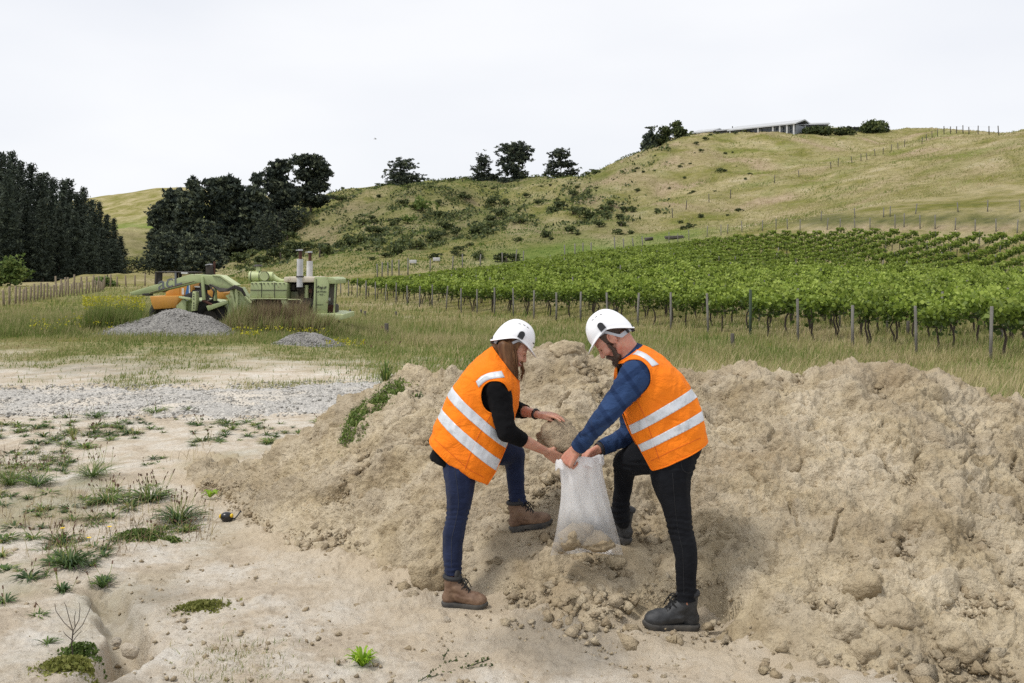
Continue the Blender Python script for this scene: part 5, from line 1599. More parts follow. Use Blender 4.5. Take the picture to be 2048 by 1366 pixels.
# collar standing round the neck
ax = (P(1240, 700, YM) - P(1268, 722, YM)).normalized()
cc = P(1261, 709, YM); u = Vector((0, 1, 0)); w_ = ax.cross(u).normalized()
V, F = [], []
for j, (h, r, ry) in enumerate(((-.035, .092, .095), (-.005, .083, .083), (.022, .074, .076), (.024, .070, .072), (-.0, .077, .077))):
    for i in range(32):
        a = 2 * math.pi * i / 32
        V.append(cc + ax * (h + .012 * math.cos(a)) + u * math.sin(a) * ry + w_ * math.cos(a) * r)
for j in range(4):
    for i in range(32): F.append((j * 32 + i, j * 32 + (i + 1) % 32, (j + 1) * 32 + (i + 1) % 32, (j + 1) * 32 + i))
hard('collar', (V, F), MAT['check'], sh_m, deg=60)

# orange vest
B = Blob()
B.loft(grow(S_m, .014), 40)
B.cone(P(1290, 738, YM - .10), .098, shn + Vector((.012, .02, .004)), .103)
B.cone(P(1280, 738, YM + .10), .098, shf + Vector((.004, -.02, .004)), .103)
me = B.skin(.009, 7)
cloth_folds(me, .009, 6, .006, 10, 2.0, (1.1, .7, .6))
keep = (1330, 810)
cut_mesh(me, [((1407, 879), (1297, 930), keep, YM), ((1297, 931), (1264, 870), keep, YM), ((1262, 868), (1247, 826), keep, YM), ((1285, 688), (1228, 728), keep, YM)])
def hole(v):
    px, py = to_px(v)
    a, b = px - 1268, py - 755
    near = (v[:, 1] < YM - .03) & (((a / 34.0) ** 2 + (b / 36.5) ** 2 < 1) | ((a < 2) & (b > -28) & (b < 36) & (a + .0 * b < 0)))
    a, b = px - 1262, py - 756
    far = (v[:, 1] > YM + .03) & ((a / 32) ** 2 + (b / 35) ** 2 < 1)
    return near | far
drop_faces(me, hole); keep_largest(me)
vest_plain = me.copy()
vest_m = link_mesh('vest', solid(me, .004, -1), MAT['hivis'], man); vest_m['label'] = 'orange safety vest with silver bands'
D = (0, 1, -.16)
for cuts in ([((1262, 867), (1381, 800), keep[:1] + (760,), YM, D), ((1254, 851), (1373, 781), (1330, 900), YM, D)],
             [((1276, 903), (1398, 842), (1330, 790), YM, D), ((1270, 889), (1392, 825), (1340, 920), YM, D)]):
    m2 = strip_from(vest_plain, cuts, .0015)
    link_mesh('reflective_strip', solid(m2, .0012, 1), MAT['tape'], vest_m)
bv = surface_tree(vest_m)
rows = band_rows([(1258, 704), (1272, 701), (1290, 707), (1304, 717), (1317, 729)], [(1249, 713.5), (1268, 709.5), (1284, 715), (1295, 723), (1304, 733.5)])
V, F = patch_on(bv, rows, .002, YM)
link_mesh('shoulder_strip', solid(fix(mesh_from(V, F)), .0012, 0), MAT['tape'], vest_m)
J = Join()
for lp in rim_loops(vest_plain):
    if (lp[0] - lp[-1]).length < 1e-4: lp = lp[:-1]
    J.add(tube(lp[::2], .0042, 6, True))
hard('edge_binding', J, MAT['hivis'], vest_m)
seam_on(vest_m, vest_m, [(1270, 794), (1288, 830), (1304, 875), (1318, 918)], YM, 'side_seam', .0022, 'vest_seam')
seam_on(vest_m, vest_m, [(1302, 922), (1340, 903), (1380, 885), (1401, 876)], YM, 'hem_seam', .0014, 'vest_seam')

# hair and beard
T = lambda x, y, z: Mm @ Vector((x * 1.02, y * 1.02, z * 1.02))
inv = Mm.inverted()
local = lambda v: (np.c_[v, np.ones(len(v))] @ np.array(inv).T)[:, :3] / 1.02
B = Blob(); B.ell(T(-.012, 0, .038), (.1045, .0795, .099), Mm.to_3x3()); B.ell(T(.035, 0, .03), (.062, .0705, .075), Mm.to_3x3())
me = B.skin(.004, 3)
v = verts_of(me); push(me, .0018 * noise3(v[:, 0] * 130, v[:, 1] * 130, v[:, 2] * 130))
def cutoff(v):
    q = local(v)
    ear = (np.hypot((q[:, 0] + .006) / .022, (q[:, 2] + .004) / .036) < 1)
    edge = .002 * noise3(q[:, 0] * 90, q[:, 1] * 90, q[:, 2] * 90)
    return (q[:, 0] > .040 + edge) | (q[:, 2] < np.where(q[:, 0] > -.03, np.where(q[:, 0] > .012, -.035, .012), -.040 + .25 * (q[:, 0] + .1)) + edge) | ear
drop_faces(me, cutoff)
hair_m = link_mesh('hair', me, MAT['hair_dark'], man); hair_m['label'] = 'short dark brown hair'
B = Blob()
C = lambda a, ra, b, rb: B.cone(T(*a), ra, T(*b), rb)
for s in (1, -1):
    C((.032, .0625 * s, -.008), .007, (.034, .058 * s, -.045), .011)
    C((.034, .056 * s, -.045), .012, (.048, .043 * s, -.085), .019)
    C((.045, .044 * s, -.085), .020, (.080, .012 * s, -.110), .024)
    C((.092, .014 * s, -.050), .009, (.080, .030 * s, -.066), .010)
    C((.080, .030 * s, -.066), .010, (.066, .034 * s, -.092), .016)
C((.094, .012, -.050), .008, (.094, -.012, -.050), .008)
C((.082, 0, -.105), .026, (.088, 0, -.122), .020)
me = B.skin(.004, 3); v = verts_of(me)
push(me, .0025 * noise3(v[:, 0] * 150, v[:, 1] * 150, v[:, 2] * 150))
beard = link_mesh('beard', me, MAT['hair_dark'], man); beard['label'] = 'full dark brown beard'
J = Join(); v = verts_of(me) + np.array(world_origin(man)); nn = normals_of(me)
rs = np.random.default_rng(5)
down = Mm.to_3x3() @ Vector((.35, 0, -1))
for i in rs.choice(len(v), min(900, len(v)), replace=False):
    p = Vector(v[i]); d = (Vector(nn[i]) * .6 + down * .8).normalized()
    J.add(tube([p - d * .002, p + d * .009], .0009, 3, taper=lambda t: 1 - .8 * t))
hard('whisker', J, MAT['hair_dark'], beard); 
bpy.data.objects['whisker']['kind'] = 'stuff'
# ear, a closer shape over the body's own
for s in (1, -1):
    V, F = tube([T(-.006 + .0165 * math.cos(a) - .006 * (a > 4), (.077 + .005 * math.sin(a * .5)) * s, -.002 + .029 * math.sin(a)) for a in np.linspace(-.9, 4.3, 18)], .0048, 7)
    hard('ear_rim', (V, F), MAT['skin_ruddy'], man)
hat_m = hard_hat(man, head_frame(P(1224, 676, YM - .005), 37, -10, -1), -.006)

d = (wrf - elf).normalized(); c = wrf - d * .004
u = d.cross(Vector((0, 0, 1))).normalized(); w_ = d.cross(u)
hard('wrist_watch', tube([c + (u * math.cos(a) + w_ * math.sin(a)) * .034 for a in np.linspace(0, 2 * math.pi, 25)[:-1]], .005, 8, True, flat=2.3), MAT['padding'], man)
boot(man, P(1398, 1259, 5.40), P(1284, 1257, 5.36) - P(1398, 1259, 5.40), (0, 0, 1), .313, MAT['black_leather'], 'black boot flat on the ground')
hz = P(1262, 1088, 5.86)
boot(man, hz, Vector((-.80, .30, .16)), (0, 0, 1), .305, MAT['black_leather'], 'black boot stepping up on the heap')
# ------------------------------------------------------------------ clod held in the hands, bag of soil, tape measure
def free_clod(p, r, seed, label, group=None, rot=(0, 0, 0), cat='clod of clay'):
    me = clod_mesh(r, seed, 4, .30)
    me.attributes['dark_tone'].data.foreach_set('value', np.full(len(me.vertices), .55, np.float32))
    o = bpy.data.objects.new('soil_clod', me); me.materials.append(MAT['clay'])
    me.polygons.foreach_set('use_smooth', np.ones(len(me.polygons), dtype=bool))
    o.location = p; o.rotation_euler = rot; COL.objects.link(o)
    return tag(o, label, cat, group)
free_clod(P(1120, 878, 5.955), (.130, .10, .116), 61, 'big brown clod held between the woman\'s two hands', 'big clods of clay', (0, R(14), 0))
free_clod(P(1152, 905, 5.93), (.085, .075, .085), 66, 'piece of clay dropping into the mouth of the bag', 'big clods of clay', (0, R(40), .3))

YB = 5.58
bag = empty('plastic_bag', P(1172, 1108, YB), 'clear plastic sack half filled with soil held open by the man', 'plastic bag')
def bag_mat():
    m = bpy.data.materials.new('clear_polythene'); m.use_nodes = True
    nt = m.node_tree; nt.nodes.clear(); L = nt.links
    out = nt.nodes.new('ShaderNodeOutputMaterial')
    d = nt.nodes.new('ShaderNodeBsdfDiffuse'); d.inputs['Color'].default_value = (0.96, 0.96, 0.96, 1)
    t = nt.nodes.new('ShaderNodeBsdfTranslucent'); t.inputs['Color'].default_value = (0.96, 0.96, 0.96, 1)
    g = nt.nodes.new('ShaderNodeBsdfGlossy'); g.inputs['Roughness'].default_value = 0.22; g.inputs['Color'].default_value = (.9, .9, .92, 1)
    tr = nt.nodes.new('ShaderNodeBsdfTransparent'); tr.inputs['Color'].default_value = (.97, .97, .97, 1)
    bp = nt.nodes.new('ShaderNodeBump'); bp.inputs['Strength'].default_value = 0.8; bp.inputs['Distance'].default_value = 0.01
    L.new(mathn(nt, 'ADD', tex_noise(nt, 14, 5, 0.6, 'Object', (1, 1, .35), 1.0), mathn(nt, 'MULTIPLY', tex_noise(nt, 60, 3, .6), .25)), bp.inputs['Height'])
    for s in (d, t, g): L.new(bp.outputs['Normal'], s.inputs['Normal'])
    a = nt.nodes.new('ShaderNodeMixShader'); a.inputs[0].default_value = 0.42; L.new(d.outputs[0], a.inputs[1]); L.new(t.outputs[0], a.inputs[2])
    b = nt.nodes.new('ShaderNodeMixShader'); L.new(a.outputs[0], b.inputs[1]); L.new(tr.outputs[0], b.inputs[2])
    L.new(mathn(nt, 'ADD', attr(nt, 'thin'), mathn(nt, 'MULTIPLY', tex_noise(nt, 7, 5, .6, 'Object', (1, 1, .5)), .3)), b.inputs[0])
    lw = nt.nodes.new('ShaderNodeLayerWeight'); lw.inputs['Blend'].default_value = .25; L.new(bp.outputs['Normal'], lw.inputs['Normal'])
    c = nt.nodes.new('ShaderNodeMixShader'); L.new(mathn(nt, 'MULTIPLY', lw.outputs['Fresnel'], .3), c.inputs[0]); L.new(b.outputs[0], c.inputs[1]); L.new(g.outputs[0], c.inputs[2])
    L.new(c.outputs[0], out.inputs['Surface'])
    return m
MAT['bag'] = bag_mat()
lv = [(918, 1116, 1203, .085), (930, 1118, 1204, .085), (948, 1120, 1206, .08), (975, 1122, 1212, .08), (1000, 1121, 1218, .085), (1030, 1117, 1225, .10), (1055, 1113, 1232, .115), (1080, 1108, 1239, .11), (1096, 1104, 1243, .075), (1106, 1102, 1245, .03), (1111, 1101, 1246, .006)]
n = 72
Vb = []
levels = np.linspace(918, 1111, 60)
L_ = np.array(lv)
for py in levels:
    xl, xr, dp = (_pchip(L_[:, 0], L_[:, i], py) for i in (1, 2, 3))
    for i in range(n):
        a = 2 * math.pi * i / n
        sx = math.copysign(abs(math.cos(a)) ** .8, math.cos(a))
        x = (xl + xr) / 2 + (xr - xl) / 2 * sx
        fold = .012 * math.sin(5 * a + 2 * math.sin(py * .03)) + .008 * math.sin(11 * a + py * .05)
        y = YB - math.sin(a) * (dp + fold * min(1, dp / .06))
        sag = 10 * math.sin(a) * 0 + (7 * (sx * .5 + .5) if False else 0)
        top = max(0, (935 - py) / 20)
        p = P(x, py - (6 * (sx + .2)) * top + 4 * math.sin(7 * a) * top * .5 + (-6 * (1 - abs(sx)) if py > 1100 else 0) * (py - 1100) / 11, y)
        Vb.append(p)
Vb = np.array(Vb)
Vb += 0.004 * np.stack([noise3(Vb[:, 0] * 13, Vb[:, 1] * 13, Vb[:, 2] * 7 + k * 7) for k in range(3)], 1) * np.array([.4, 1.6, .4])
F = [(j * n + i, j * n + (i + 1) % n, (j + 1) * n + (i + 1) % n, (j + 1) * n + i) for j in range(len(levels) - 1) for i in range(n)]
wm = mesh_from(Vb, F)
at_ = wm.attributes.new('thin', 'FLOAT', 'POINT'); at_.data.foreach_set('value', np.repeat(np.interp(levels, [918, 940, 1010, 1050, 1111], [.03, .10, .26, .58, .66]), n).astype(np.float32))
link_mesh('bag_wall', wm, MAT['bag'], bag)
# rim folded outward
Vr, Fr = [], []
for j, (o, dz) in enumerate(((0.0, .002), (.008, .006), (.013, -.004), (.015, -.022), (.016, -.046))):
    for i in range(n):
        p = Vector(Vb[i]); c = Vector(Vb[:n].mean(0)); d = (p - c); d.z = 0; d.normalize()
        Vr.append(p + d * o + Vector((0, 0, dz + .006 * math.sin(i * .9) * (j > 2))))
for j in range(4):
    for i in range(n): Fr.append((j * n + i, j * n + (i + 1) % n, (j + 1) * n + (i + 1) % n, (j + 1) * n + i))
link_mesh('folded_rim', mesh_from(Vr, Fr), MAT['bag'], bag)
free_clod(P(1148, 1072, YB - .03), (.080, .07, .066), 71, 'rounded dark clod inside the plastic sack, on the left', 'soil inside the sack')
free_clod(P(1192, 1082, YB - .03), (.098, .075, .052), 73, 'broad heap of soil inside the plastic sack, on the right', 'soil inside the sack')
free_clod(P(1122, 1094, YB + .01), (.052, .045, .03), 77, 'small pale clod in the left bottom corner of the plastic sack', 'soil inside the sack')
free_clod(P(1172, 1060, YB), (.05, .05, .04), 78, 'clod on top of the soil inside the plastic sack', 'soil inside the sack')

# tape measure dropped on the ground
c = P(453, 1036, FOC * EYE / (1043 - HOR)); gz = mound_z(c.x, c.y)
tm = empty('tape_measure', (c.x, c.y, gz + 0.0), 'small black round tape measure lying on the bare ground', 'tape measure')
c = Vector((c.x, c.y, gz + .048))
B = Blob(); B.ell(c, (.048, .040, .036)); B.ell(c + Vector((.004, 0, -.012)), (.046, .038, .032))
me = B.skin(.004, 4)
link_mesh('case', me, simple('black_gloss_case', (.012, .012, .014), .28), tm)
yel = simple('yellow_grip', (.75, .50, .02), .5)
B = Blob(); B.ell(c + Vector((.043, -.01, .010)), (.013, .022, .016)); link_mesh('grip', B.skin(.003, 3), yel, tm)
B = Blob(); B.ell(c + Vector((-.044, -.008, .004)), (.010, .020, .018)); link_mesh('button', B.skin(.003, 3), yel, tm)
hard('strap', tube([c + Vector(p) for p in ((.045, 0, -.012), (.062, -.004, -.016), (.075, -.01, -.006), (.088, .0, .012), (.098, .02, .03), (.104, .03, .034))], .0055, 8), MAT['black_plastic'], tm)
# ------------------------------------------------------------------ foliage tools
GRASS = [(0.0, (0.075, 0.135, 0.020)), (0.3, (0.160, 0.22, 0.050)), (0.55, (0.30, 0.295, 0.115)), (0.82, (0.50, 0.42, 0.235)), (1.0, (0.17, 0.11, 0.075))]
MAT['grass'] = leafy('grass_blades', GRASS, 0.35, 0.7)
MAT['strap'] = leafy('weed_leaves', [(0, (0.030, 0.062, 0.022)), (0.45, (0.075, 0.125, 0.035)), (0.7, (0.155, 0.235, 0.045)), (0.86, (0.30, 0.27, 0.09)), (1.0, (0.13, 0.075, 0.05))], 0.3, 0.55)
MAT['lime'] = leafy('bright_weed_leaves', [(0, (0.12, 0.24, 0.015)), (0.6, (0.27, 0.42, 0.03)), (1, (0.42, 0.50, 0.07))], 0.4, 0.5)
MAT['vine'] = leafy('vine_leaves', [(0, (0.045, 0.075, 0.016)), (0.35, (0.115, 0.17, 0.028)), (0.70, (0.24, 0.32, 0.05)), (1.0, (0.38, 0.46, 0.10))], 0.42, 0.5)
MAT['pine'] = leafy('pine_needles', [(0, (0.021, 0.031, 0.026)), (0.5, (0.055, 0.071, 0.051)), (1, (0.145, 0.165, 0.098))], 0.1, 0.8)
MAT['bush'] = leafy('bush_leaves', [(0, (0.030, 0.044, 0.019)), (0.55, (0.078, 0.102, 0.036)), (1, (0.165, 0.185, 0.065))], 0.2, 0.7)
MAT['fresh'] = leafy('fresh_bush_leaves', [(0, (0.055, 0.09, 0.02)), (0.5, (0.13, 0.19, 0.045)), (1, (0.26, 0.31, 0.09))], 0.3, 0.7)
MAT['yellow'] = simple('yellow_petals', (0.85, 0.62, 0.02), 0.6, (0.80, 0.50, 0.01))
MAT['bark'] = simple('grey_brown_bark', (0.075, 0.058, 0.045), 0.95, (0.13, 0.105, 0.085), 6, 5, (14, .8, .03))
MAT['vine_wood'] = simple('dark_vine_wood', (0.045, 0.035, 0.027), 0.95, (0.085, 0.065, 0.05), 20, 5)
MAT['post'] = simple('weathered_post', (0.235, 0.225, 0.205), 0.9, (0.13, 0.12, 0.105), 9, 6, (30, .6, .008), 0, .35, .65, (1, 1, .2))
MAT['post_tan'] = simple('tan_post', (0.27, 0.215, 0.15), 0.9, (0.17, 0.135, 0.095), 9, 6, None, 0, .35, .65, (1, 1, .2))
MAT['post_dark'] = simple('dark_post', (0.10, 0.09, 0.078), 0.9)
MAT['wire'] = simple('fence_wire', (0.22, 0.22, 0.22), 0.5, metal=.5)

def blades(x, y, z, h, w, tint, lean=0.35, wind=(0.25, 0.0), simple=False):
    """grass blades as bent ribbons: 5 points each"""
    n = len(x)
    a = RNG.uniform(0, 2 * math.pi, n); l = np.abs(RNG.normal(0, lean, n)); b = RNG.uniform(0, 2 * math.pi, n)
    dx, dy = np.cos(b) * l + wind[0] * RNG.random(n), np.sin(b) * l + wind[1]
    cx, cy = np.cos(a) * w / 2, np.sin(a) * w / 2
    if simple:
        v = np.stack([np.stack([x - cx, y - cy, z], 1), np.stack([x + cx, y + cy, z], 1), np.stack([x + dx * h, y + dy * h, z + h * (1 - .25 * l)], 1)], 1)
        return v.reshape(-1, 3), np.arange(3 * n).reshape(-1, 3), np.repeat(tint, 3)
    v = np.empty((n, 5, 3))
    for k, (s, t) in enumerate(((-1, 0), (1, 0), (-.8, .55), (.8, .55), (0, 1))):
        bend = t ** 1.8
        v[:, k] = np.stack([x + s * cx + dx * h * bend, y + s * cy + dy * h * bend, z + h * t * (1 - .25 * l * t)], 1)
    i = (np.arange(n) * 5)[:, None]
    tri = np.concatenate([i + [0, 1, 3], i + [0, 3, 2], i + [2, 3, 4]], 1).reshape(-1, 3)
    return v.reshape(-1, 3), tri, np.repeat(tint, 5)
def blade_obj(name, parts, mat, label, parent=None, kind='stuff'):
    V, T, A, o = [], [], [], 0
    for v, t, a in parts: V.append(v); T.append(t + o); A.append(a); o += len(v)
    V, T, A = np.concatenate(V), np.concatenate(T), np.concatenate(A)
    ob = link_mesh(name, np_mesh(name, V, T, np.full(len(T), 3), {'tint': np.clip(A, 0, 1)}), MAT[mat] if isinstance(mat, str) else mat, parent, smooth=False)
    return tag(ob, label, None, None, kind)

def cards(c, size, aspect=0.5, up=0.0, tint=None, fold=False):
    """leaf or needle-spray quads round centre points; up > 0 turns them upward"""
    n = len(c)
    d = RNG.normal(size=(n, 3)); d[:, 2] += up; d /= np.linalg.norm(d, axis=1)[:, None]
    e = np.cross(d, RNG.normal(size=(n, 3))); e /= np.linalg.norm(e, axis=1)[:, None]
    s = np.broadcast_to(size, (n,))[:, None] * RNG.uniform(.7, 1.3, (n, 1))
    a, b = d * s * .5, e * s * aspect * .5
    v = np.stack([c - a, c - a * .1 + b, c + a, c - a * .1 - b], 1).reshape(-1, 3)
    f = np.arange(4 * n).reshape(-1, 4)
    t = np.repeat(RNG.random(n) if tint is None else tint, 4)
    return v, f, t
def card_obj(name, parts, mat, parent=None, label=None, kind=None):
    V, F, A, o = [], [], [], 0
    for v, f, a in parts: V.append(v); F.append(f + o); A.append(a); o += len(v)
    F = np.concatenate(F)
    ob = link_mesh(name, np_mesh(name, np.concatenate(V), F, np.full(len(F), 4), {'tint': np.clip(np.concatenate(A), 0, 1)}), MAT[mat], parent, smooth=False)
    return tag(ob, label, None, None, kind)
def tuft_points(lobes, n, shell=.55):
    """points through a crown made of ellipsoid lobes (centre, radii), denser towards the outside"""
    vol = np.array([r[0] * r[1] * r[2] for c, r in lobes]) ** .75
    k = RNG.choice(len(lobes), n, p=vol / vol.sum())
    d = RNG.normal(size=(n, 3)); d /= np.linalg.norm(d, axis=1)[:, None]
    rad = 1 - shell * RNG.random(n) ** 1.3
    out = np.where(RNG.random(n) < .22, RNG.uniform(1.0, 1.28, n), 1.0)
    lump = out + .42 * noise3(d[:, 0] * 2.2 + k * 5.1, d[:, 1] * 2.2, d[:, 2] * 2.2 + k)
    C = np.array([c for c, r in lobes]); Rr = np.array([r for c, r in lobes])
    return C[k] + d * Rr[k] * (rad * lump)[:, None], d
def clumped(lobes, nclump, per, spread, shell=.5):
    c, d = tuft_points(lobes, nclump, shell)
    t = np.clip(.45 + .3 * RNG.normal(size=nclump), 0, 1)
    p = np.repeat(c, per, 0) + RNG.normal(size=(nclump * per, 3)) * spread * np.array([1, 1, .45])
    return p, np.clip(np.repeat(t, per) + .15 * RNG.normal(size=nclump * per), 0, 1)

def tree(name, base, top_z, lobes, label, cat='tree', group=None, mat='pine', size=.8, nclump=170, per=9, spread=.5, limbs=True, trunk_r=.35, aspect=.42, up=.5, cast=.5):
    root = empty(name, base, label, cat, group)
    p, t = clumped(lobes, nclump, per, spread, cast)
    card_obj('crown', [cards(p, size, aspect, up, t)], mat, root)
    J = Join(); b = Vector(base); tip = Vector((base[0], base[1], base[2] + (top_z - base[2]) * .85))
    mid = b.lerp(tip, .5) + Vector((RNG.normal() * .3, RNG.normal() * .3, 0))
    J.add(tube([b - Vector((0, 0, .4)), b.lerp(mid, .5), mid, mid.lerp(tip, .5), tip], trunk_r, 8, taper=lambda q: 1 - .8 * q))
    if limbs:
        for c, r in lobes:
            h = min(max(c[2] - r[2] * .6 - .6, base[2] + .15 * (top_z - base[2])), tip.z)
            s = b.lerp(tip, (h - base[2]) / max(tip.z - base[2], .1)); e = Vector(c)
            J.add(tube([s, s.lerp(e, .5) + Vector((0, 0, -.1 * r[2])), e], trunk_r * .35, 6, taper=lambda q: 1 - .7 * q))
    hard('trunk', J, MAT['bark'], root, deg=80)
    return root
def px_lobes(rows, Y, depth=1.0):
    out = []
    for (x, y, rx, ry) in rows:
        c = P(x, y, Y); r = rx / FOC * Y
        out.append((np.array(c) + np.array([0, RNG.normal() * r * .25, 0]), np.array([r, r * depth, ry / FOC * Y])))
    return out
def copy_tree(root, loc, scale=1.0, rz=0.0, label=None):
    c = root.copy(); COL.objects.link(c); c.location = loc; c.rotation_euler = (0, 0, rz); c.scale = (scale,) * 3 if np.isscalar(scale) else scale
    if label: c['label'] = label
    for ch in root.children:
        k = ch.copy(); COL.objects.link(k); k.parent = c
        for g in ch.children:
            g2 = g.copy(); COL.objects.link(g2); g2.parent = k
    return c

# ------------------------------------------------------------------ pines on the ridge and in the valley
def pine(rows, Y, label, group, n=None, size=None, base_py=None):
    k_ = 1.24 if group is RG else 1.14
    lob = px_lobes([(x, y, rx * k_, ry * (1.2 if group is RG else 1.12)) for x, y, rx, ry in rows], Y, .95)
    bx = rows[-1][0] if base_py is None else base_py[0]
    bp = P(bx, 0, Y); gz = ground_z(bp.x, Y)
    tz = max(c[2] + r[2] for c, r in lob)
    hgt = tz - gz
    return tree('pine_tree', (bp.x, Y, gz), tz, lob, label, 'pine tree', group, 'pine', size or hgt * (.075 if group is RG else .052), int((n or 26 * len(rows) + 60) * (3.2 if group is RG else 3.6)), 11, hgt * (.028 if group is RG else .017), True, hgt * .020, .45, .6, .75)
RG = 'pines on the ridge line'
pine([(806, 330, 23, 12), (794, 349, 22, 12), (827, 354, 20, 9), (783, 367, 15, 8), (835, 370, 14, 7), (808, 364, 24, 11)], 312, 'broad lone pine on the ridge, leftmost of the four ridge pines', RG, 240)
pine([(967, 322, 13, 13), (962, 343, 17, 13), (953, 361, 14, 10), (986, 360, 16, 13), (968, 365, 20, 10)], 330, 'shorter pine leaning against the tallest ridge pine', RG, 230)
pine([(1030, 297, 28, 12), (1036, 316, 22, 11), (1012, 322, 14, 9), (1024, 338, 20, 13), (1040, 350, 14, 11), (1012, 366, 20, 10), (1028, 368, 22, 9)], 325, 'tallest ridge pine with a flat-topped crown', RG, 260)
pine([(1118, 310, 17, 11), (1108, 327, 15, 8), (1131, 329, 17, 7), (1146, 344, 13, 6), (1103, 344, 13, 6), (1092, 357, 14, 3), (1122, 351, 18, 5)], 318, 'open see-through pine at the foot of the house hill', RG, 170)
VG = 'dark pines in the valley behind the machines'
for rows, Y, lab in [
    ([(318, 416, 13, 11), (312, 440, 15, 16), (320, 478, 20, 24), (322, 520, 26, 24)], 248, 'narrow dark pine at the left end of the valley clump'),
    ([(352, 392, 20, 13), (345, 420, 24, 22), (348, 460, 26, 26), (348, 500, 26, 26)], 262, 'rounded dark pine second from the left in the valley clump'),
    ([(388, 368, 9, 15), (392, 385, 14, 12), (382, 408, 20, 20), (376, 445, 24, 28), (374, 495, 26, 30)], 252, 'dark pine with a pointed top in the valley clump'),
    ([(429, 366, 17, 12), (457, 363, 18, 9), (472, 372, 12, 8), (440, 390, 30, 18), (442, 428, 32, 26), (442, 478, 34, 30)], 256, 'dark pine with a broad double top in the valley clump'),
    ([(516, 360, 11, 12), (506, 392, 24, 18), (512, 430, 30, 28), (505, 472, 32, 26)], 258, 'dark pine with a small knob at its top, middle of the valley clump'),
    ([(562, 332, 20, 13), (548, 346, 18, 14), (556, 372, 26, 18), (574, 395, 26, 18), (552, 420, 28, 22)], 275, 'tall leaning pine left of the highest one in the valley clump'),
    ([(614, 320, 28, 11), (640, 333, 18, 9), (646, 348, 16, 10), (612, 348, 22, 14), (634, 372, 22, 12), (612, 385, 22, 14), (640, 398, 22, 7), (622, 404, 22, 9)], 286, 'highest pine of the valley clump with a ragged flat crown'),
    ([(414, 458, 16, 16), (398, 486, 28, 16), (432, 492, 22, 16), (415, 520, 44, 22)], 214, 'lower spreading pine standing in front of the valley clump'),
    ([(338, 482, 24, 18), (325, 512, 32, 24), (352, 520, 32, 22)], 222, 'low dark pine at the left foot of the valley clump'),
    ([(280, 528, 22, 14), (300, 535, 24, 12)], 226, 'small dark pine between the forest edge and the valley clump'),
    ([(540, 455, 26, 26), (530, 490, 26, 20), (556, 480, 14, 16)], 244, 'dark bushy pine at the right foot of the valley clump'),
    ([(368, 420, 20, 24), (364, 470, 26, 30), (366, 515, 28, 26)], 258, 'dark pine filling the gap behind the pointed one'),
    ([(478, 400, 20, 22), (474, 445, 26, 30), (470, 495, 30, 26)], 264, 'dark pine filling the middle of the valley clump'),
    ([(590, 425, 22, 12), (575, 440, 26, 18), (560, 460, 26, 20)], 270, 'dark pine low on the slope under the highest ones'),
]: pine(rows, Y, lab, VG, 60 + 48 * len(rows))

# ------------------------------------------------------------------ plantation forest on the left
def forest_proto(seed, h=24.0):
    rs = np.random.default_rng(seed); rad = rs.uniform(2.9, 4.4); pw = rs.uniform(.55, .95)
    pts, tt = [], []
    nb = 150
    for i in range(nb):
        q = .06 + .94 * (i / nb) ** .85
        L = rad * (1 - q) ** pw * rs.uniform(.4, 1.3) + .22
        a = i * 2.4 + rs.normal(0, .3)
        ns = max(2, int(L * 3.4))
        for s in range(ns):
            f = (s + .6) / ns
            z = q * h + L * (.28 * f ** 2 - .12 * f)
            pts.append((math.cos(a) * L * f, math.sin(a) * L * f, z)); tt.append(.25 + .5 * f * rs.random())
    c = np.array(pts); t = np.array(tt)
    p = np.repeat(c, 7, 0) + rs.normal(size=(len(c) * 7, 3)) * np.array([.34, .34, .24])
    root = empty('pine_tree', (0, 0, 0), 'plantation pine', 'pine tree', 'plantation pines at the left edge')
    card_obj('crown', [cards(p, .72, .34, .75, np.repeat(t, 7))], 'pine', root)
    hard('trunk', tube([Vector((0, 0, -1)), Vector((.1, 0, h * .5)), Vector((0, 0, h * .98))], .32, 8, taper=lambda q: 1 - .9 * q), MAT['bark'], root, deg=80)
    return root
protos = [forest_proto(s) for s in (1, 2, 3, 4, 5)]
rowsF = [(-60, 300, 225), (-30, 290, 205), (4, 294, 200), (24, 308, 212), (42, 326, 205), (62, 320, 215), (80, 346, 205), (91, 338, 222), (106, 350, 212), (126, 367, 205), (138, 360, 225), (155, 379, 212), (167, 373, 230), (184, 397, 215), (199, 404, 228), (214, 424, 222), (228, 440, 232), (241, 470, 226),
         (-20, 345, 180), (15, 355, 184), (50, 378, 188), (85, 392, 186), (118, 408, 190), (150, 420, 194), (180, 436, 198), (205, 452, 204), (226, 474, 208), (236, 505, 212)]
names = ['tallest plantation pine at the left edge of the view', 'plantation pine of the back row']
for i, (x, yt, Y) in enumerate(rowsF):
    p = P(x, yt, Y); gz = ground_z(p.x, Y); s = (p.z - gz) / 24.0
    lab = ('back row' if i < 18 else 'front row')
    nth_ = ['first', 'second', 'third', 'fourth', 'fifth', 'sixth', 'seventh', 'eighth', 'ninth', 'tenth', 'eleventh', 'twelfth', 'thirteenth', 'fourteenth', 'fifteenth', 'sixteenth', 'seventeenth', 'last'][i if i < 18 else i - 18]
    if i == 27: nth_ = 'last'
    lab = 'dark plantation pine, %s from the left in the %s of the forest' % (nth_, lab)
    o = protos[i % 5] if i < 5 else copy_tree(protos[(i * 3 + i // 5) % 5], (0, 0, 0))
    o.location = (p.x, Y, gz); o.scale = (max(s, .6) * (1.0 + .5 * RNG.random()), max(s, .6), s * RNG.uniform(.95, 1.03)); o.rotation_euler = (0, 0, i * 1.7); o['label'] = lab

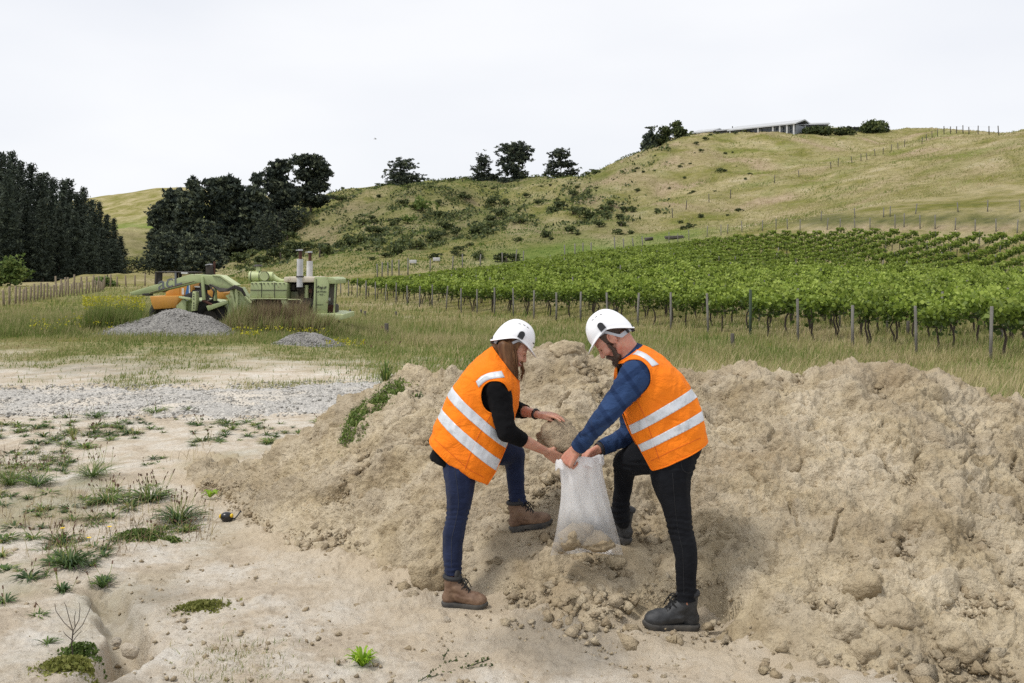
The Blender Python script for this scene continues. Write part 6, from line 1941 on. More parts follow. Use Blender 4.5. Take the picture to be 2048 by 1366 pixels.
# ------------------------------------------------------------------ hill top trees and shrubs
HG = 'trees beside the hill top house'
def broad(rows, Y, label, mat='bush', n=None, size=.9, group=HG):
    lob = px_lobes(rows, Y, .9); bp = P(rows[-1][0], 0, Y); gz = ground_z(bp.x, Y); tz = max(c[2] + r[2] for c, r in lob)
    return tree('tree', (bp.x, Y, gz), tz, lob, label, 'tree', group, mat, size, n or 60 + 50 * len(rows), 9, .45, True, .22, .6, .3, .55)
broad([(1303, 264, 4, 12), (1300, 278, 11, 10), (1297, 291, 13, 8)], 300, 'spiky dark tree at the left end of the hill top clump', 'pine')
broad([(1350, 249, 9, 7), (1333, 262, 12, 10), (1324, 280, 16, 12)], 302, 'tallest tree of the hill top clump', 'bush')
broad([(1358, 264, 13, 11), (1364, 280, 15, 11)], 298, 'rounded tree at the right of the hill top clump', 'bush')
broad([(1380, 276, 9, 8), (1387, 270, 6, 6)], 306, 'small tree touching the left end of the house', 'bush')
broad([(1745, 252, 17, 11), (1760, 251, 13, 11), (1732, 258, 12, 8), (1766, 261, 9, 8), (1748, 260, 20, 7)], 298, 'dense umbrella shaped tree on thin stems by the dark shed', 'bush', 330)
broad([(1632, 261, 17, 7), (1650, 262, 18, 7), (1617, 263, 11, 6)], 284, 'wide dark bush in front of the house end', 'bush', 260)
broad([(1683, 263, 10, 7), (1698, 264, 9, 7)], 292, 'smaller dark bush between the house and the shed', 'bush')

def shrub_proto(seed, mat, flat=.75):
    rs = np.random.default_rng(seed)
    lob = [(np.array([rs.normal() * .45, rs.normal() * .45, .45 + .25 * rs.random()]), np.array([.6, .6, .5 * flat]) * rs.uniform(.7, 1.2)) for _ in range(5)]
    root = empty('shrub', (0, 0, 0), 'shrub', 'shrub', 'scrub bushes dotted over the hillside')
    p, t = clumped(lob, 46, 7, .13, .7)
    card_obj('foliage', [cards(p, .30, .6, .3, t)], mat, root)
    hard('stem', tube([Vector((0, 0, -.2)), Vector((.05, 0, .3)), Vector((0, .05, .6))], .07, 6), MAT['bark'], root)
    return root
sp = [shrub_proto(1, 'bush'), shrub_proto(2, 'bush', .6), shrub_proto(3, 'fresh'), shrub_proto(4, 'bush', .9)]
# (photo column, row, width in photo pixels)
SH = [(845, 425, 46), (832, 420, 30), (815, 448, 34), (795, 450, 26), (700, 495, 50), (720, 490, 40), (682, 500, 36), (640, 515, 50), (795, 510, 40), (770, 515, 30), (745, 468, 34), (760, 480, 30), (865, 485, 38), (835, 500, 36), (890, 470, 22), (912, 473, 30), (950, 470, 34), (938, 400, 28), (925, 398, 24), (990, 410, 24), (1105, 425, 34), (1125, 418, 40), (1145, 430, 44), (1160, 436, 36), (1180, 440, 30), (1205, 425, 36), (1225, 415, 30), (1250, 425, 32), (1240, 440, 26), (1150, 392, 26), (1175, 388, 20), (560, 520, 44), (590, 510, 50), (530, 530, 46), (610, 500, 40), (575, 480, 36), (480, 525, 50), (500, 515, 40), (880, 412, 24), (900, 365, 14), (905, 362, 14), (913, 510, 26), (960, 520, 40), (1012, 525, 44), (1030, 523, 30), (1100, 480, 18), (1500, 350, 12), (1440, 345, 18), (1450, 344, 14), (1410, 283, 14), (1420, 272, 12), (1393, 290, 14), (1435, 268, 12), (1472, 270, 12), (1490, 265, 12), (1700, 272, 12)]
rs = np.random.default_rng(21)
while len(SH) < 215:
    x, y = rs.uniform(470, 1500), rs.uniform(300, 520)
    if x > 1000 and y > 520 - (x - 1000) * .14: continue
    if 1000 < x < 1330 and 485 < y: continue
    if noise3(x / 60.0, y / 22.0, 3.0) + .25 < rs.random() * .9: continue
    SH.append((x, y, rs.uniform(9, 26) * (.7 + .6 * (y > 400)) * (1.0 if x < 1280 else .7)))
for i, (x, y, w) in enumerate(SH):
    X, Y, z = hit(x, y)
    if Y < 150: continue
    k = i % 4 if i % 4 != 2 or i in (0, 2, 36) else 1
    if i == 0: k = 2
    o = copy_tree(sp[k], (X, Y, z - .1), w / FOC * Y / 2.0 * np.array([1, 1, rs.uniform(.75, 1.15)]), rs.uniform(0, 6), ('%s scrub bush on the %s slope %s' % ('small' if w < 16 else 'medium' if w < 28 else 'broad', 'upper' if y < 400 else 'middle' if y < 465 else 'lower', next(t for lim, t in ((600, 'beside the valley pines'), (740, 'above the green scraper'), (880, 'under the lone broad ridge pine'), (1060, 'under the pair of ridge pines'), (1200, 'under the see-through ridge pine'), (1380, 'under the hill top tree clump'), (9999, 'under the hill top house')) if x < lim))) if i else 'bright green bush in the gully below the lone ridge pine')
for o in sp:
    for ch in list(o.children): bpy.data.objects.remove(ch)
    bpy.data.objects.remove(o)
for x, y, w, hh, lab in [(20, 560, 70, 48, 'light green bush at the foot of the forest by the fence'), (1, 545, 60, 60, 'green bush at the left edge of the view'), (215, 552, 34, 16, 'pale green shrub against the dark forest edge')]:
    X, Y, z = (x - 1024) / FOC * 150, 150.0, 0
    z = ground_z(X, Y)
    lob = [(np.array([X + RNG.normal() * w * .02, Y + RNG.normal(), z + hh / FOC * Y * q]), np.array([w * .35, w * .35, hh * .3]) / FOC * Y) for q in (.3, .5, .6, .8)]
    root = empty('shrub', (X, Y, z), lab, 'shrub')
    p, t = clumped(lob, 150, 8, .3, .6)
    card_obj('foliage', [cards(p, .5, .6, .3, t)], 'fresh', root)
    hard('stem', tube([Vector((X, Y, z - .2)), Vector((X + .1, Y, z + 1)), Vector((X, Y, z + 1.8))], .1, 6), MAT['bark'], root)
# ------------------------------------------------------------------ vineyard
VA, VB_ = np.array([14.9, 31.0]), np.array([-17.2, 100.0])
ROWD = np.array([.72, .694]); ROWD = ROWD / np.linalg.norm(ROWD)
NROW = 27
FAR = [(640, 118), (700, 130), (1000, 140), (1340, 145), (1500, 139), (1750, 121), (2048, 103.5), (2400, 92)]
def far_y(px): return np.interp(px, [f[0] for f in FAR], [f[1] for f in FAR])
def vine_proto(seed):
    rs = np.random.default_rng(seed)
    root = empty('grape_vine', (0, 0, 0), 'vine', 'grape vine', 'grape vines in the near rows')
    n = 400
    x = rs.uniform(-.98, .98, n)
    hump = .14 * np.sin(x * 5 + seed) + .10 * np.sin(x * 11 + seed * 2)
    z = .84 + (.84 + hump) * rs.beta(1.7, 1.1, n); y = rs.normal(0, .19, n) * (1.25 - .55 * (z - .8))
    sh = rs.random(n) < .07
    z = np.where(sh, z + rs.uniform(.1, .35, n), z)
    low = rs.random(n) < .08
    z = np.where(low, z - rs.uniform(.1, .35, n), z)
    t = np.clip(-.10 + .85 * (z - .8) + .12 * np.abs(y) / .3 + rs.normal(0, .15, n), 0, 1)  # lower leaves darker: canopy shade put into the tint, besides paler young tops
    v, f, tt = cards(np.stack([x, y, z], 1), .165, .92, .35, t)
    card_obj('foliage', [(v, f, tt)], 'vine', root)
    J = Join()
    for k in range(1 + seed % 2):
        o = .12 * k
        J.add(tube([Vector((o, 0, -.1)), Vector((o + rs.normal() * .05, rs.normal() * .05, .3)), Vector((o * 2 + rs.normal() * .10, rs.normal() * .06, .65)), Vector((o * 2 + rs.normal() * .12, 0, .95))], .042, 7, taper=lambda q: 1.1 - .35 * q))
    J.add(tube([Vector((-.8, 0, .98)), Vector((-.3, .02, .93)), Vector((.3, -.02, .94)), Vector((.8, 0, .98))], .022, 5))
    hard('trunk', J, MAT['vine_wood'], root, deg=80)
    return root
vp = [vine_proto(s) for s in range(6)]
def post_mesh(h, r, lean=0.0):
    bm = bmesh.new()
    V, F = tube([Vector((0, 0, -.3)), Vector((0, 0, h * .5)), Vector((lean, 0, h - .01)), Vector((lean, 0, h))], r, 9, taper=lambda q: 1 if q < .99 else .9)
    me = mesh_from(V, F); me.polygons.foreach_set('use_smooth', np.ones(len(me.polygons), dtype=bool)); return me
pm = [post_mesh(1.68, .052), post_mesh(1.74, .048, .03), post_mesh(1.62, .056, -.03)]
for m_ in pm: m_.materials.append(MAT['post'])
pdk = post_mesh(1.95, .06); pdk.materials.append(simple('mossy_post', (0.06, 0.085, 0.055), .9))
near, rest, posts = [], [], []
yaw = math.atan2(ROWD[1], ROWD[0])
for r in range(-2, NROW):
    st = VA + (VB_ - VA) * (r / (NROW - 1.0))
    for k in range(0, 100):
        q = st + ROWD * (1.3 + 1.85 * k)
        px = q[0] / q[1] * FOC + 1024
        if px > 2120 or q[1] > far_y(px): break
        if RNG.random() < .04 and k > 2: continue
        (near if True else rest).append((float(np.hypot(*q)), q[0], q[1], r, k))
    posts.append((float(np.hypot(*st)), st[0], st[1], r, 0))
    for k in range(1, 20):
        q = st + ROWD * (7.6 * k); px = q[0] / q[1] * FOC + 1024
        if px > 2100 or q[1] > far_y(px): break
        posts.append((float(np.hypot(*q)), q[0], q[1], r, k))
near.sort(); rest = near[300:]; near = near[:300]
nv_ = 0
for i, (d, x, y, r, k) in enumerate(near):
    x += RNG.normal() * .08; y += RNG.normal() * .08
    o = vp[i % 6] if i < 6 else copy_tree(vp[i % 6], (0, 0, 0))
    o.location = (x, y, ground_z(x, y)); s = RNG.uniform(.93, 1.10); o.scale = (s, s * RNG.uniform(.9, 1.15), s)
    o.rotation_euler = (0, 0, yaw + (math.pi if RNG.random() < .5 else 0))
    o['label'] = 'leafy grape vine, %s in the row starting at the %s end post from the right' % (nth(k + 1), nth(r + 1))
# the far vines, joined
n = len(rest); per = 105
X = np.array([q[1] for q in rest]); Y = np.array([q[2] for q in rest]); Z = H(X, Y)
a = RNG.uniform(-1.08, 1.08, (n, per)); hgt = .98 + .68 * RNG.beta(1.7, 1.0, (n, per)) * RNG.uniform(.94, 1.04, (n, 1)); sd = RNG.normal(0, .13, (n, per))
c = np.stack([X[:, None] + ROWD[0] * a - ROWD[1] * sd, Y[:, None] + ROWD[1] * a + ROWD[0] * sd, Z[:, None] + hgt], -1).reshape(-1, 3)
t = np.clip(.02 + 1.0 * (hgt.ravel() - .95) + RNG.normal(0, .16, n * per), 0, 1)  # tint climbs with height, canopy shade painted into the far leaves too
tr = cards(np.repeat(np.stack([X, Y, Z + .45], 1), 2, 0), 1.0, .10, 6.0, np.zeros(2 * n))
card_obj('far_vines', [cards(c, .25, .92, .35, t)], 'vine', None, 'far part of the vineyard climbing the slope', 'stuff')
J = Join()
for x, y, z in zip(X, Y, Z): J.add(tube([Vector((x, y, z - .1)), Vector((x + .06, y, z + .9))], .045, 4))
tag(hard('far_vine_stems', J, MAT['vine_wood'], None, deg=80), 'stems of the far vines', None, None, 'stuff')
posts.sort()
for i, (d, x, y, r, kk) in enumerate([q for q in posts if q[3] >= 0][:190]):
    front = kk == 0
    me = pdk if (front and r == 4) else pm[i % 3]
    o = bpy.data.objects.new('vineyard_post', me); COL.objects.link(o)
    o.location = (x, y, ground_z(x, y)); o.rotation_euler = (RNG.normal() * .025, RNG.normal() * .025, RNG.uniform(0, 6)); o.scale = (1, 1, RNG.uniform(.95, 1.08))
    tag(o, 'mossy dark green end post among the grey ones' if me is pdk else ('grey weathered end post in front of the vines, %s from the right' % nth(r + 1) if front else 'grey post among the vines, %s in the %s row from the right' % (nth(kk), nth(r + 1))), 'post', None if me is pdk else ('vineyard end posts' if front else 'vineyard row posts'))
for (x, y, h) in ((1230, 628, .5), (700, 626, .45), (730, 628, .4), (773, 668, .5), (792, 628, .4), (1816, 662, .6), (722, 622, .35), (1465, 690, .55)):
    X_, Y_, z_ = hit(x, y + 8, 16)
    o = bpy.data.objects.new('stump_post', post_mesh(h, .07)); o.data.materials.append(MAT['post_dark']); COL.objects.link(o); o.location = (X_, Y_, z_)
    tag(o, 'short dark stub of a post in the grass before the vineyard', 'post', 'short stub posts before the vineyard')

# ------------------------------------------------------------------ wire fences
def fence(pts, h, r, mat, label, wires=3, lean=.05, ymin=14.0, name='wire_fence', fixed=None):
    W = []
    for i, (x, y) in enumerate(pts):
        if fixed: Yf = fixed[0] + (fixed[1] - fixed[0]) * i / (len(pts) - 1); X_ = (x - 1024) / FOC * Yf; q = (X_, Yf, ground_z(X_, Yf))
        else: q = hit(x, y, ymin)
        W.append(Vector(q))
    root = empty(name, W[0], label, 'fence')
    me = post_mesh(h, r); me.materials.append(mat)
    for p in W:
        o = bpy.data.objects.new('post', me); COL.objects.link(o); o.parent = root
        o.location = p - W[0]; o.rotation_euler = (RNG.normal() * lean, RNG.normal() * lean, 0); o.scale = (1, 1, RNG.uniform(.85, 1.12))
    if wires:
        for k in range(wires):
            zz = Vector((0, 0, h * (.3 + .62 * k / max(wires - 1, 1))))
            hard('wire', tube([p + zz for p in W], .006, 3), MAT['wire'], root)
    return root
fence([(1345, 436), (1372, 420), (1418, 405), (1461, 397), (1549, 367), (1598, 354), (1662, 338), (1676, 333), (1704, 327), (1722, 323), (1734, 320), (1750, 312), (1766, 309), (1782, 303), (1796, 299), (1809, 294), (1844, 288), (1853, 281), (1864, 276), (1875, 273)], 1.7, .085, MAT['post_dark'], 'post and wire fence climbing the hill to the right of the house', ymin=150)
sk = fence([(1888, 269), (1901, 268), (1913, 267.5), (1926, 267.5), (1938, 268), (1956, 268), (1978, 269), (1997, 270)], 1.9, .11, MAT['post_dark'], 'skyline fence with a gate on the hill top at the right', 2, ymin=220)
fence([(1642, 442), (1710, 437), (1767, 434), (1780, 433), (1831, 428), (1916, 424), (1975, 423), (2040, 424)], 1.3, .065, MAT['post'], 'grey post fence on the bank above the vineyard', ymin=105)
fence([(1338, 487), (1356, 485), (1378, 481), (1414, 474), (1442, 471), (1455, 468), (1484, 465), (1525, 462), (1552, 460), (1575, 459), (1600, 462), (1654, 461), (1680, 460), (1710, 460), (1740, 459), (1790, 457), (1808, 456), (1840, 458), (1870, 460), (1910, 461), (1950, 463), (1992, 465), (2034, 467)], 1.6, .065, MAT['post'], 'grey post fence along the upper edge of the vineyard', ymin=98)
fence([(755, 557), (764, 556), (776, 555), (784, 555), (798, 554), (816, 551), (860, 546), (905, 540), (925, 538), (960, 536), (1005, 531), (1031, 530), (1046, 529), (1130, 518), (1150, 516), (1166, 515), (1182, 513), (1230, 507), (1248, 504), (1267, 502), (1286, 499)], 2.2, .09, MAT['post'], 'row of grey posts along the far left edge of the vineyard', 1, ymin=100)
fence([(8, 614), (19, 612), (31, 611), (39, 610), (46, 608), (53, 606), (61, 606), (69, 604), (75, 602), (82, 602), (88, 600), (95, 600), (102, 598), (108, 597), (114, 595), (119, 595), (125, 594), (131, 592), (137, 590), (143, 590), (148, 589), (154, 586), (159, 585), (165, 584), (172, 583), (178, 581), (186, 580), (191, 578), (196, 575), (200, 574), (204, 572), (207, 570)], 1.35, .085, MAT['post_tan'], 'long row of close tan posts running away at the left edge', 2, .03, fixed=(72, 118))
fence([(112, 0), (124, 0), (131, 0), (137, 0), (149, 0), (162, 0), (174, 0), (187, 0), (198, 0), (209, 0), (221, 0), (234, 0), (252, 0), (270, 0), (290, 0)], 1.7, .11, MAT['post_tan'], 'row of tan posts in front of the forest edge', 2, .03, fixed=(120, 150))
# ------------------------------------------------------------------ old pale green scraper and the orange tractor behind it
def worn(name, col, col2, rough=.5, rust=0.0):
    m, nt, b = new_mat(name)
    b.inputs['Roughness'].default_value = rough
    c = ramp(nt, [(.35, col), (.7, col2)], tex_noise(nt, 1.6, 6, .65))
    c = mixc(nt, c, (.16, .085, .045), ramp(nt, [(.62 - rust, (0, 0, 0)), (.72 - rust, (1, 1, 1))], tex_noise(nt, 5, 7, .75)))
    c = mixc(nt, c, (.30, .27, .20), mathn(nt, 'MULTIPLY', tex_noise(nt, 3.0, 4, .6, 'Object', (3, 3, .3)), .35))
    nt.links.new(c, b.inputs['Base Color']); return m
MAT['pgreen'] = worn('faded_green_paint', (.40, .475, .215), (.31, .385, .165), .5, .05)
MAT['lgreen'] = worn('sun_bleached_green', (.54, .61, .31), (.45, .52, .24), .5)
MAT['orange'] = worn('orange_paint', (.66, .29, .014), (.52, .21, .012), .5, .04)
MAT['cream'] = worn('bleached_hood', (.70, .62, .50), (.56, .50, .36), .55, .04)
MAT['pipe'] = simple('white_muffler', (.56, .56, .57), .55, (.46, .45, .45), 4, 5)
MAT['rust'] = simple('rusty_pipe', (.095, .035, .022), .9, (.05, .022, .016), 8, 6)
MAT['iron'] = simple('oily_iron', (.020, .018, .017), .7, (.05, .04, .03), 5, 5)
MAT['tyre'] = simple('old_tyre', (.022, .021, .020), .9)
MAT['chrome'] = simple('dull_steel', (.45, .45, .46), .35, metal=.7)
MAT['glass'] = simple('dusty_glass', (.05, .065, .08), .15)
MAT['white'] = simple('white_paint', (.72, .72, .70), .5)
MAT['blue'] = simple('blue_decal', (.04, .16, .42), .5)
MAT['letter'] = simple('grey_letters', (.15, .16, .17), .7)
MAT['ink'] = simple('black_letters', (.012, .016, .012), .6)
YS = 33.0
def poly(pts, Y): return [P(x, y, Y) for x, y in pts]
def slab(name, pts, Y, depth, mat, root, bevel=.02):
    return hard(name, prism_vf(poly(pts, Y), (0, depth, 0)), mat, root, bevel)
def pipe(name, a, b, ra, mat, root, rb=None, n=18): return hard(name, cyl_vf(a, b, ra, rb, n), mat, root, 0.0)
def lettering(name, text, p, size, rot, mat, root, shear=0.0, sp=1.0):
    cu = bpy.data.curves.new('t', 'FONT'); cu.body = text; cu.size = size; cu.extrude = .004; cu.shear = shear; cu.space_character = sp; cu.align_x = 'CENTER'
    o = bpy.data.objects.new('t', cu); COL.objects.link(o)
    me = baked(o); bpy.data.objects.remove(o)
    me.transform(Matrix.Translation(p) @ Matrix.Rotation(rot, 4, 'Y') @ Matrix.Rotation(R(90), 4, 'X'))
    return link_mesh(name, me, mat, root, smooth=False)
sc_ = empty('scraper', P(470, 660, YS + 1), 'old pale green motor scraper parked in tall weeds', 'scraper')
S1 = YS / FOC
beam = slab('gooseneck', [(258, 585), (298, 573), (340, 561), (381, 548.5), (424, 550.5), (440, 552), (469, 571), (476, 577), (464, 580), (430, 575.5), (403, 566), (390, 566), (299, 588), (262, 591)], YS, .55, MAT['pgreen'], sc_, .03)
hard('edge_flange', prism_vf(poly([(424, 549.3), (441, 550.8), (471, 570.5), (467, 572), (440, 553), (424, 551.6)], YS - .06), (0, .68, 0)), MAT['lgreen'], beam)
lettering('lettering', 'acL', P(340, 574.5, YS - .006), .62, R(-15), MAT['letter'], beam, .25, 1.0)
slab('yoke_plate', [(462, 576), (476, 575), (484, 588), (503, 604), (506, 640), (452, 640), (458, 600), (450, 592), (458, 588)], YS + .05, .9, MAT['pgreen'], sc_, .03)
for a, b in (((462, 580), (476, 642)), ((474, 578), (474, 640)), ((476, 578), (503, 606))):
    hard('yoke_rib', tube([P(*a, YS), P(*b, YS)], .05, 6), MAT['lgreen'], sc_)
slab('bowl_side', [(352, 614), (362, 603), (378, 600), (412, 603), (424, 611), (446, 602), (462, 640), (345, 645)], YS + .3, 2.2, MAT['pgreen'], sc_, .03)
slab('apron', [(356, 628), (352, 612), (366, 598), (372, 602), (372, 640), (356, 640)], YS + .1, 2.3, MAT['pgreen'], sc_)
col = slab('lift_column', [(385, 583), (391.5, 583), (392.5, 601), (390.5, 622), (382.5, 622), (384, 601)], YS - .1, .35, MAT['lgreen'], sc_, .02)
for yy in (588, 593, 598, 606, 611, 616):
    hard('bolt_hole', cyl_vf(P(387.5, yy, YS - .095), P(387.5, yy, YS - .112), .022, None, 10), MAT['iron'], col)
slab('strut', [(401, 553), (406.5, 553), (411, 600), (404, 600)], YS - .05, .25, MAT['pgreen'], sc_)
slab('strut', [(426, 575), (429.5, 575), (431, 602), (427, 602)], YS - .05, .25, MAT['pgreen'], sc_)
slab('bracket', [(357, 592), (380, 596.5), (380, 601), (357, 596)], YS, .3, MAT['lgreen'], sc_)
pipe('ram', P(403, 566, YS + .1), P(414, 600, YS + .1), .09, MAT['iron'], sc_)
slab('valve_block', [(407, 565), (416, 565), (416, 581), (408, 579)], YS + .05, .3, MAT['iron'], sc_)
J = Join()
for k in range(5):
    J.add(tube([P(420 + k * 2, 569 + k, YS - .06), P(440, 577 + k * 1.5, YS - .1 - .03 * k), P(456, 578 + k, YS - .12), P(470, 571 + k * 1.2, YS - .1), P(484, 577 + k * 1.5, YS - .1), P(492, 592 + k, YS), P(503, 602 + k * .8, YS + .1), P(513, 604 + k * .6, YS + .4)], .024, 6))
J.add(tube([P(418, 570, YS - .05), P(428, 583, YS - .1), P(426, 598, YS), P(415, 602, YS)], .03, 6))
hard('hydraulic_hoses', J, MAT['iron'], sc_)
slab('draft_arm', [(412, 612), (455, 601), (456, 607), (416, 622)], YS - .05, .3, MAT['pgreen'], sc_)
pipe('cross_tube', P(405, 600, YS), P(424, 610, YS), .05, MAT['rust'], sc_)
slab('hitch_pin', [(284, 587), (298, 586), (298, 592), (284, 591.5)], YS - .03, .4, MAT['iron'], sc_)
# tractor end
slab('tank_side', [(501, 564), (566, 564.5), (575, 566), (573, 596), (499, 595.5)], YS - .1, 2.5, MAT['pgreen'], sc_, .05)
slab('tank_edge', [(499, 595.8), (573, 596.3), (573, 599), (499, 598)], YS - .16, 2.6, MAT['lgreen'], sc_, .01)
slab('frame_leg', [(561, 598.5), (571, 598.5), (580, 622), (570, 625)], YS - .1, .3, MAT['lgreen'], sc_)
slab('platform', [(498, 598.5), (561, 599), (565, 640), (500, 640)], YS + .5, 1.8, MAT['iron'], sc_, .02)
pipe('air_cleaner', P(499, 552.5, YS + .45), P(546, 553.5, YS + .45), .165, MAT['lgreen'], sc_, None, 24)
pipe('air_cleaner_end', P(529, 552.3, YS + .32), P(529, 552.3, YS + .05), .150, MAT['lgreen'], sc_, None, 24)
hard('clamp_band', tube([P(529, 552.3, YS + .07) + Vector((math.cos(a), 0, math.sin(a))) * .152 for a in np.linspace(0, 6.283, 25)[:-1]], .012, 6, True), MAT['iron'], sc_)
for xx in (503.5, 520):
    hard('clamp_band', tube([P(xx, 552.8, YS + .45) + Vector((0, math.cos(a), math.sin(a))) * .169 for a in np.linspace(0, 6.283, 25)[:-1]], .011, 6, True), MAT['iron'], sc_)
hard('intake_elbow', tube([P(545, 553, YS + .45), P(552, 558, YS + .45), P(562, 562, YS + .45), P(575, 561, YS + .45)], .085, 10, taper=lambda t: 1.2 - .5 * t), MAT['lgreen'], sc_)
pipe('intake_neck', P(516.3, 545, YS + .45), P(516.3, 533, YS + .45), .072, MAT['lgreen'], sc_)
hard('intake_cap', Join().add(cyl_vf(P(516.5, 533, YS + .45), P(516.5, 531.4, YS + .45), .155, .15)).add(cyl_vf(P(516.5, 531.4, YS + .45), P(516.5, 528.8, YS + .45), .15, .09)), MAT['iron'], sc_)
for (xc, y0, dy) in ((600.3, 0, .1), (619.5, 4, 1.5)):
    pipe('muffler', P(xc, 518 + y0, YS + dy), P(xc - .8, 574, YS + dy), .105, MAT['pipe'], sc_, None, 22)
    pipe('exhaust_pipe', P(xc + .6, 501 + y0, YS + dy), P(xc + .3, 520 + y0, YS + dy), .054, MAT['rust'], sc_)
    J = Join().add(cyl_vf(P(xc + .8, 501.5 + y0, YS + dy), P(xc + .8, 498.5 + y0, YS + dy), .085, .08)).add(box_vf(P(xc - 5, 500.3 + y0, YS + dy), (.12, .05, .03)))
    hard('rain_cap', J, MAT['chrome'], sc_)
hard('muffler_clamp', tube([P(600, 553, YS + .1) + Vector((math.cos(a), math.sin(a), 0)) * .115 for a in np.linspace(0, 6.283, 25)[:-1]], .022, 6, True), MAT['iron'], sc_)
slab('hood', [(567, 555), (570, 553.7), (629, 554), (629, 565), (567, 564.5)], YS + .05, 2.0, MAT['cream'], sc_, .04)
slab('engine_block', [(578, 566), (624, 566), (622, 614), (582, 612)], YS + .5, 1.2, MAT['iron'], sc_, .04)
slab('engine_cover', [(580, 583), (600, 583), (600, 598), (580, 598)], YS + .35, .4, worn('engine_green', (.10, .13, .05), (.07, .09, .035)), sc_, .04)
pipe('filter_can', P(587, 568, YS + .4), P(587, 580, YS + .4), .10, MAT['iron'], sc_)
pipe('manifold', P(600, 575, YS + .2), P(607, 598, YS + .4), .13, MAT['iron'], sc_, .09)
pipe('fan_belt_guard', P(613, 570, YS + .3), P(613, 600, YS + .3), .07, MAT['lgreen'], sc_)
pipe('brake_can', P(621, 578, YS + .3), P(621, 586, YS + .3), .06, MAT['rust'], sc_)
hard('hand_rail', tube([P(576, 599, YS - .1), P(600, 599, YS - .1), P(603, 602, YS - .1), P(600, 609, YS - .1), P(596, 618, YS - .1)], .02, 6), MAT['lgreen'], sc_)
guard = slab('radiator_side', [(629, 554.6), (630, 553.6), (655, 554.2), (658, 568), (653.5, 627), (624, 626), (627, 600)], YS, .12, MAT['pgreen'], sc_, .02)
slab('radiator_top', [(655, 554.2), (666, 555), (671.5, 559), (672, 568), (657.5, 567.5)], YS, 2.1, MAT['pgreen'], sc_, .03)
slab('radiator_side', [(629, 554.6), (655, 554.2), (672, 558), (672, 566), (668, 627), (624, 626)], YS + 2.0, .12, MAT['pgreen'], sc_, .02)
slab('radiator_core', [(640, 567), (656, 567), (652, 626), (636, 626)], YS + .13, 1.85, MAT['iron'], sc_)
slab('guard_post', [(669.5, 562), (672, 562), (668.5, 627), (666, 627)], YS + .1, .12, MAT['pgreen'], sc_, .01)
slab('winch_bracket', [(655, 608), (670, 610), (670, 627), (653, 627)], YS + .5, .8, MAT['iron'], sc_, .05)
pipe('winch_drum', P(662, 617, YS + .3), P(662, 617, YS + 1.0), .13, MAT['rust'], sc_)
slab('notice_plate', [(656.5, 595), (660.5, 595), (660.5, 601), (656.5, 601)], YS + .25, .03, MAT['white'], sc_, 0)
slab('bumper', [(623, 627), (670, 627), (671, 628.4), (686, 629), (686, 639), (668, 641), (624, 640)], YS - .1, 2.4, MAT['lgreen'], sc_, .03)
hard('tow_hook', tube([P(669, 640, YS + .6), P(674, 642, YS + .6), P(679, 645, YS + .6), P(681, 648, YS + .6)], .045, 8), MAT['iron'], sc_)
lettering('lettering', 'Reg.#', P(642, 577, YS - .006), .135, R(3), MAT['ink'], guard, .45)
lettering('lettering', 'GAYTON', P(642, 585, YS - .006), .085, R(1), MAT['ink'], guard)
lettering('lettering', '- 917 -', P(642.5, 591, YS - .006), .085, R(1), MAT['ink'], guard)
lettering('small_print', 'AUTHORISED 1973', P(639.5, 610, YS - .006), .028, R(1), MAT['ink'], guard)
for (xx, rr, yy) in ((532, .62, 634), (612, .62, 634), (420, .60, 636)):
    w = Join(); c = P(xx, yy, YS + .3); ring = [c + Vector((math.cos(a), 0, math.sin(a))) * rr * .74 for a in np.linspace(0, 6.283, 33)[:-1]]
    ty = hard('wheel', tube(ring, rr * .27, 10, True, flat=1.2), MAT['tyre'], sc_)
    hard('rim', cyl_vf(c + Vector((0, -.05, 0)), c + Vector((0, .1, 0)), rr * .5, None, 20), MAT['iron'], ty)

YO = 36.5
tr_ = empty('tractor', P(370, 655, YO + 1), 'orange tractor standing half hidden behind the green scraper', 'tractor')
slab('front_bucket', [(299, 592.5), (356, 591.5), (358, 600), (352, 616), (307, 619), (302, 606)], YO - .5, 1.6, MAT['orange'], tr_, .05)
slab('side_panel', [(331, 584), (345, 577), (360, 572), (360, 592), (331, 592)], YO, 1.4, MAT['orange'], tr_, .03)
pn = slab('side_panel', [(360, 568), (384, 566), (384, 592), (360, 592)], YO - .02, 1.4, MAT['orange'], tr_, .03)
slab('sticker', [(363.5, 576.5), (368, 576.5), (368, 589), (363.5, 589)], YO - .035, .012, MAT['white'], pn, 0)
slab('decal', [(375, 569), (379, 569), (380, 590), (371, 590), (371, 585)], YO - .035, .012, MAT['blue'], pn, 0)
slab('decal_stripe', [(377.6, 570), (379.6, 570), (380.4, 588), (377.8, 588)], YO - .050, .012, MAT['white'], pn, 0)
slab('engine_side', [(384, 574), (413, 574), (413, 600), (384, 600)], YO + .3, 1.0, MAT['iron'], tr_, .03)
slab('light_bar', [(389, 572), (402, 573), (402, 575), (389, 574.5)], YO + .1, .1, MAT['white'], tr_, 0)
slab('mudguard', [(414, 580), (420, 575), (426, 578), (427, 596), (416, 597)], YO, 1.5, MAT['orange'], tr_, .04)
slab('mudguard', [(432, 582), (443, 579), (449, 586), (446, 598), (434, 600)], YO, 1.5, MAT['orange'], tr_, .04)
for x in (313.0, 320.0):
    hard('roof_post', tube([P(x, 569, YO), P(x + 1.2, 545.5, YO)], .075, 6), MAT['iron'], tr_)
    hard('roof_post', tube([P(x + 40, 572, YO + 1.2), P(x + 41, 545.5, YO + 1.2)], .06, 6), MAT['iron'], tr_)
slab('canopy_roof', [(310, 542.8), (378, 543.8), (378, 546.6), (310, 545.2)], YO - .15, 1.6, MAT['iron'], tr_, .02)
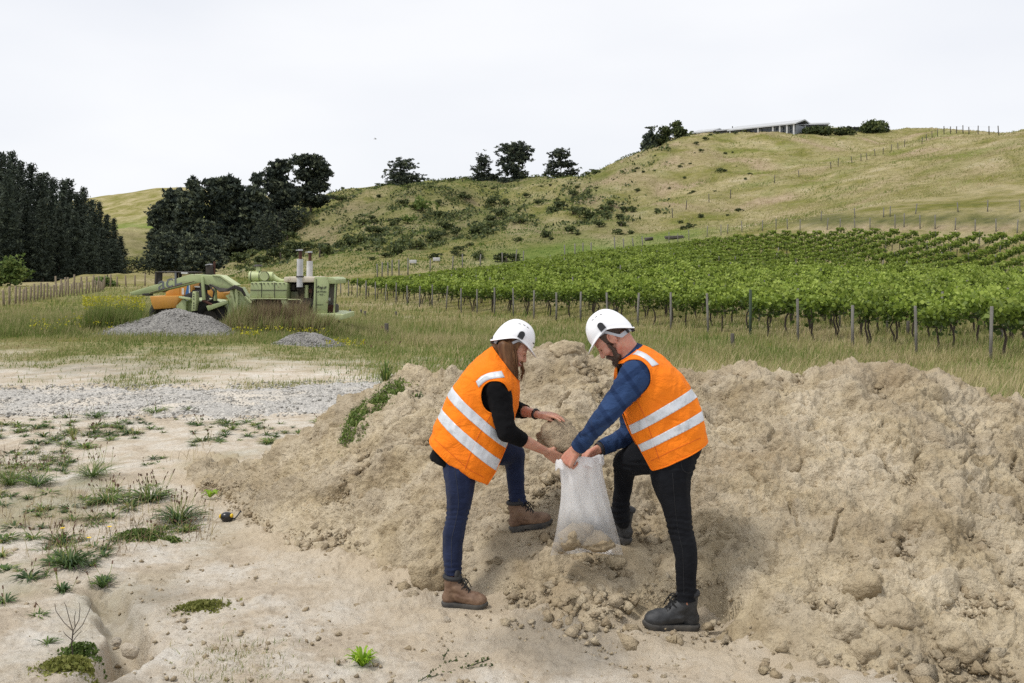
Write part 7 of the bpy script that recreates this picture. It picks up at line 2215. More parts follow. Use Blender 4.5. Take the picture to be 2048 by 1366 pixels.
slab('work_lamp', [(362, 544.8), (374, 545.2), (374, 548), (362, 547.6)], YO - .3, .12, MAT['white'], tr_, .01)
slab('dash', [(314, 566), (330, 563), (331, 570), (316, 570)], YO + .2, .8, MAT['white'], tr_, .02)
slab('dash', [(333, 559), (348, 556.5), (349, 559), (336, 561.5)], YO + .2, .8, MAT['white'], tr_, .01)
slab('silencer_box', [(411, 531), (425, 529), (427, 550), (411, 551)], YO + .3, .3, MAT['iron'], tr_, .03)
slab('silencer_cap', [(410, 529.6), (418, 527.5), (419, 529.4), (411, 531.4)], YO + .25, .4, MAT['chrome'], tr_, .01)
pipe('exhaust_pipe', P(427.5, 556, YO + .4), P(429.3, 523, YO + .4), .04, MAT['rust'], tr_)
slab('seat', [(322, 575), (333, 575), (333, 585), (322, 585)], YO + .5, .5, MAT['iron'], tr_, .05)
for (xx, rr, yy) in ((395, .75, 622), (330, .55, 628)):
    c = P(xx, yy, YO + .1); ring = [c + Vector((math.cos(a), 0, math.sin(a))) * rr * .74 for a in np.linspace(0, 6.283, 33)[:-1]]
    ty = hard('wheel', tube(ring, rr * .27, 10, True, flat=1.2), MAT['tyre'], tr_)
    hard('rim', cyl_vf(c + Vector((0, -.05, 0)), c + Vector((0, .1, 0)), rr * .5, None, 20), MAT['iron'], ty)

for x0, y0, x1, y1 in ((523, 565, 523, 595), (549, 565, 549, 595), (501, 580, 574, 580.5)):
    hard('panel_seam', tube([P(x0, y0, YS - .105), P(x1, y1, YS - .105)], .011, 4), MAT['iron'], sc_)
for x in range(504, 573, 8): hard('rivet', cyl_vf(P(x, 567, YS - .10), P(x, 567, YS - .125), .022, None, 6), MAT['iron'], sc_)
hard('panel_seam', tube([P(632, 557, YS - .012), P(632, 624, YS - .012)], .010, 4), MAT['iron'], sc_)
hard('panel_seam', tube([P(300, 586, YS - .01), P(340, 575, YS - .01), P(388, 563, YS - .01)], .010, 4), MAT['rust'], sc_)
# ------------------------------------------------------------------ grey gravel heaps in front of the machines
MAT['pebble'] = simple('dark_grey_pebble', (.20, .193, .18), .95, (.34, .325, .30), 9)
def gravel_heap(name, x0, x1, ytop, ybase, label, seed, humps):
    Yb = FOC * (EYE - ground_z((x0 + x1 - 2048) / 2 / FOC * 29, 29)) / (ybase - HOR)
    Yc = Yb + 1.3
    nu, nv = 130, 46
    xs = np.linspace(x0 - 8, x1 + 8, nu); V = []
    top = np.interp(xs, [h[0] for h in humps], [h[1] for h in humps])
    hz = np.maximum(EYE - (top - HOR) / FOC * Yc - ground_z((x0 + x1 - 2048) / 2 / FOC * Yc, Yc), 0)
    t = np.linspace(-1.15, 1.15, nv)[:, None]
    Yg = (Yc + t * 1.5) * np.ones((1, nu)); X = (xs[None] - 1024) / FOC * Yc * np.ones_like(t)
    prof = np.clip(1 - np.abs(t) ** 1.25, 0, 1)
    z = H(X, Yg) - .03 + hz[None] * prof + (.05 * fbm(X * 2 + seed, Yg * 2, 1.0, 4) + .02 * noise3(X * 12, Yg * 12, seed)) * np.clip(hz[None] * prof * 5, 0, 1)
    me = np_mesh(name, np.stack([X, Yg, z], -1).reshape(-1, 3), grid_faces(nu, nv), np.full((nu - 1) * (nv - 1), 4))
    m, nt, b = new_mat('blue_grey_gravel'); b.inputs['Roughness'].default_value = .95
    tc = nt.nodes.new('ShaderNodeTexCoord'); v = nt.nodes.new('ShaderNodeTexVoronoi'); v.inputs['Scale'].default_value = 30
    nt.links.new(tc.outputs['Object'], v.inputs['Vector'])
    c = ramp(nt, [(0, (.14, .136, .13)), (.5, (.27, .26, .24)), (1, (.45, .43, .395))], v.outputs['Color'])
    nt.links.new(c, b.inputs['Base Color']); add_bump(nt, b, v.outputs['Distance'], 1, .05)
    o = link_mesh(name, me, m); tag(o, label, 'gravel heap')
    n = 1300; q = RNG.uniform(x0, x1, n); tt = RNG.uniform(-1, .4, n)
    hq = np.interp(q, xs, hz); yq = Yc + tt * 1.5; xq = (q - 1024) / FOC * Yc
    scatter_stones('pebbles', xq, yq, H(xq, yq) - .02 + hq * np.clip(1 - np.abs(tt) ** 1.25, 0, 1), RNG.uniform(.012, .03, n), MAT['pebble'], None, .7, o)
gravel_heap('gravel_heap', 208, 480, 615, 672, 'larger grey gravel heap in front of the scraper', 1.0, [(205, 668), (240, 650), (300, 632), (335, 617), (352, 615), (380, 622), (400, 626), (420, 630), (450, 648), (478, 668)])
gravel_heap('gravel_heap', 560, 712, 664, 696, 'smaller grey gravel heap right of the larger one', 5.0, [(555, 690), (580, 672), (600, 666), (625, 665), (650, 671), (680, 683), (712, 697)])
# ------------------------------------------------------------------ house and shed on the hill top
MAT['roof'] = simple('pale_metal_roof', (.48, .49, .50), .45, (.42, .43, .44), .5)
MAT['hwall'] = simple('grey_wall', (.30, .32, .35), .7, (.26, .28, .30), 1)
MAT['col'] = simple('white_column', (.74, .74, .74), .6)
house = empty('house', P(1540, 272, 292), 'long low house with pale metal roof and white columns on the hill top', 'house')
def hseg(xl, Yl, xr, Yr, eave_l, eave_r, base_l, base_r, depth=9.0):
    """one front wall seen between two photo columns, with its depth behind it"""
    a, b, c, d = P(xl, base_l, Yl), P(xr, base_r, Yr), P(xr, eave_r, Yr), P(xl, eave_l, Yl)
    z1 = (c.z + d.z) / 2; c.z = d.z = z1
    z0 = min(a.z, b.z) - 1.5; a.z = b.z = z0
    n = Vector((-(b.y - a.y), b.x - a.x, 0)).normalized()
    if n.y < 0: n = -n
    hard('wall', prism_vf([a, b, c, d], n * depth), MAT['hwall'], house)
    return a, b, z0, z1, n
def roofseg(a, b, z1, n, over, rise, depth, th=.35):
    u = (b - a).normalized()
    p0 = Vector((a.x, a.y, z1)) - n * 1.6 - u * over; p1 = Vector((b.x, b.y, z1)) - n * 1.6 + u * over
    r0, r1 = p0 + n * (depth * .55) + Vector((0, 0, rise)), p1 + n * (depth * .55) + Vector((0, 0, rise))
    q0, q1 = p0 + n * (depth + 2.5), p1 + n * (depth + 2.5)
    up = Vector((0, 0, th))
    V = [p0, r0, q0, p1, r1, q1] + [v + up for v in (p0, r0, q0, p1, r1, q1)]
    F = [(0, 1, 4, 3), (1, 2, 5, 4), (6, 9, 10, 7), (7, 10, 11, 8), (0, 3, 9, 6), (2, 8, 11, 5), (0, 6, 7, 1), (1, 7, 8, 2), (3, 4, 10, 9), (4, 5, 11, 10)]
    hard('roof', (V, F), MAT['roof'], house)
def wins(a, b, z0, z1, n, cells, lo=.55):
    u = b - a
    for (s, e) in cells:
        p, q = a + u * s - n * .06, a + u * e - n * .06
        h0, h1 = z1 - (z1 - z0) * .48, z1 - .25
        W = hard('window', prism_vf([Vector((p.x, p.y, h0)), Vector((q.x, q.y, h0)), Vector((q.x, q.y, h1)), Vector((p.x, p.y, h1))], n * .05), MAT['glass'], house)
        k = max(2, int((q - p).length / 1.6))
        for i in range(k + 1):
            m_ = p.lerp(q, i / k) - n * .06
            hard('frame', box_vf(Vector((m_.x, m_.y, (h0 + h1) / 2)), (.10, .10, h1 - h0), None), MAT['hwall'], W)
        m_ = p.lerp(q, .5) - n * .06; an = math.atan2(u.y, u.x)
        hard('frame', box_vf(Vector((m_.x, m_.y, h0 + (h1 - h0) * .45)), ((q - p).length, .09, .10), Matrix.Rotation(an, 3, 'Z')), MAT['hwall'], W)
a, b, z0, z1, n = hseg(1391, 306, 1428, 302, 268.5, 264, 277, 276)
roofseg(a, b, z1, n, .5, 1.2, 8); wins(a, b, z0, z1, n, [(.05, .95)])
a, b, z0, z1, n = hseg(1428, 304, 1464, 300, 264.5, 261, 276, 275, 7)
roofseg(a, b, z1, n, .2, .6, 7)
a, b, z0, z1, n = hseg(1464, 298, 1592, 284, 262, 250.5, 275, 270)
roofseg(a, b, z1, n, .8, 1.6, 10)
wins(a, b, z0, z1, n, [(.02, .19), (.23, .43), (.47, .66), (.70, .77), (.80, .88), (.91, .985)])
for s in (.0, .205, .45, .68, .785, .893, .995):
    p = a + (b - a) * s - n * 1.2
    hard('column', box_vf(Vector((p.x, p.y, (z0 + z1) / 2)), (.34, .34, z1 - z0)), MAT['col'], house)
a, b, z0, z1, n = hseg(1596, 290, 1655, 288, 253.5, 249, 270, 268)
roofseg(a, b, z1, n, .6, .9, 8); wins(a, b, z0, z1, n, [(.05, .2), (.28, .5)])
p = a + (b - a) * .24 - n * 1.2
hard('column', box_vf(Vector((p.x, p.y, (z0 + z1) / 2)), (.34, .34, z1 - z0)), MAT['col'], house)
hard('flue', cyl_vf(P(1465, 262, 301), P(1465, 252.5, 301), .14), MAT['iron'], house)
hard('flue', cyl_vf(P(1531, 253, 294), P(1531, 248.5, 294), .3), MAT['iron'], house)
sh_ = empty('shed', P(1713, 270, 300), 'dark square shed beside the umbrella shaped tree', 'shed')
hard('wall', prism_vf(poly([(1706, 272), (1722, 272), (1722, 255), (1706, 255)], 300), (0, 4, 0)), simple('dark_shed', (.030, .034, .045), .8), sh_)
hard('roof', prism_vf(poly([(1705.4, 255), (1722.6, 255), (1722.6, 253.8), (1705.4, 253.8)], 299.8), (0, 4.4, 0)), MAT['iron'], sh_)
# feed troughs and a dark heap of logs beyond the vines
for x, y, lab in ((826, 529, 'pale feed trough on the grass below the hill, left one'), (873, 525, 'pale feed trough on the grass below the hill, right one')):
    X, Y, z = hit(x, y); t = empty('trough', (X, Y, z), lab, 'trough')
    hard('tub', Join().add(box_vf(Vector((X, Y, z + .45)), (1.1, .7, .55), None, .05)), MAT['pipe'], t)
    for s in (-.4, .4): hard('leg', box_vf(Vector((X + s, Y, z + .1)), (.1, .6, .3)), MAT['post_dark'], t)
for x, y, w, lab in ((1298, 482, 12, 'small dark stack of old posts above the vineyard'), (1350, 479, 38, 'wide dark stack of old posts above the vineyard')):
    X, Y, z = hit(x, y); t = empty('post_stack', (X, Y, z), lab, 'post stack')
    L = w / FOC * Y
    for k in range(5): hard('post', tube([Vector((X - L / 2 + RNG.normal() * .2, Y + (k % 3) * .3, z + .15 + .2 * (k // 3))), Vector((X + L / 2 + RNG.normal() * .2, Y + (k % 3) * .3 + .1, z + .3 + .2 * (k // 3)))], .16, 7), MAT['post_dark'], t)
# a bird over the valley
bd = P(751, 278, 160); B = Blob(); B.ell(bd, (.16, .07, .06)); B.ell(bd + Vector((.17, 0, .02)), (.06, .045, .045))
B.chain([(bd, .05), (bd + Vector((-.02, .35, .12)), .04), (bd + Vector((-.1, .75, .06)), .02)]); B.chain([(bd, .05), (bd + Vector((-.02, -.35, .12)), .04), (bd + Vector((-.1, -.75, .06)), .02)]); B.chain([(bd, .04), (bd + Vector((-.28, 0, 0)), .03)])
tag(link_mesh('bird', B.skin(.02, 2), simple('grey_bird', (.25, .25, .26), .7), None, True, bd), 'small grey bird in flight over the valley', 'bird')
# ------------------------------------------------------------------ grass and weeds
def scatter_px(n, x0, x1, y0, y1, keep=None):
    x = RNG.uniform(x0, x1, n); y = RNG.uniform(y0, y1, n)
    return x, y
def field_pts(n, x0, x1, Y0, Y1, power=1.6):
    """points over a strip, thinning out with distance as the picture needs"""
    t = RNG.random(n); Y = (Y0 ** (1 - power) + t * (Y1 ** (1 - power) - Y0 ** (1 - power))) ** (1 / (1 - power))
    x = RNG.uniform(x0, x1, n); return (x - 1024) / FOC * Y, Y, x
parts = []
X, Y, px = field_pts(110000, 640, 2140, 10.5, 36, 1.5)
tt, cc, _z = mound_params(px)
fe = np.clip((px - 660) / 260, 0, 1)
ok = (Y > cc + 1.5) & ~((px < 800) & (Y < 16.5)) & (RNG.random(len(px)) < .1 + .9 * fe)
X, Y, px = X[ok], Y[ok], px[ok]
pt = fbm(X * .5, Y * .5, 3.0, 3); h = np.clip(.26 + .19 * pt + RNG.normal(0, .09, len(X)), .08, .8) * np.clip(.28 + (px - 660) / 800, .28, .95) * np.where(Y > 26, .85, 1)
tint = np.clip(.48 + .36 * pt + RNG.normal(0, .17, len(X)) - .20 * np.clip((1400 - px) / 300, 0, 1), 0, .86)
[parts.append(blades(X[q_], Y[q_], H(X[q_], Y[q_]), h[q_], np.maximum(.007, .0007 * Y[q_]), tint[q_], .35, (.35, 0), sm)) for q_, sm in ((Y < 17, False), (Y >= 17, True))]
# pale seed heads
k = RNG.random(len(X)) < .11
parts.append(blades(X[k], Y[k], H(X[k], Y[k]) + h[k] * .6, h[k] * .75, np.full(k.sum(), .014), np.full(k.sum(), .82) + RNG.normal(0, .05, k.sum()), .5, (.6, 0)))
blade_obj('tall_grass', parts, 'grass', 'tall seeding grass between the clay heap and the vineyard')
parts = []
X, Y, px = field_pts(105000, -60, 800, 15.8, 62, 2.0)
cov = np.clip((Y - 17.5) / 12 + .75 * fbm(X * .55, Y * .4, 19.0, 4), 0.02, 1)
ok = RNG.random(len(X)) < cov * np.where(Y < 26, .8, 1); X, Y, px = X[ok], Y[ok], px[ok]
pt = fbm(X * .3, Y * .3, 13.0, 3)
tall = np.clip((Y - 25) / 8, 0, 1)
h = np.clip(.055 + .22 * tall + .10 * pt * tall + RNG.normal(0, .04, len(X)), .03, .7)
tint = np.clip(.41 + .30 * pt + RNG.normal(0, .16, len(X)) + .1 * np.clip((Y - 35) / 10, 0, 1), 0, .88)
parts.append(blades(X, Y, H(X, Y), h, np.maximum(.010, .0008 * Y), tint, .4, simple=True))
X, Y, px = field_pts(60000, -60, 2100, 30, 150, 1.8)
ok = (Y < 100) | (px < 950); X, Y, px = X[ok], Y[ok], px[ok]
pt = fbm(X * .2, Y * .2, 23.0, 3)
parts.append(blades(X, Y, H(X, Y), RNG.uniform(.2, .45, len(X)), .0010 * Y, np.clip(.54 + .3 * pt + RNG.normal(0, .15, len(X)), 0, .86), .4, simple=True))
blade_obj('meadow_grass', parts, 'grass', 'rough meadow grass around the machines')
# tussocks on the hill
n = 70000
px, py = RNG.uniform(-20, 2070, n), None
Y = np.exp(RNG.uniform(math.log(146), math.log(345), n)); X = (px - 1024) / FOC * Y
ok = px > 440; X, Y, px = X[ok], Y[ok], px[ok]
lu = ((px > 970) & (px < 1400) & (Y < 172))
pt = fbm(X / 11, Y / 15, 12.0, 4); pt2 = fbm(X / 4.0, Y / 5.0, 2.0, 3)
blade_obj('hill_tussocks', [blades(X, Y, H(X, Y) - .05, RNG.uniform(.15, .45, len(X)) * (1 + .6 * np.clip(pt, 0, 1)) * np.where(lu, .5, 1), .0014 * Y, np.clip(.62 - .26 * pt + .14 * pt2 + RNG.normal(0, .05, len(X)) - .46 * np.clip((.14 - X / Y) / .12, 0, 1) - .38 * lu, 0, .84), .6, (.4, 0), True)], 'grass', 'dry tussock grass on the hillside')
# matted scrub in the folds, reading as one mass
n = 80000; px = RNG.uniform(470, 1340, n); Y = np.exp(RNG.uniform(math.log(185), math.log(345), n)); X = (px - 1024) / FOC * Y
scr = fbm(X / 11, Y / 18, 12.0, 4) + .5 * fbm(X / 4, Y / 6, 3.0, 3) + .10 - .35 * np.clip((px - 950) / 350, 0, 1)
ok = RNG.random(n) < np.clip(scr, 0, 1) * .9; X, Y = X[ok], Y[ok]
v, f, t = cards(np.stack([X, Y, H(X, Y) + RNG.uniform(0, .8, len(X))], 1), .75, .6, .3)
tag(link_mesh('hill_scrub', np_mesh('hill_scrub', v, f, np.full(len(f), 4), {'tint': t}), MAT['bush'], None, False), 'matted low scrub in the folds of the hillside', None, None, 'stuff')
# docks and thistles around the machines, yellow flowering weeds
parts = []
def weed_patch(x0, x1, Y0, Y1, n, h, t0, dt, w=.03, lean=.3):
    x = RNG.uniform(x0, x1, n); Y = RNG.uniform(Y0, Y1, n); X = (x - 1024) / FOC * Y
    e = np.clip(np.minimum(x - x0, x1 - x) / 40, .25, 1) * (.75 + .5 * fbm(X * 1.2, Y * 1.2, 1.0, 2))
    parts.append(blades(X, Y, H(X, Y), np.clip(h * e * RNG.uniform(.5, 1.1, n), .05, 2), np.full(n, w), np.clip(t0 + RNG.normal(0, dt, n), 0, 1), lean, simple=True))
weed_patch(430, 690, 30.0, 32.7, 12000, 1.0, .60, .28); weed_patch(470, 650, 30.4, 32.2, 7000, 1.15, .97, .05, .022)
weed_patch(290, 420, 28.9, 29.6, 700, .30, .40, .12); weed_patch(620, 720, 29.5, 32.5, 3500, .50, .5, .2); weed_patch(150, 310, 29.4, 33.0, 8000, 1.0, .36, .16); weed_patch(300, 460, 31.3, 32.6, 2500, .28, .45, .2); weed_patch(-30, 180, 28, 34, 5000, .45, .42, .15); weed_patch(300, 440, 31.0, 33.5, 2500, .35, .45, .2)
blade_obj('tall_weeds', parts, 'grass', 'tall brown and green weeds round the parked machines')
pts = []
for x0, x1, Y0, Y1, n, h in ((165, 290, 29.8, 33.4, 900, .9), (460, 660, 28.2, 30, 130, .25), (650, 730, 25, 28, 90, .15), (60, 230, 27, 32, 120, .35), (480, 520, 26.5, 28, 40, .2)):
    x = RNG.uniform(x0, x1, n); Y = RNG.uniform(Y0, Y1, n); X = (x - 1024) / FOC * Y
    pts.append(np.stack([X, Y, H(X, Y) + h * RNG.uniform(.7, 1.1, n)], 1))
pts = np.concatenate(pts); v, f, t = cards(pts, .055, .9, .8)
tag(link_mesh('yellow_flowers', np_mesh('yellow_flowers', v, f, np.full(len(f), 4)), leafy('mustard_flowers', [(0, (.42, .40, .03)), (1, (.75, .60, .03))], .3, .7) , None, smooth=False), 'tiny yellow weed flowers among the grass', None, None, 'stuff')

# ------------------------------------------------------------------ weeds on the bare ground
MAT['moss'] = leafy('moss_leaves', [(0, (.10, .115, .025)), (.6, (.21, .225, .055)), (1, (.34, .33, .11))], .3, .7)
def surf(x, y):
    """ground or heap height under a plan position"""
    return float(surfs(np.array([x]), np.array([y]))[0])
def surfs(x, y): return np.maximum(mound_base(x, y), H(x, y) + gully(x, y))
def at_px(px, py):
    Y = FOC * EYE / (py - HOR); X = (px - 1024) / FOC * Y
    t_, c_, _z = mound_params(np.array([px]))
    if px > 420 and py > 700 and Y > t_[0]:
        q = on_mound(px, py)
        if q[1] > 4.5 and q[1] < c_[0] + .3: return q[0], q[1]
    return X, Y
def strap_tuft(x, y, rad, n, hgt, t0=.35, dt=.18, w=.010, seeds=0, z0=None):
    """rosette of arching strap leaves; seeds = stems with brown heads"""
    z0 = surf(x, y) if z0 is None else z0
    V, T, A, o = [], [], [], 0
    segs = 4
    for i in range(n):
        a = RNG.uniform(0, 6.283); L = rad * RNG.uniform(.45, 1.1); r0 = rad * .12 * RNG.random()
        hh = hgt * RNG.uniform(.4, 1.0); ww = w * RNG.uniform(.6, 1.3)
        c, s = math.cos(a), math.sin(a); t = np.linspace(0, 1, segs + 1)
        rr = r0 + L * t; zz = z0 - .005 + hh * (np.sin(t * math.pi * RNG.uniform(.55, .85)))
        wd = ww * np.array([.6, 1, .95, .7, .08])
        p = np.stack([x + c * rr, y + s * rr, zz], 1); sd = np.stack([-s * wd, c * wd, np.zeros(segs + 1)], 1) * .5
        tw = RNG.normal(0, .4); sd[:, 2] += wd * tw * .4
        v = np.stack([p - sd, p + sd], 1).reshape(-1, 3)
        V.append(v)
        for k in range(segs):
            b = o + 2 * k; T += [(b, b + 1, b + 3), (b, b + 3, b + 2)]
        A.append(np.full(len(v), np.clip(t0 + RNG.normal(0, dt), 0, .9))); o += len(v)
    for i in range(seeds):
        a = RNG.uniform(0, 6.283); L = hgt * RNG.uniform(1.2, 2.3); le = RNG.uniform(.1, .7)
        b0 = np.array([x + RNG.normal() * rad * .3, y + RNG.normal() * rad * .3, z0]); d = np.array([math.cos(a) * le, math.sin(a) * le, 1.0]); tip = b0 + d * L
        e = np.array([.0014, 0, 0]); e2 = np.array([.0045, 0, 0])
        hd = d / np.linalg.norm(d) * .022
        v = np.array([b0 - e, b0 + e, tip + e, tip - e, tip - e2, tip + e2, tip + e2 + hd, tip - e2 + hd])
        V.append(v); T += [(o, o + 1, o + 2), (o, o + 2, o + 3), (o + 4, o + 5, o + 6), (o + 4, o + 6, o + 7)]
        A.append(np.array([.75] * 4 + [1.0] * 4)); o += 8
    return np.concatenate(V), np.array(T), np.concatenate(A)
def weed(name, px, py, rad_px, n, hgt, label, cat='weed', group=None, **k):
    x, y = at_px(px, py); mat = k.pop('mat', 'strap')
    v, t, a = strap_tuft(x, y, rad_px / FOC * y, n, hgt, **k)
    me = np_mesh(name, v, t, np.full(len(t), 3), {'tint': a})
    return tag(link_mesh(name, me, MAT[mat], None, False, (x, y, surf(x, y))), label, cat, group)
def mat_patch(name, px, py, w, d, n, label, tint=.6, hgt=.03, mat='lime', cat='weed'):
    x, y = at_px(px, py); rx, ry = w / FOC * y / 2, d
    q = RNG.normal(size=(n, 2)) * .42; c = np.stack([x + q[:, 0] * rx * 1.3, y + q[:, 1] * ry, np.zeros(n)], 1)
    c[:, 2] = surfs(c[:, 0], c[:, 1]) + RNG.random(n) * hgt * np.exp(-(q ** 2).sum(1))
    v, f, t = cards(c, .022, .7, .8, np.clip(tint + RNG.normal(0, .2, n), 0, 1))
    me = np_mesh(name, v, f, np.full(len(f), 4), {'tint': t})
    return tag(link_mesh(name, me, MAT[mat], None, False, (x, y, surf(x, y))), label, cat)
weed('weed_tuft', 140, 1142, 60, 130, .10, 'big dark green strap-leaved tuft at the head of the washed-out runnel', seeds=16)
weed('weed_tuft', 205, 1166, 34, 50, .07, 'strap-leaved tuft drooping over the edge of the runnel', seeds=3)
weed('weed_tuft', 358, 1040, 66, 120, .10, 'wide dark tuft with brown seed heads left of the tape measure', seeds=26, t0=.3)
weed('weed_tuft', 300, 1004, 62, 150, .10, 'wide tuft crowded with brown seed heads above the leafy clump', seeds=34, t0=.5)
weed('weed_tuft', 725, 1332, 34, 46, .085, 'bright lime green weed at the bottom edge of the view', mat='lime', t0=.5, w=.013, seeds=0)
weed('weed_tuft', 125, 1190, 27, 34, .06, 'small dark strap-leaved rosette below the big tuft', seeds=4, w=.013, t0=.2)
weed('weed_tuft', 78, 1240, 30, 26, .035, 'flat grey-green rosette on the left bank', seeds=2, t0=.5)
weed('weed_tuft', 95, 1290, 28, 22, .03, 'thin flat rosette left of the dead twig', seeds=0, t0=.5, w=.007)
weed('weed_tuft', 12, 1208, 30, 30, .05, 'dark rosette cut by the left edge of the view', seeds=4, t0=.25)
weed('weed_tuft', 55, 1165, 40, 40, .04, 'low spreading rosette left of the big strap-leaved tuft', seeds=5, t0=.3)
weed('weed_tuft', 215, 1010, 56, 110, .09, 'dense grassy tuft beside the crowded seed heads', seeds=22, t0=.5)
weed('weed_tuft', 120, 1085, 50, 80, .07, 'weed with yellow flowers at the left side', seeds=14, t0=.35)
weed('weed_tuft', 20, 970, 58, 140, .13, 'tall pale grass tuft at the left edge', seeds=20, t0=.62, w=.006)
weed('weed_tuft', 75, 975, 50, 90, .09, 'dark grass tuft next to the tall pale one at the left', seeds=16, t0=.35)
weed('weed_tuft', 185, 960, 64, 120, .13, 'wide wiry tuft with long bare stems', seeds=22, t0=.45, w=.006)
weed('weed_tuft', 310, 830, 36, 60, .10, 'green tuft at the near edge of the gravel track, middle', t0=.55, seeds=4)
weed('weed_tuft', 378, 825, 17, 50, .07, 'small bright tuft at the near edge of the gravel track', t0=.6)
weed('weed_tuft', 190, 838, 40, 60, .08, 'dull green tuft at the near edge of the gravel track, left', t0=.35, seeds=5)
weed('weed_tuft', 148, 882, 20, 40, .16, 'upright straw coloured tuft on the pale ground', t0=.8, dt=.08, w=.005, seeds=3)
weed('weed_tuft', 535, 886, 28, 60, .05, 'yellow-green tuft near the toe of the clay heap', t0=.65)
weed('weed_tuft', 420, 1000, 20, 16, .06, 'small lettuce-like bright weed above the tape measure', mat='lime', t0=.5, w=.022)
weed('weed_tuft', 800, 1000, 12, 16, .05, 'tiny green sprout on the slope left of the woman', mat='lime', t0=.35, w=.006)
weed('weed_tuft', 832, 808, 24, 50, .10, 'grass tuft on the slope left of the woman\'s back', t0=.3)
weed('weed_tuft', 772, 790, 24, 70, .30, 'tall grass tuft at the top of the weed patch on the heap', t0=.6, w=.008, seeds=6)
weed('weed_tuft', 825, 752, 14, 26, .10, 'small grass tuft on the crest of the heap', t0=.5, w=.006)
mat_patch('weed_mat', 280, 1074, 84, .13, 1300, 'low leafy green clump on the bare ground', .3, .07, 'fresh')
mat_patch('weed_mat', 340, 1078, 44, .06, 260, 'small leafy clump right of the larger low one', .3, .05, 'fresh')
mat_patch('weed_mat', 402, 1216, 84, .10, 900, 'yellow-green mossy mat in the middle of the bare ground', .55, .03, 'moss')
mat_patch('weed_mat', 140, 1338, 110, .10, 1300, 'yellow-green mossy mat under the dead twig', .6, .05, 'moss')
mat_patch('weed_mat', 165, 1310, 70, .08, 500, 'green tuft of fine leaves at the foot of the dead twig', .3, .07, 'fresh')
for i, (px, py, w, d, n) in enumerate([(705, 868, 66, .30, 1000), (735, 838, 62, .30, 1250), (765, 812, 60, .30, 1250), (790, 805, 50, .22, 700), (690, 893, 34, .2, 380)]):
    if i == 0: cs = []
    x, y = at_px(px, py); q = RNG.normal(size=(n, 2)) * .42
    c = np.stack([x + q[:, 0] * w / FOC * y * .62, y + q[:, 1] * d + q[:, 0] * .04, np.zeros(n)], 1)
    c[:, 2] = surfs(c[:, 0], c[:, 1]) + .02 + RNG.random(n) * .13 * np.exp(-(q ** 2).sum(1))
    cs.append(c)
cs = np.concatenate(cs); v, f, t = cards(cs, .040, .30, 1.2, np.clip(.5 + RNG.normal(0, .25, len(cs)), 0, 1))
x, y = at_px(740, 840)
tag(link_mesh('weed_patch', np_mesh('weed_patch', v, f, np.full(len(f), 4), {'tint': t}), MAT['fresh'], None, False, (x, y, surf(x, y))), 'long green weed patch running up the left flank of the heap', 'weed patch')
# small tufts, one by one
rs = np.random.default_rng(31); cnt = 0
PROT = []
for s in range(7):
    v, t, a = strap_tuft(0.0, 0.0, .085, 26, .05, .25 + .07 * s, .18, .008, 3 if s % 2 else 0, 0.0)
    me = np_mesh('grass_tuft', v, t, np.full(len(t), 3), {'tint': a}); me.materials.append(MAT['strap']); PROT.append(me)
while cnt < 298:
    px, py = rs.uniform(-30, 640), (rs.uniform(835, 1180) if rs.random() < .55 else rs.uniform(845, 960))
    x, y = at_px(px, py)
    mp_ = mound_params(np.array([px]))
    if (px > 400 and mp_[0][0] - .4 < y < mp_[1][0] + 1.4) or y > 12.8 or (py > 1090 and px > 220): continue
    if noise3(x * .9, y * .7, 6.0) + .40 - .45 * (px > 330) * (py > 900) < rs.random() * .75: continue
    o = bpy.data.objects.new('grass_tuft', PROT[cnt % 7]); COL.objects.link(o)
    s = rs.uniform(.45, 1.25) * (1.15 if py < 900 else .95); o.location = (x, y, surf(x, y)); o.scale = (s * rs.uniform(1.1, 1.9), s * 1.1, s * rs.uniform(.5, 1.0)); o.rotation_euler = (0, 0, rs.uniform(0, 6))
    tag(o, 'small low grass tuft on the pale bare ground at the left', 'grass tuft', 'small grass tufts on the bare ground'); cnt += 1
# dead fine stalks and seed stems over the weedy part, sparse creeping weeds at the bottom
parts = []
n = 1500; px = RNG.uniform(-20, 430, n); py = RNG.uniform(860, 1120, n); Y = FOC * EYE / (py - HOR); X = (px - 1024) / FOC * Y
ok = noise3(X * .9, Y * .7, 6.0) > -.05; X, Y = X[ok], Y[ok]
parts.append(blades(X, Y, H(X, Y), RNG.uniform(.06, .22, len(X)), np.full(len(X), .004), np.where(RNG.random(len(X)) < .5, .8, .97), .6))
n = 600; px = RNG.normal(480, 60, n); py = RNG.normal(1335, 28, n); Y = FOC * EYE / (py - HOR); X = (px - 1024) / FOC * Y
parts.append(blades(X, Y, H(X, Y), RNG.uniform(.015, .05, n), np.full(n, .0035), np.clip(.55 + RNG.normal(0, .25, n), 0, 1), .9))
blade_obj('dry_stalks', parts, 'grass', 'fine dry stalks and seed stems among the weeds')
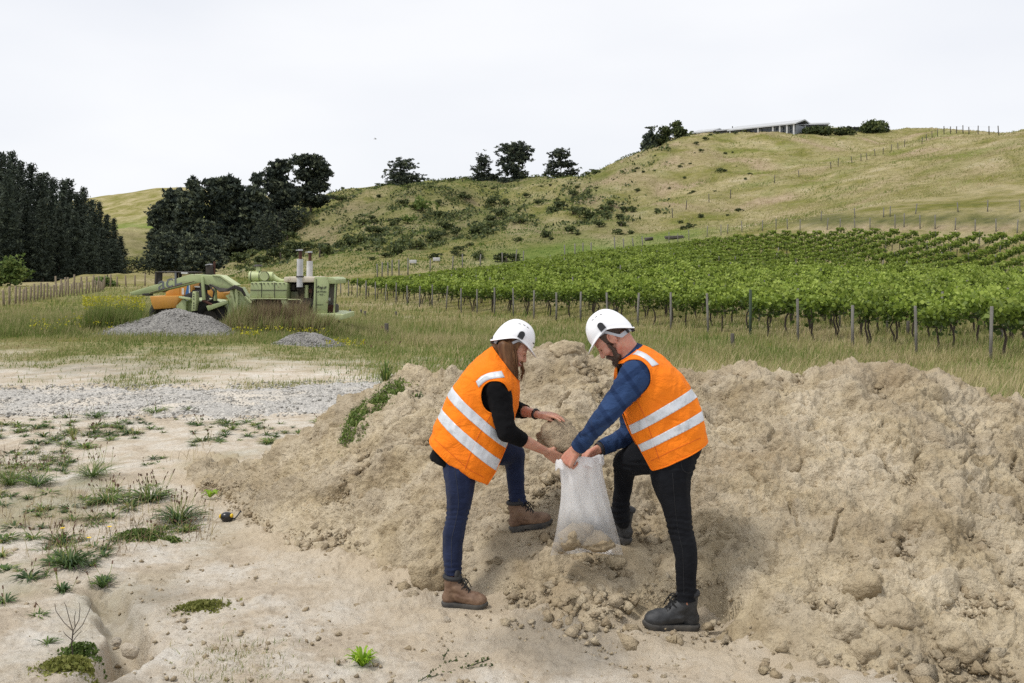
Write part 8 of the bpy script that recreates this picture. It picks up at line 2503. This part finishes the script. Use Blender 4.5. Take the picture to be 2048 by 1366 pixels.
# dead twig plant
x, y = at_px(147, 1322); z = surf(x, y); J = Join()
tw = empty('dead_twig', (x, y, z), 'bare dead twig standing on the bank at the bottom left', 'twig')
b = Vector((x, y, z))
J.add(tube([b, P(143, 1290, y), P(146, 1262, y)], .0035, 5))
for pts in ([(146, 1262), (128, 1245), (112, 1222), (110, 1208)], [(146, 1262), (138, 1235), (132, 1212), (128, 1204)], [(146, 1262), (158, 1240), (160, 1215), (159, 1206)], [(146, 1270), (165, 1250), (178, 1222), (184, 1205)], [(144, 1285), (155, 1270), (163, 1262)], [(144, 1280), (132, 1270), (126, 1262)], [(150, 1255), (149, 1235), (152, 1222)]):
    J.add(tube([P(*q, y + RNG.normal() * .02) for q in pts], .0024, 5, taper=lambda t: 1 - .5 * t))
hard('twig', J, MAT['vine_wood'], tw)
# yellow dandelion heads
for px, py, g, lab in ((125, 1058, 1090, 'left one'), (178, 1077, 1100, 'lower one'), (219, 1055, 1085, 'right one')):
    x, y = at_px(px, g); t_ = P(px, py, y); fl = empty('yellow_flower', (x, y, surf(x, y)), 'yellow dandelion flower at the left side, %s of three' % lab, 'flower', 'yellow dandelions')
    hard('stalk', tube([Vector((x, y, surf(x, y))), (Vector((x, y, surf(x, y))) + t_) / 2 + Vector((.01, 0, 0)), t_], .002, 5), MAT['strap'], fl)
    J = Join()
    for k in range(14):
        a = k * 2.4; d = Vector((math.cos(a), math.sin(a), .5)) ; e = Vector((-math.sin(a), math.cos(a), 0)) * .005
        J.add(([t_, t_ + d * .012 + e, t_ + d * .018, t_ + d * .012 - e], [(0, 1, 2, 3)]))
    hard('petal', J, MAT['yellow'], fl)
# creeping weed at the bottom, right of the bright tuft
cw = empty('creeping_weed', (*at_px(880, 1345), 0), 'thin creeping weed with small grey-green leaves at the bottom edge', 'weed')
J = Join(); lv_ = []
for pts in ([(840, 1366), (880, 1340), (910, 1325), (935, 1315)], [(860, 1358), (920, 1342), (985, 1335)], [(880, 1345), (888, 1320), (896, 1305)], [(920, 1342), (955, 1330), (980, 1320)]):
    q = [Vector((*at_px(*p), surf(*at_px(*p)) + .012)) for p in pts]; J.add(tube(q, .0022, 5))
    for a, b in zip(q[:-1], q[1:]):
        for t in np.linspace(0, 1, 7): lv_.append(a.lerp(b, t) + Vector((RNG.normal() * .008, RNG.normal() * .01, .006)))
hard('stem', J, MAT['strap'], cw)
card_obj('leaf', [cards(np.array(lv_), .022, .5, .6)], 'bush', cw, None, 'stuff')
for m_ in [m for m in bpy.data.meshes if m.users == 0]: bpy.data.meshes.remove(m_)
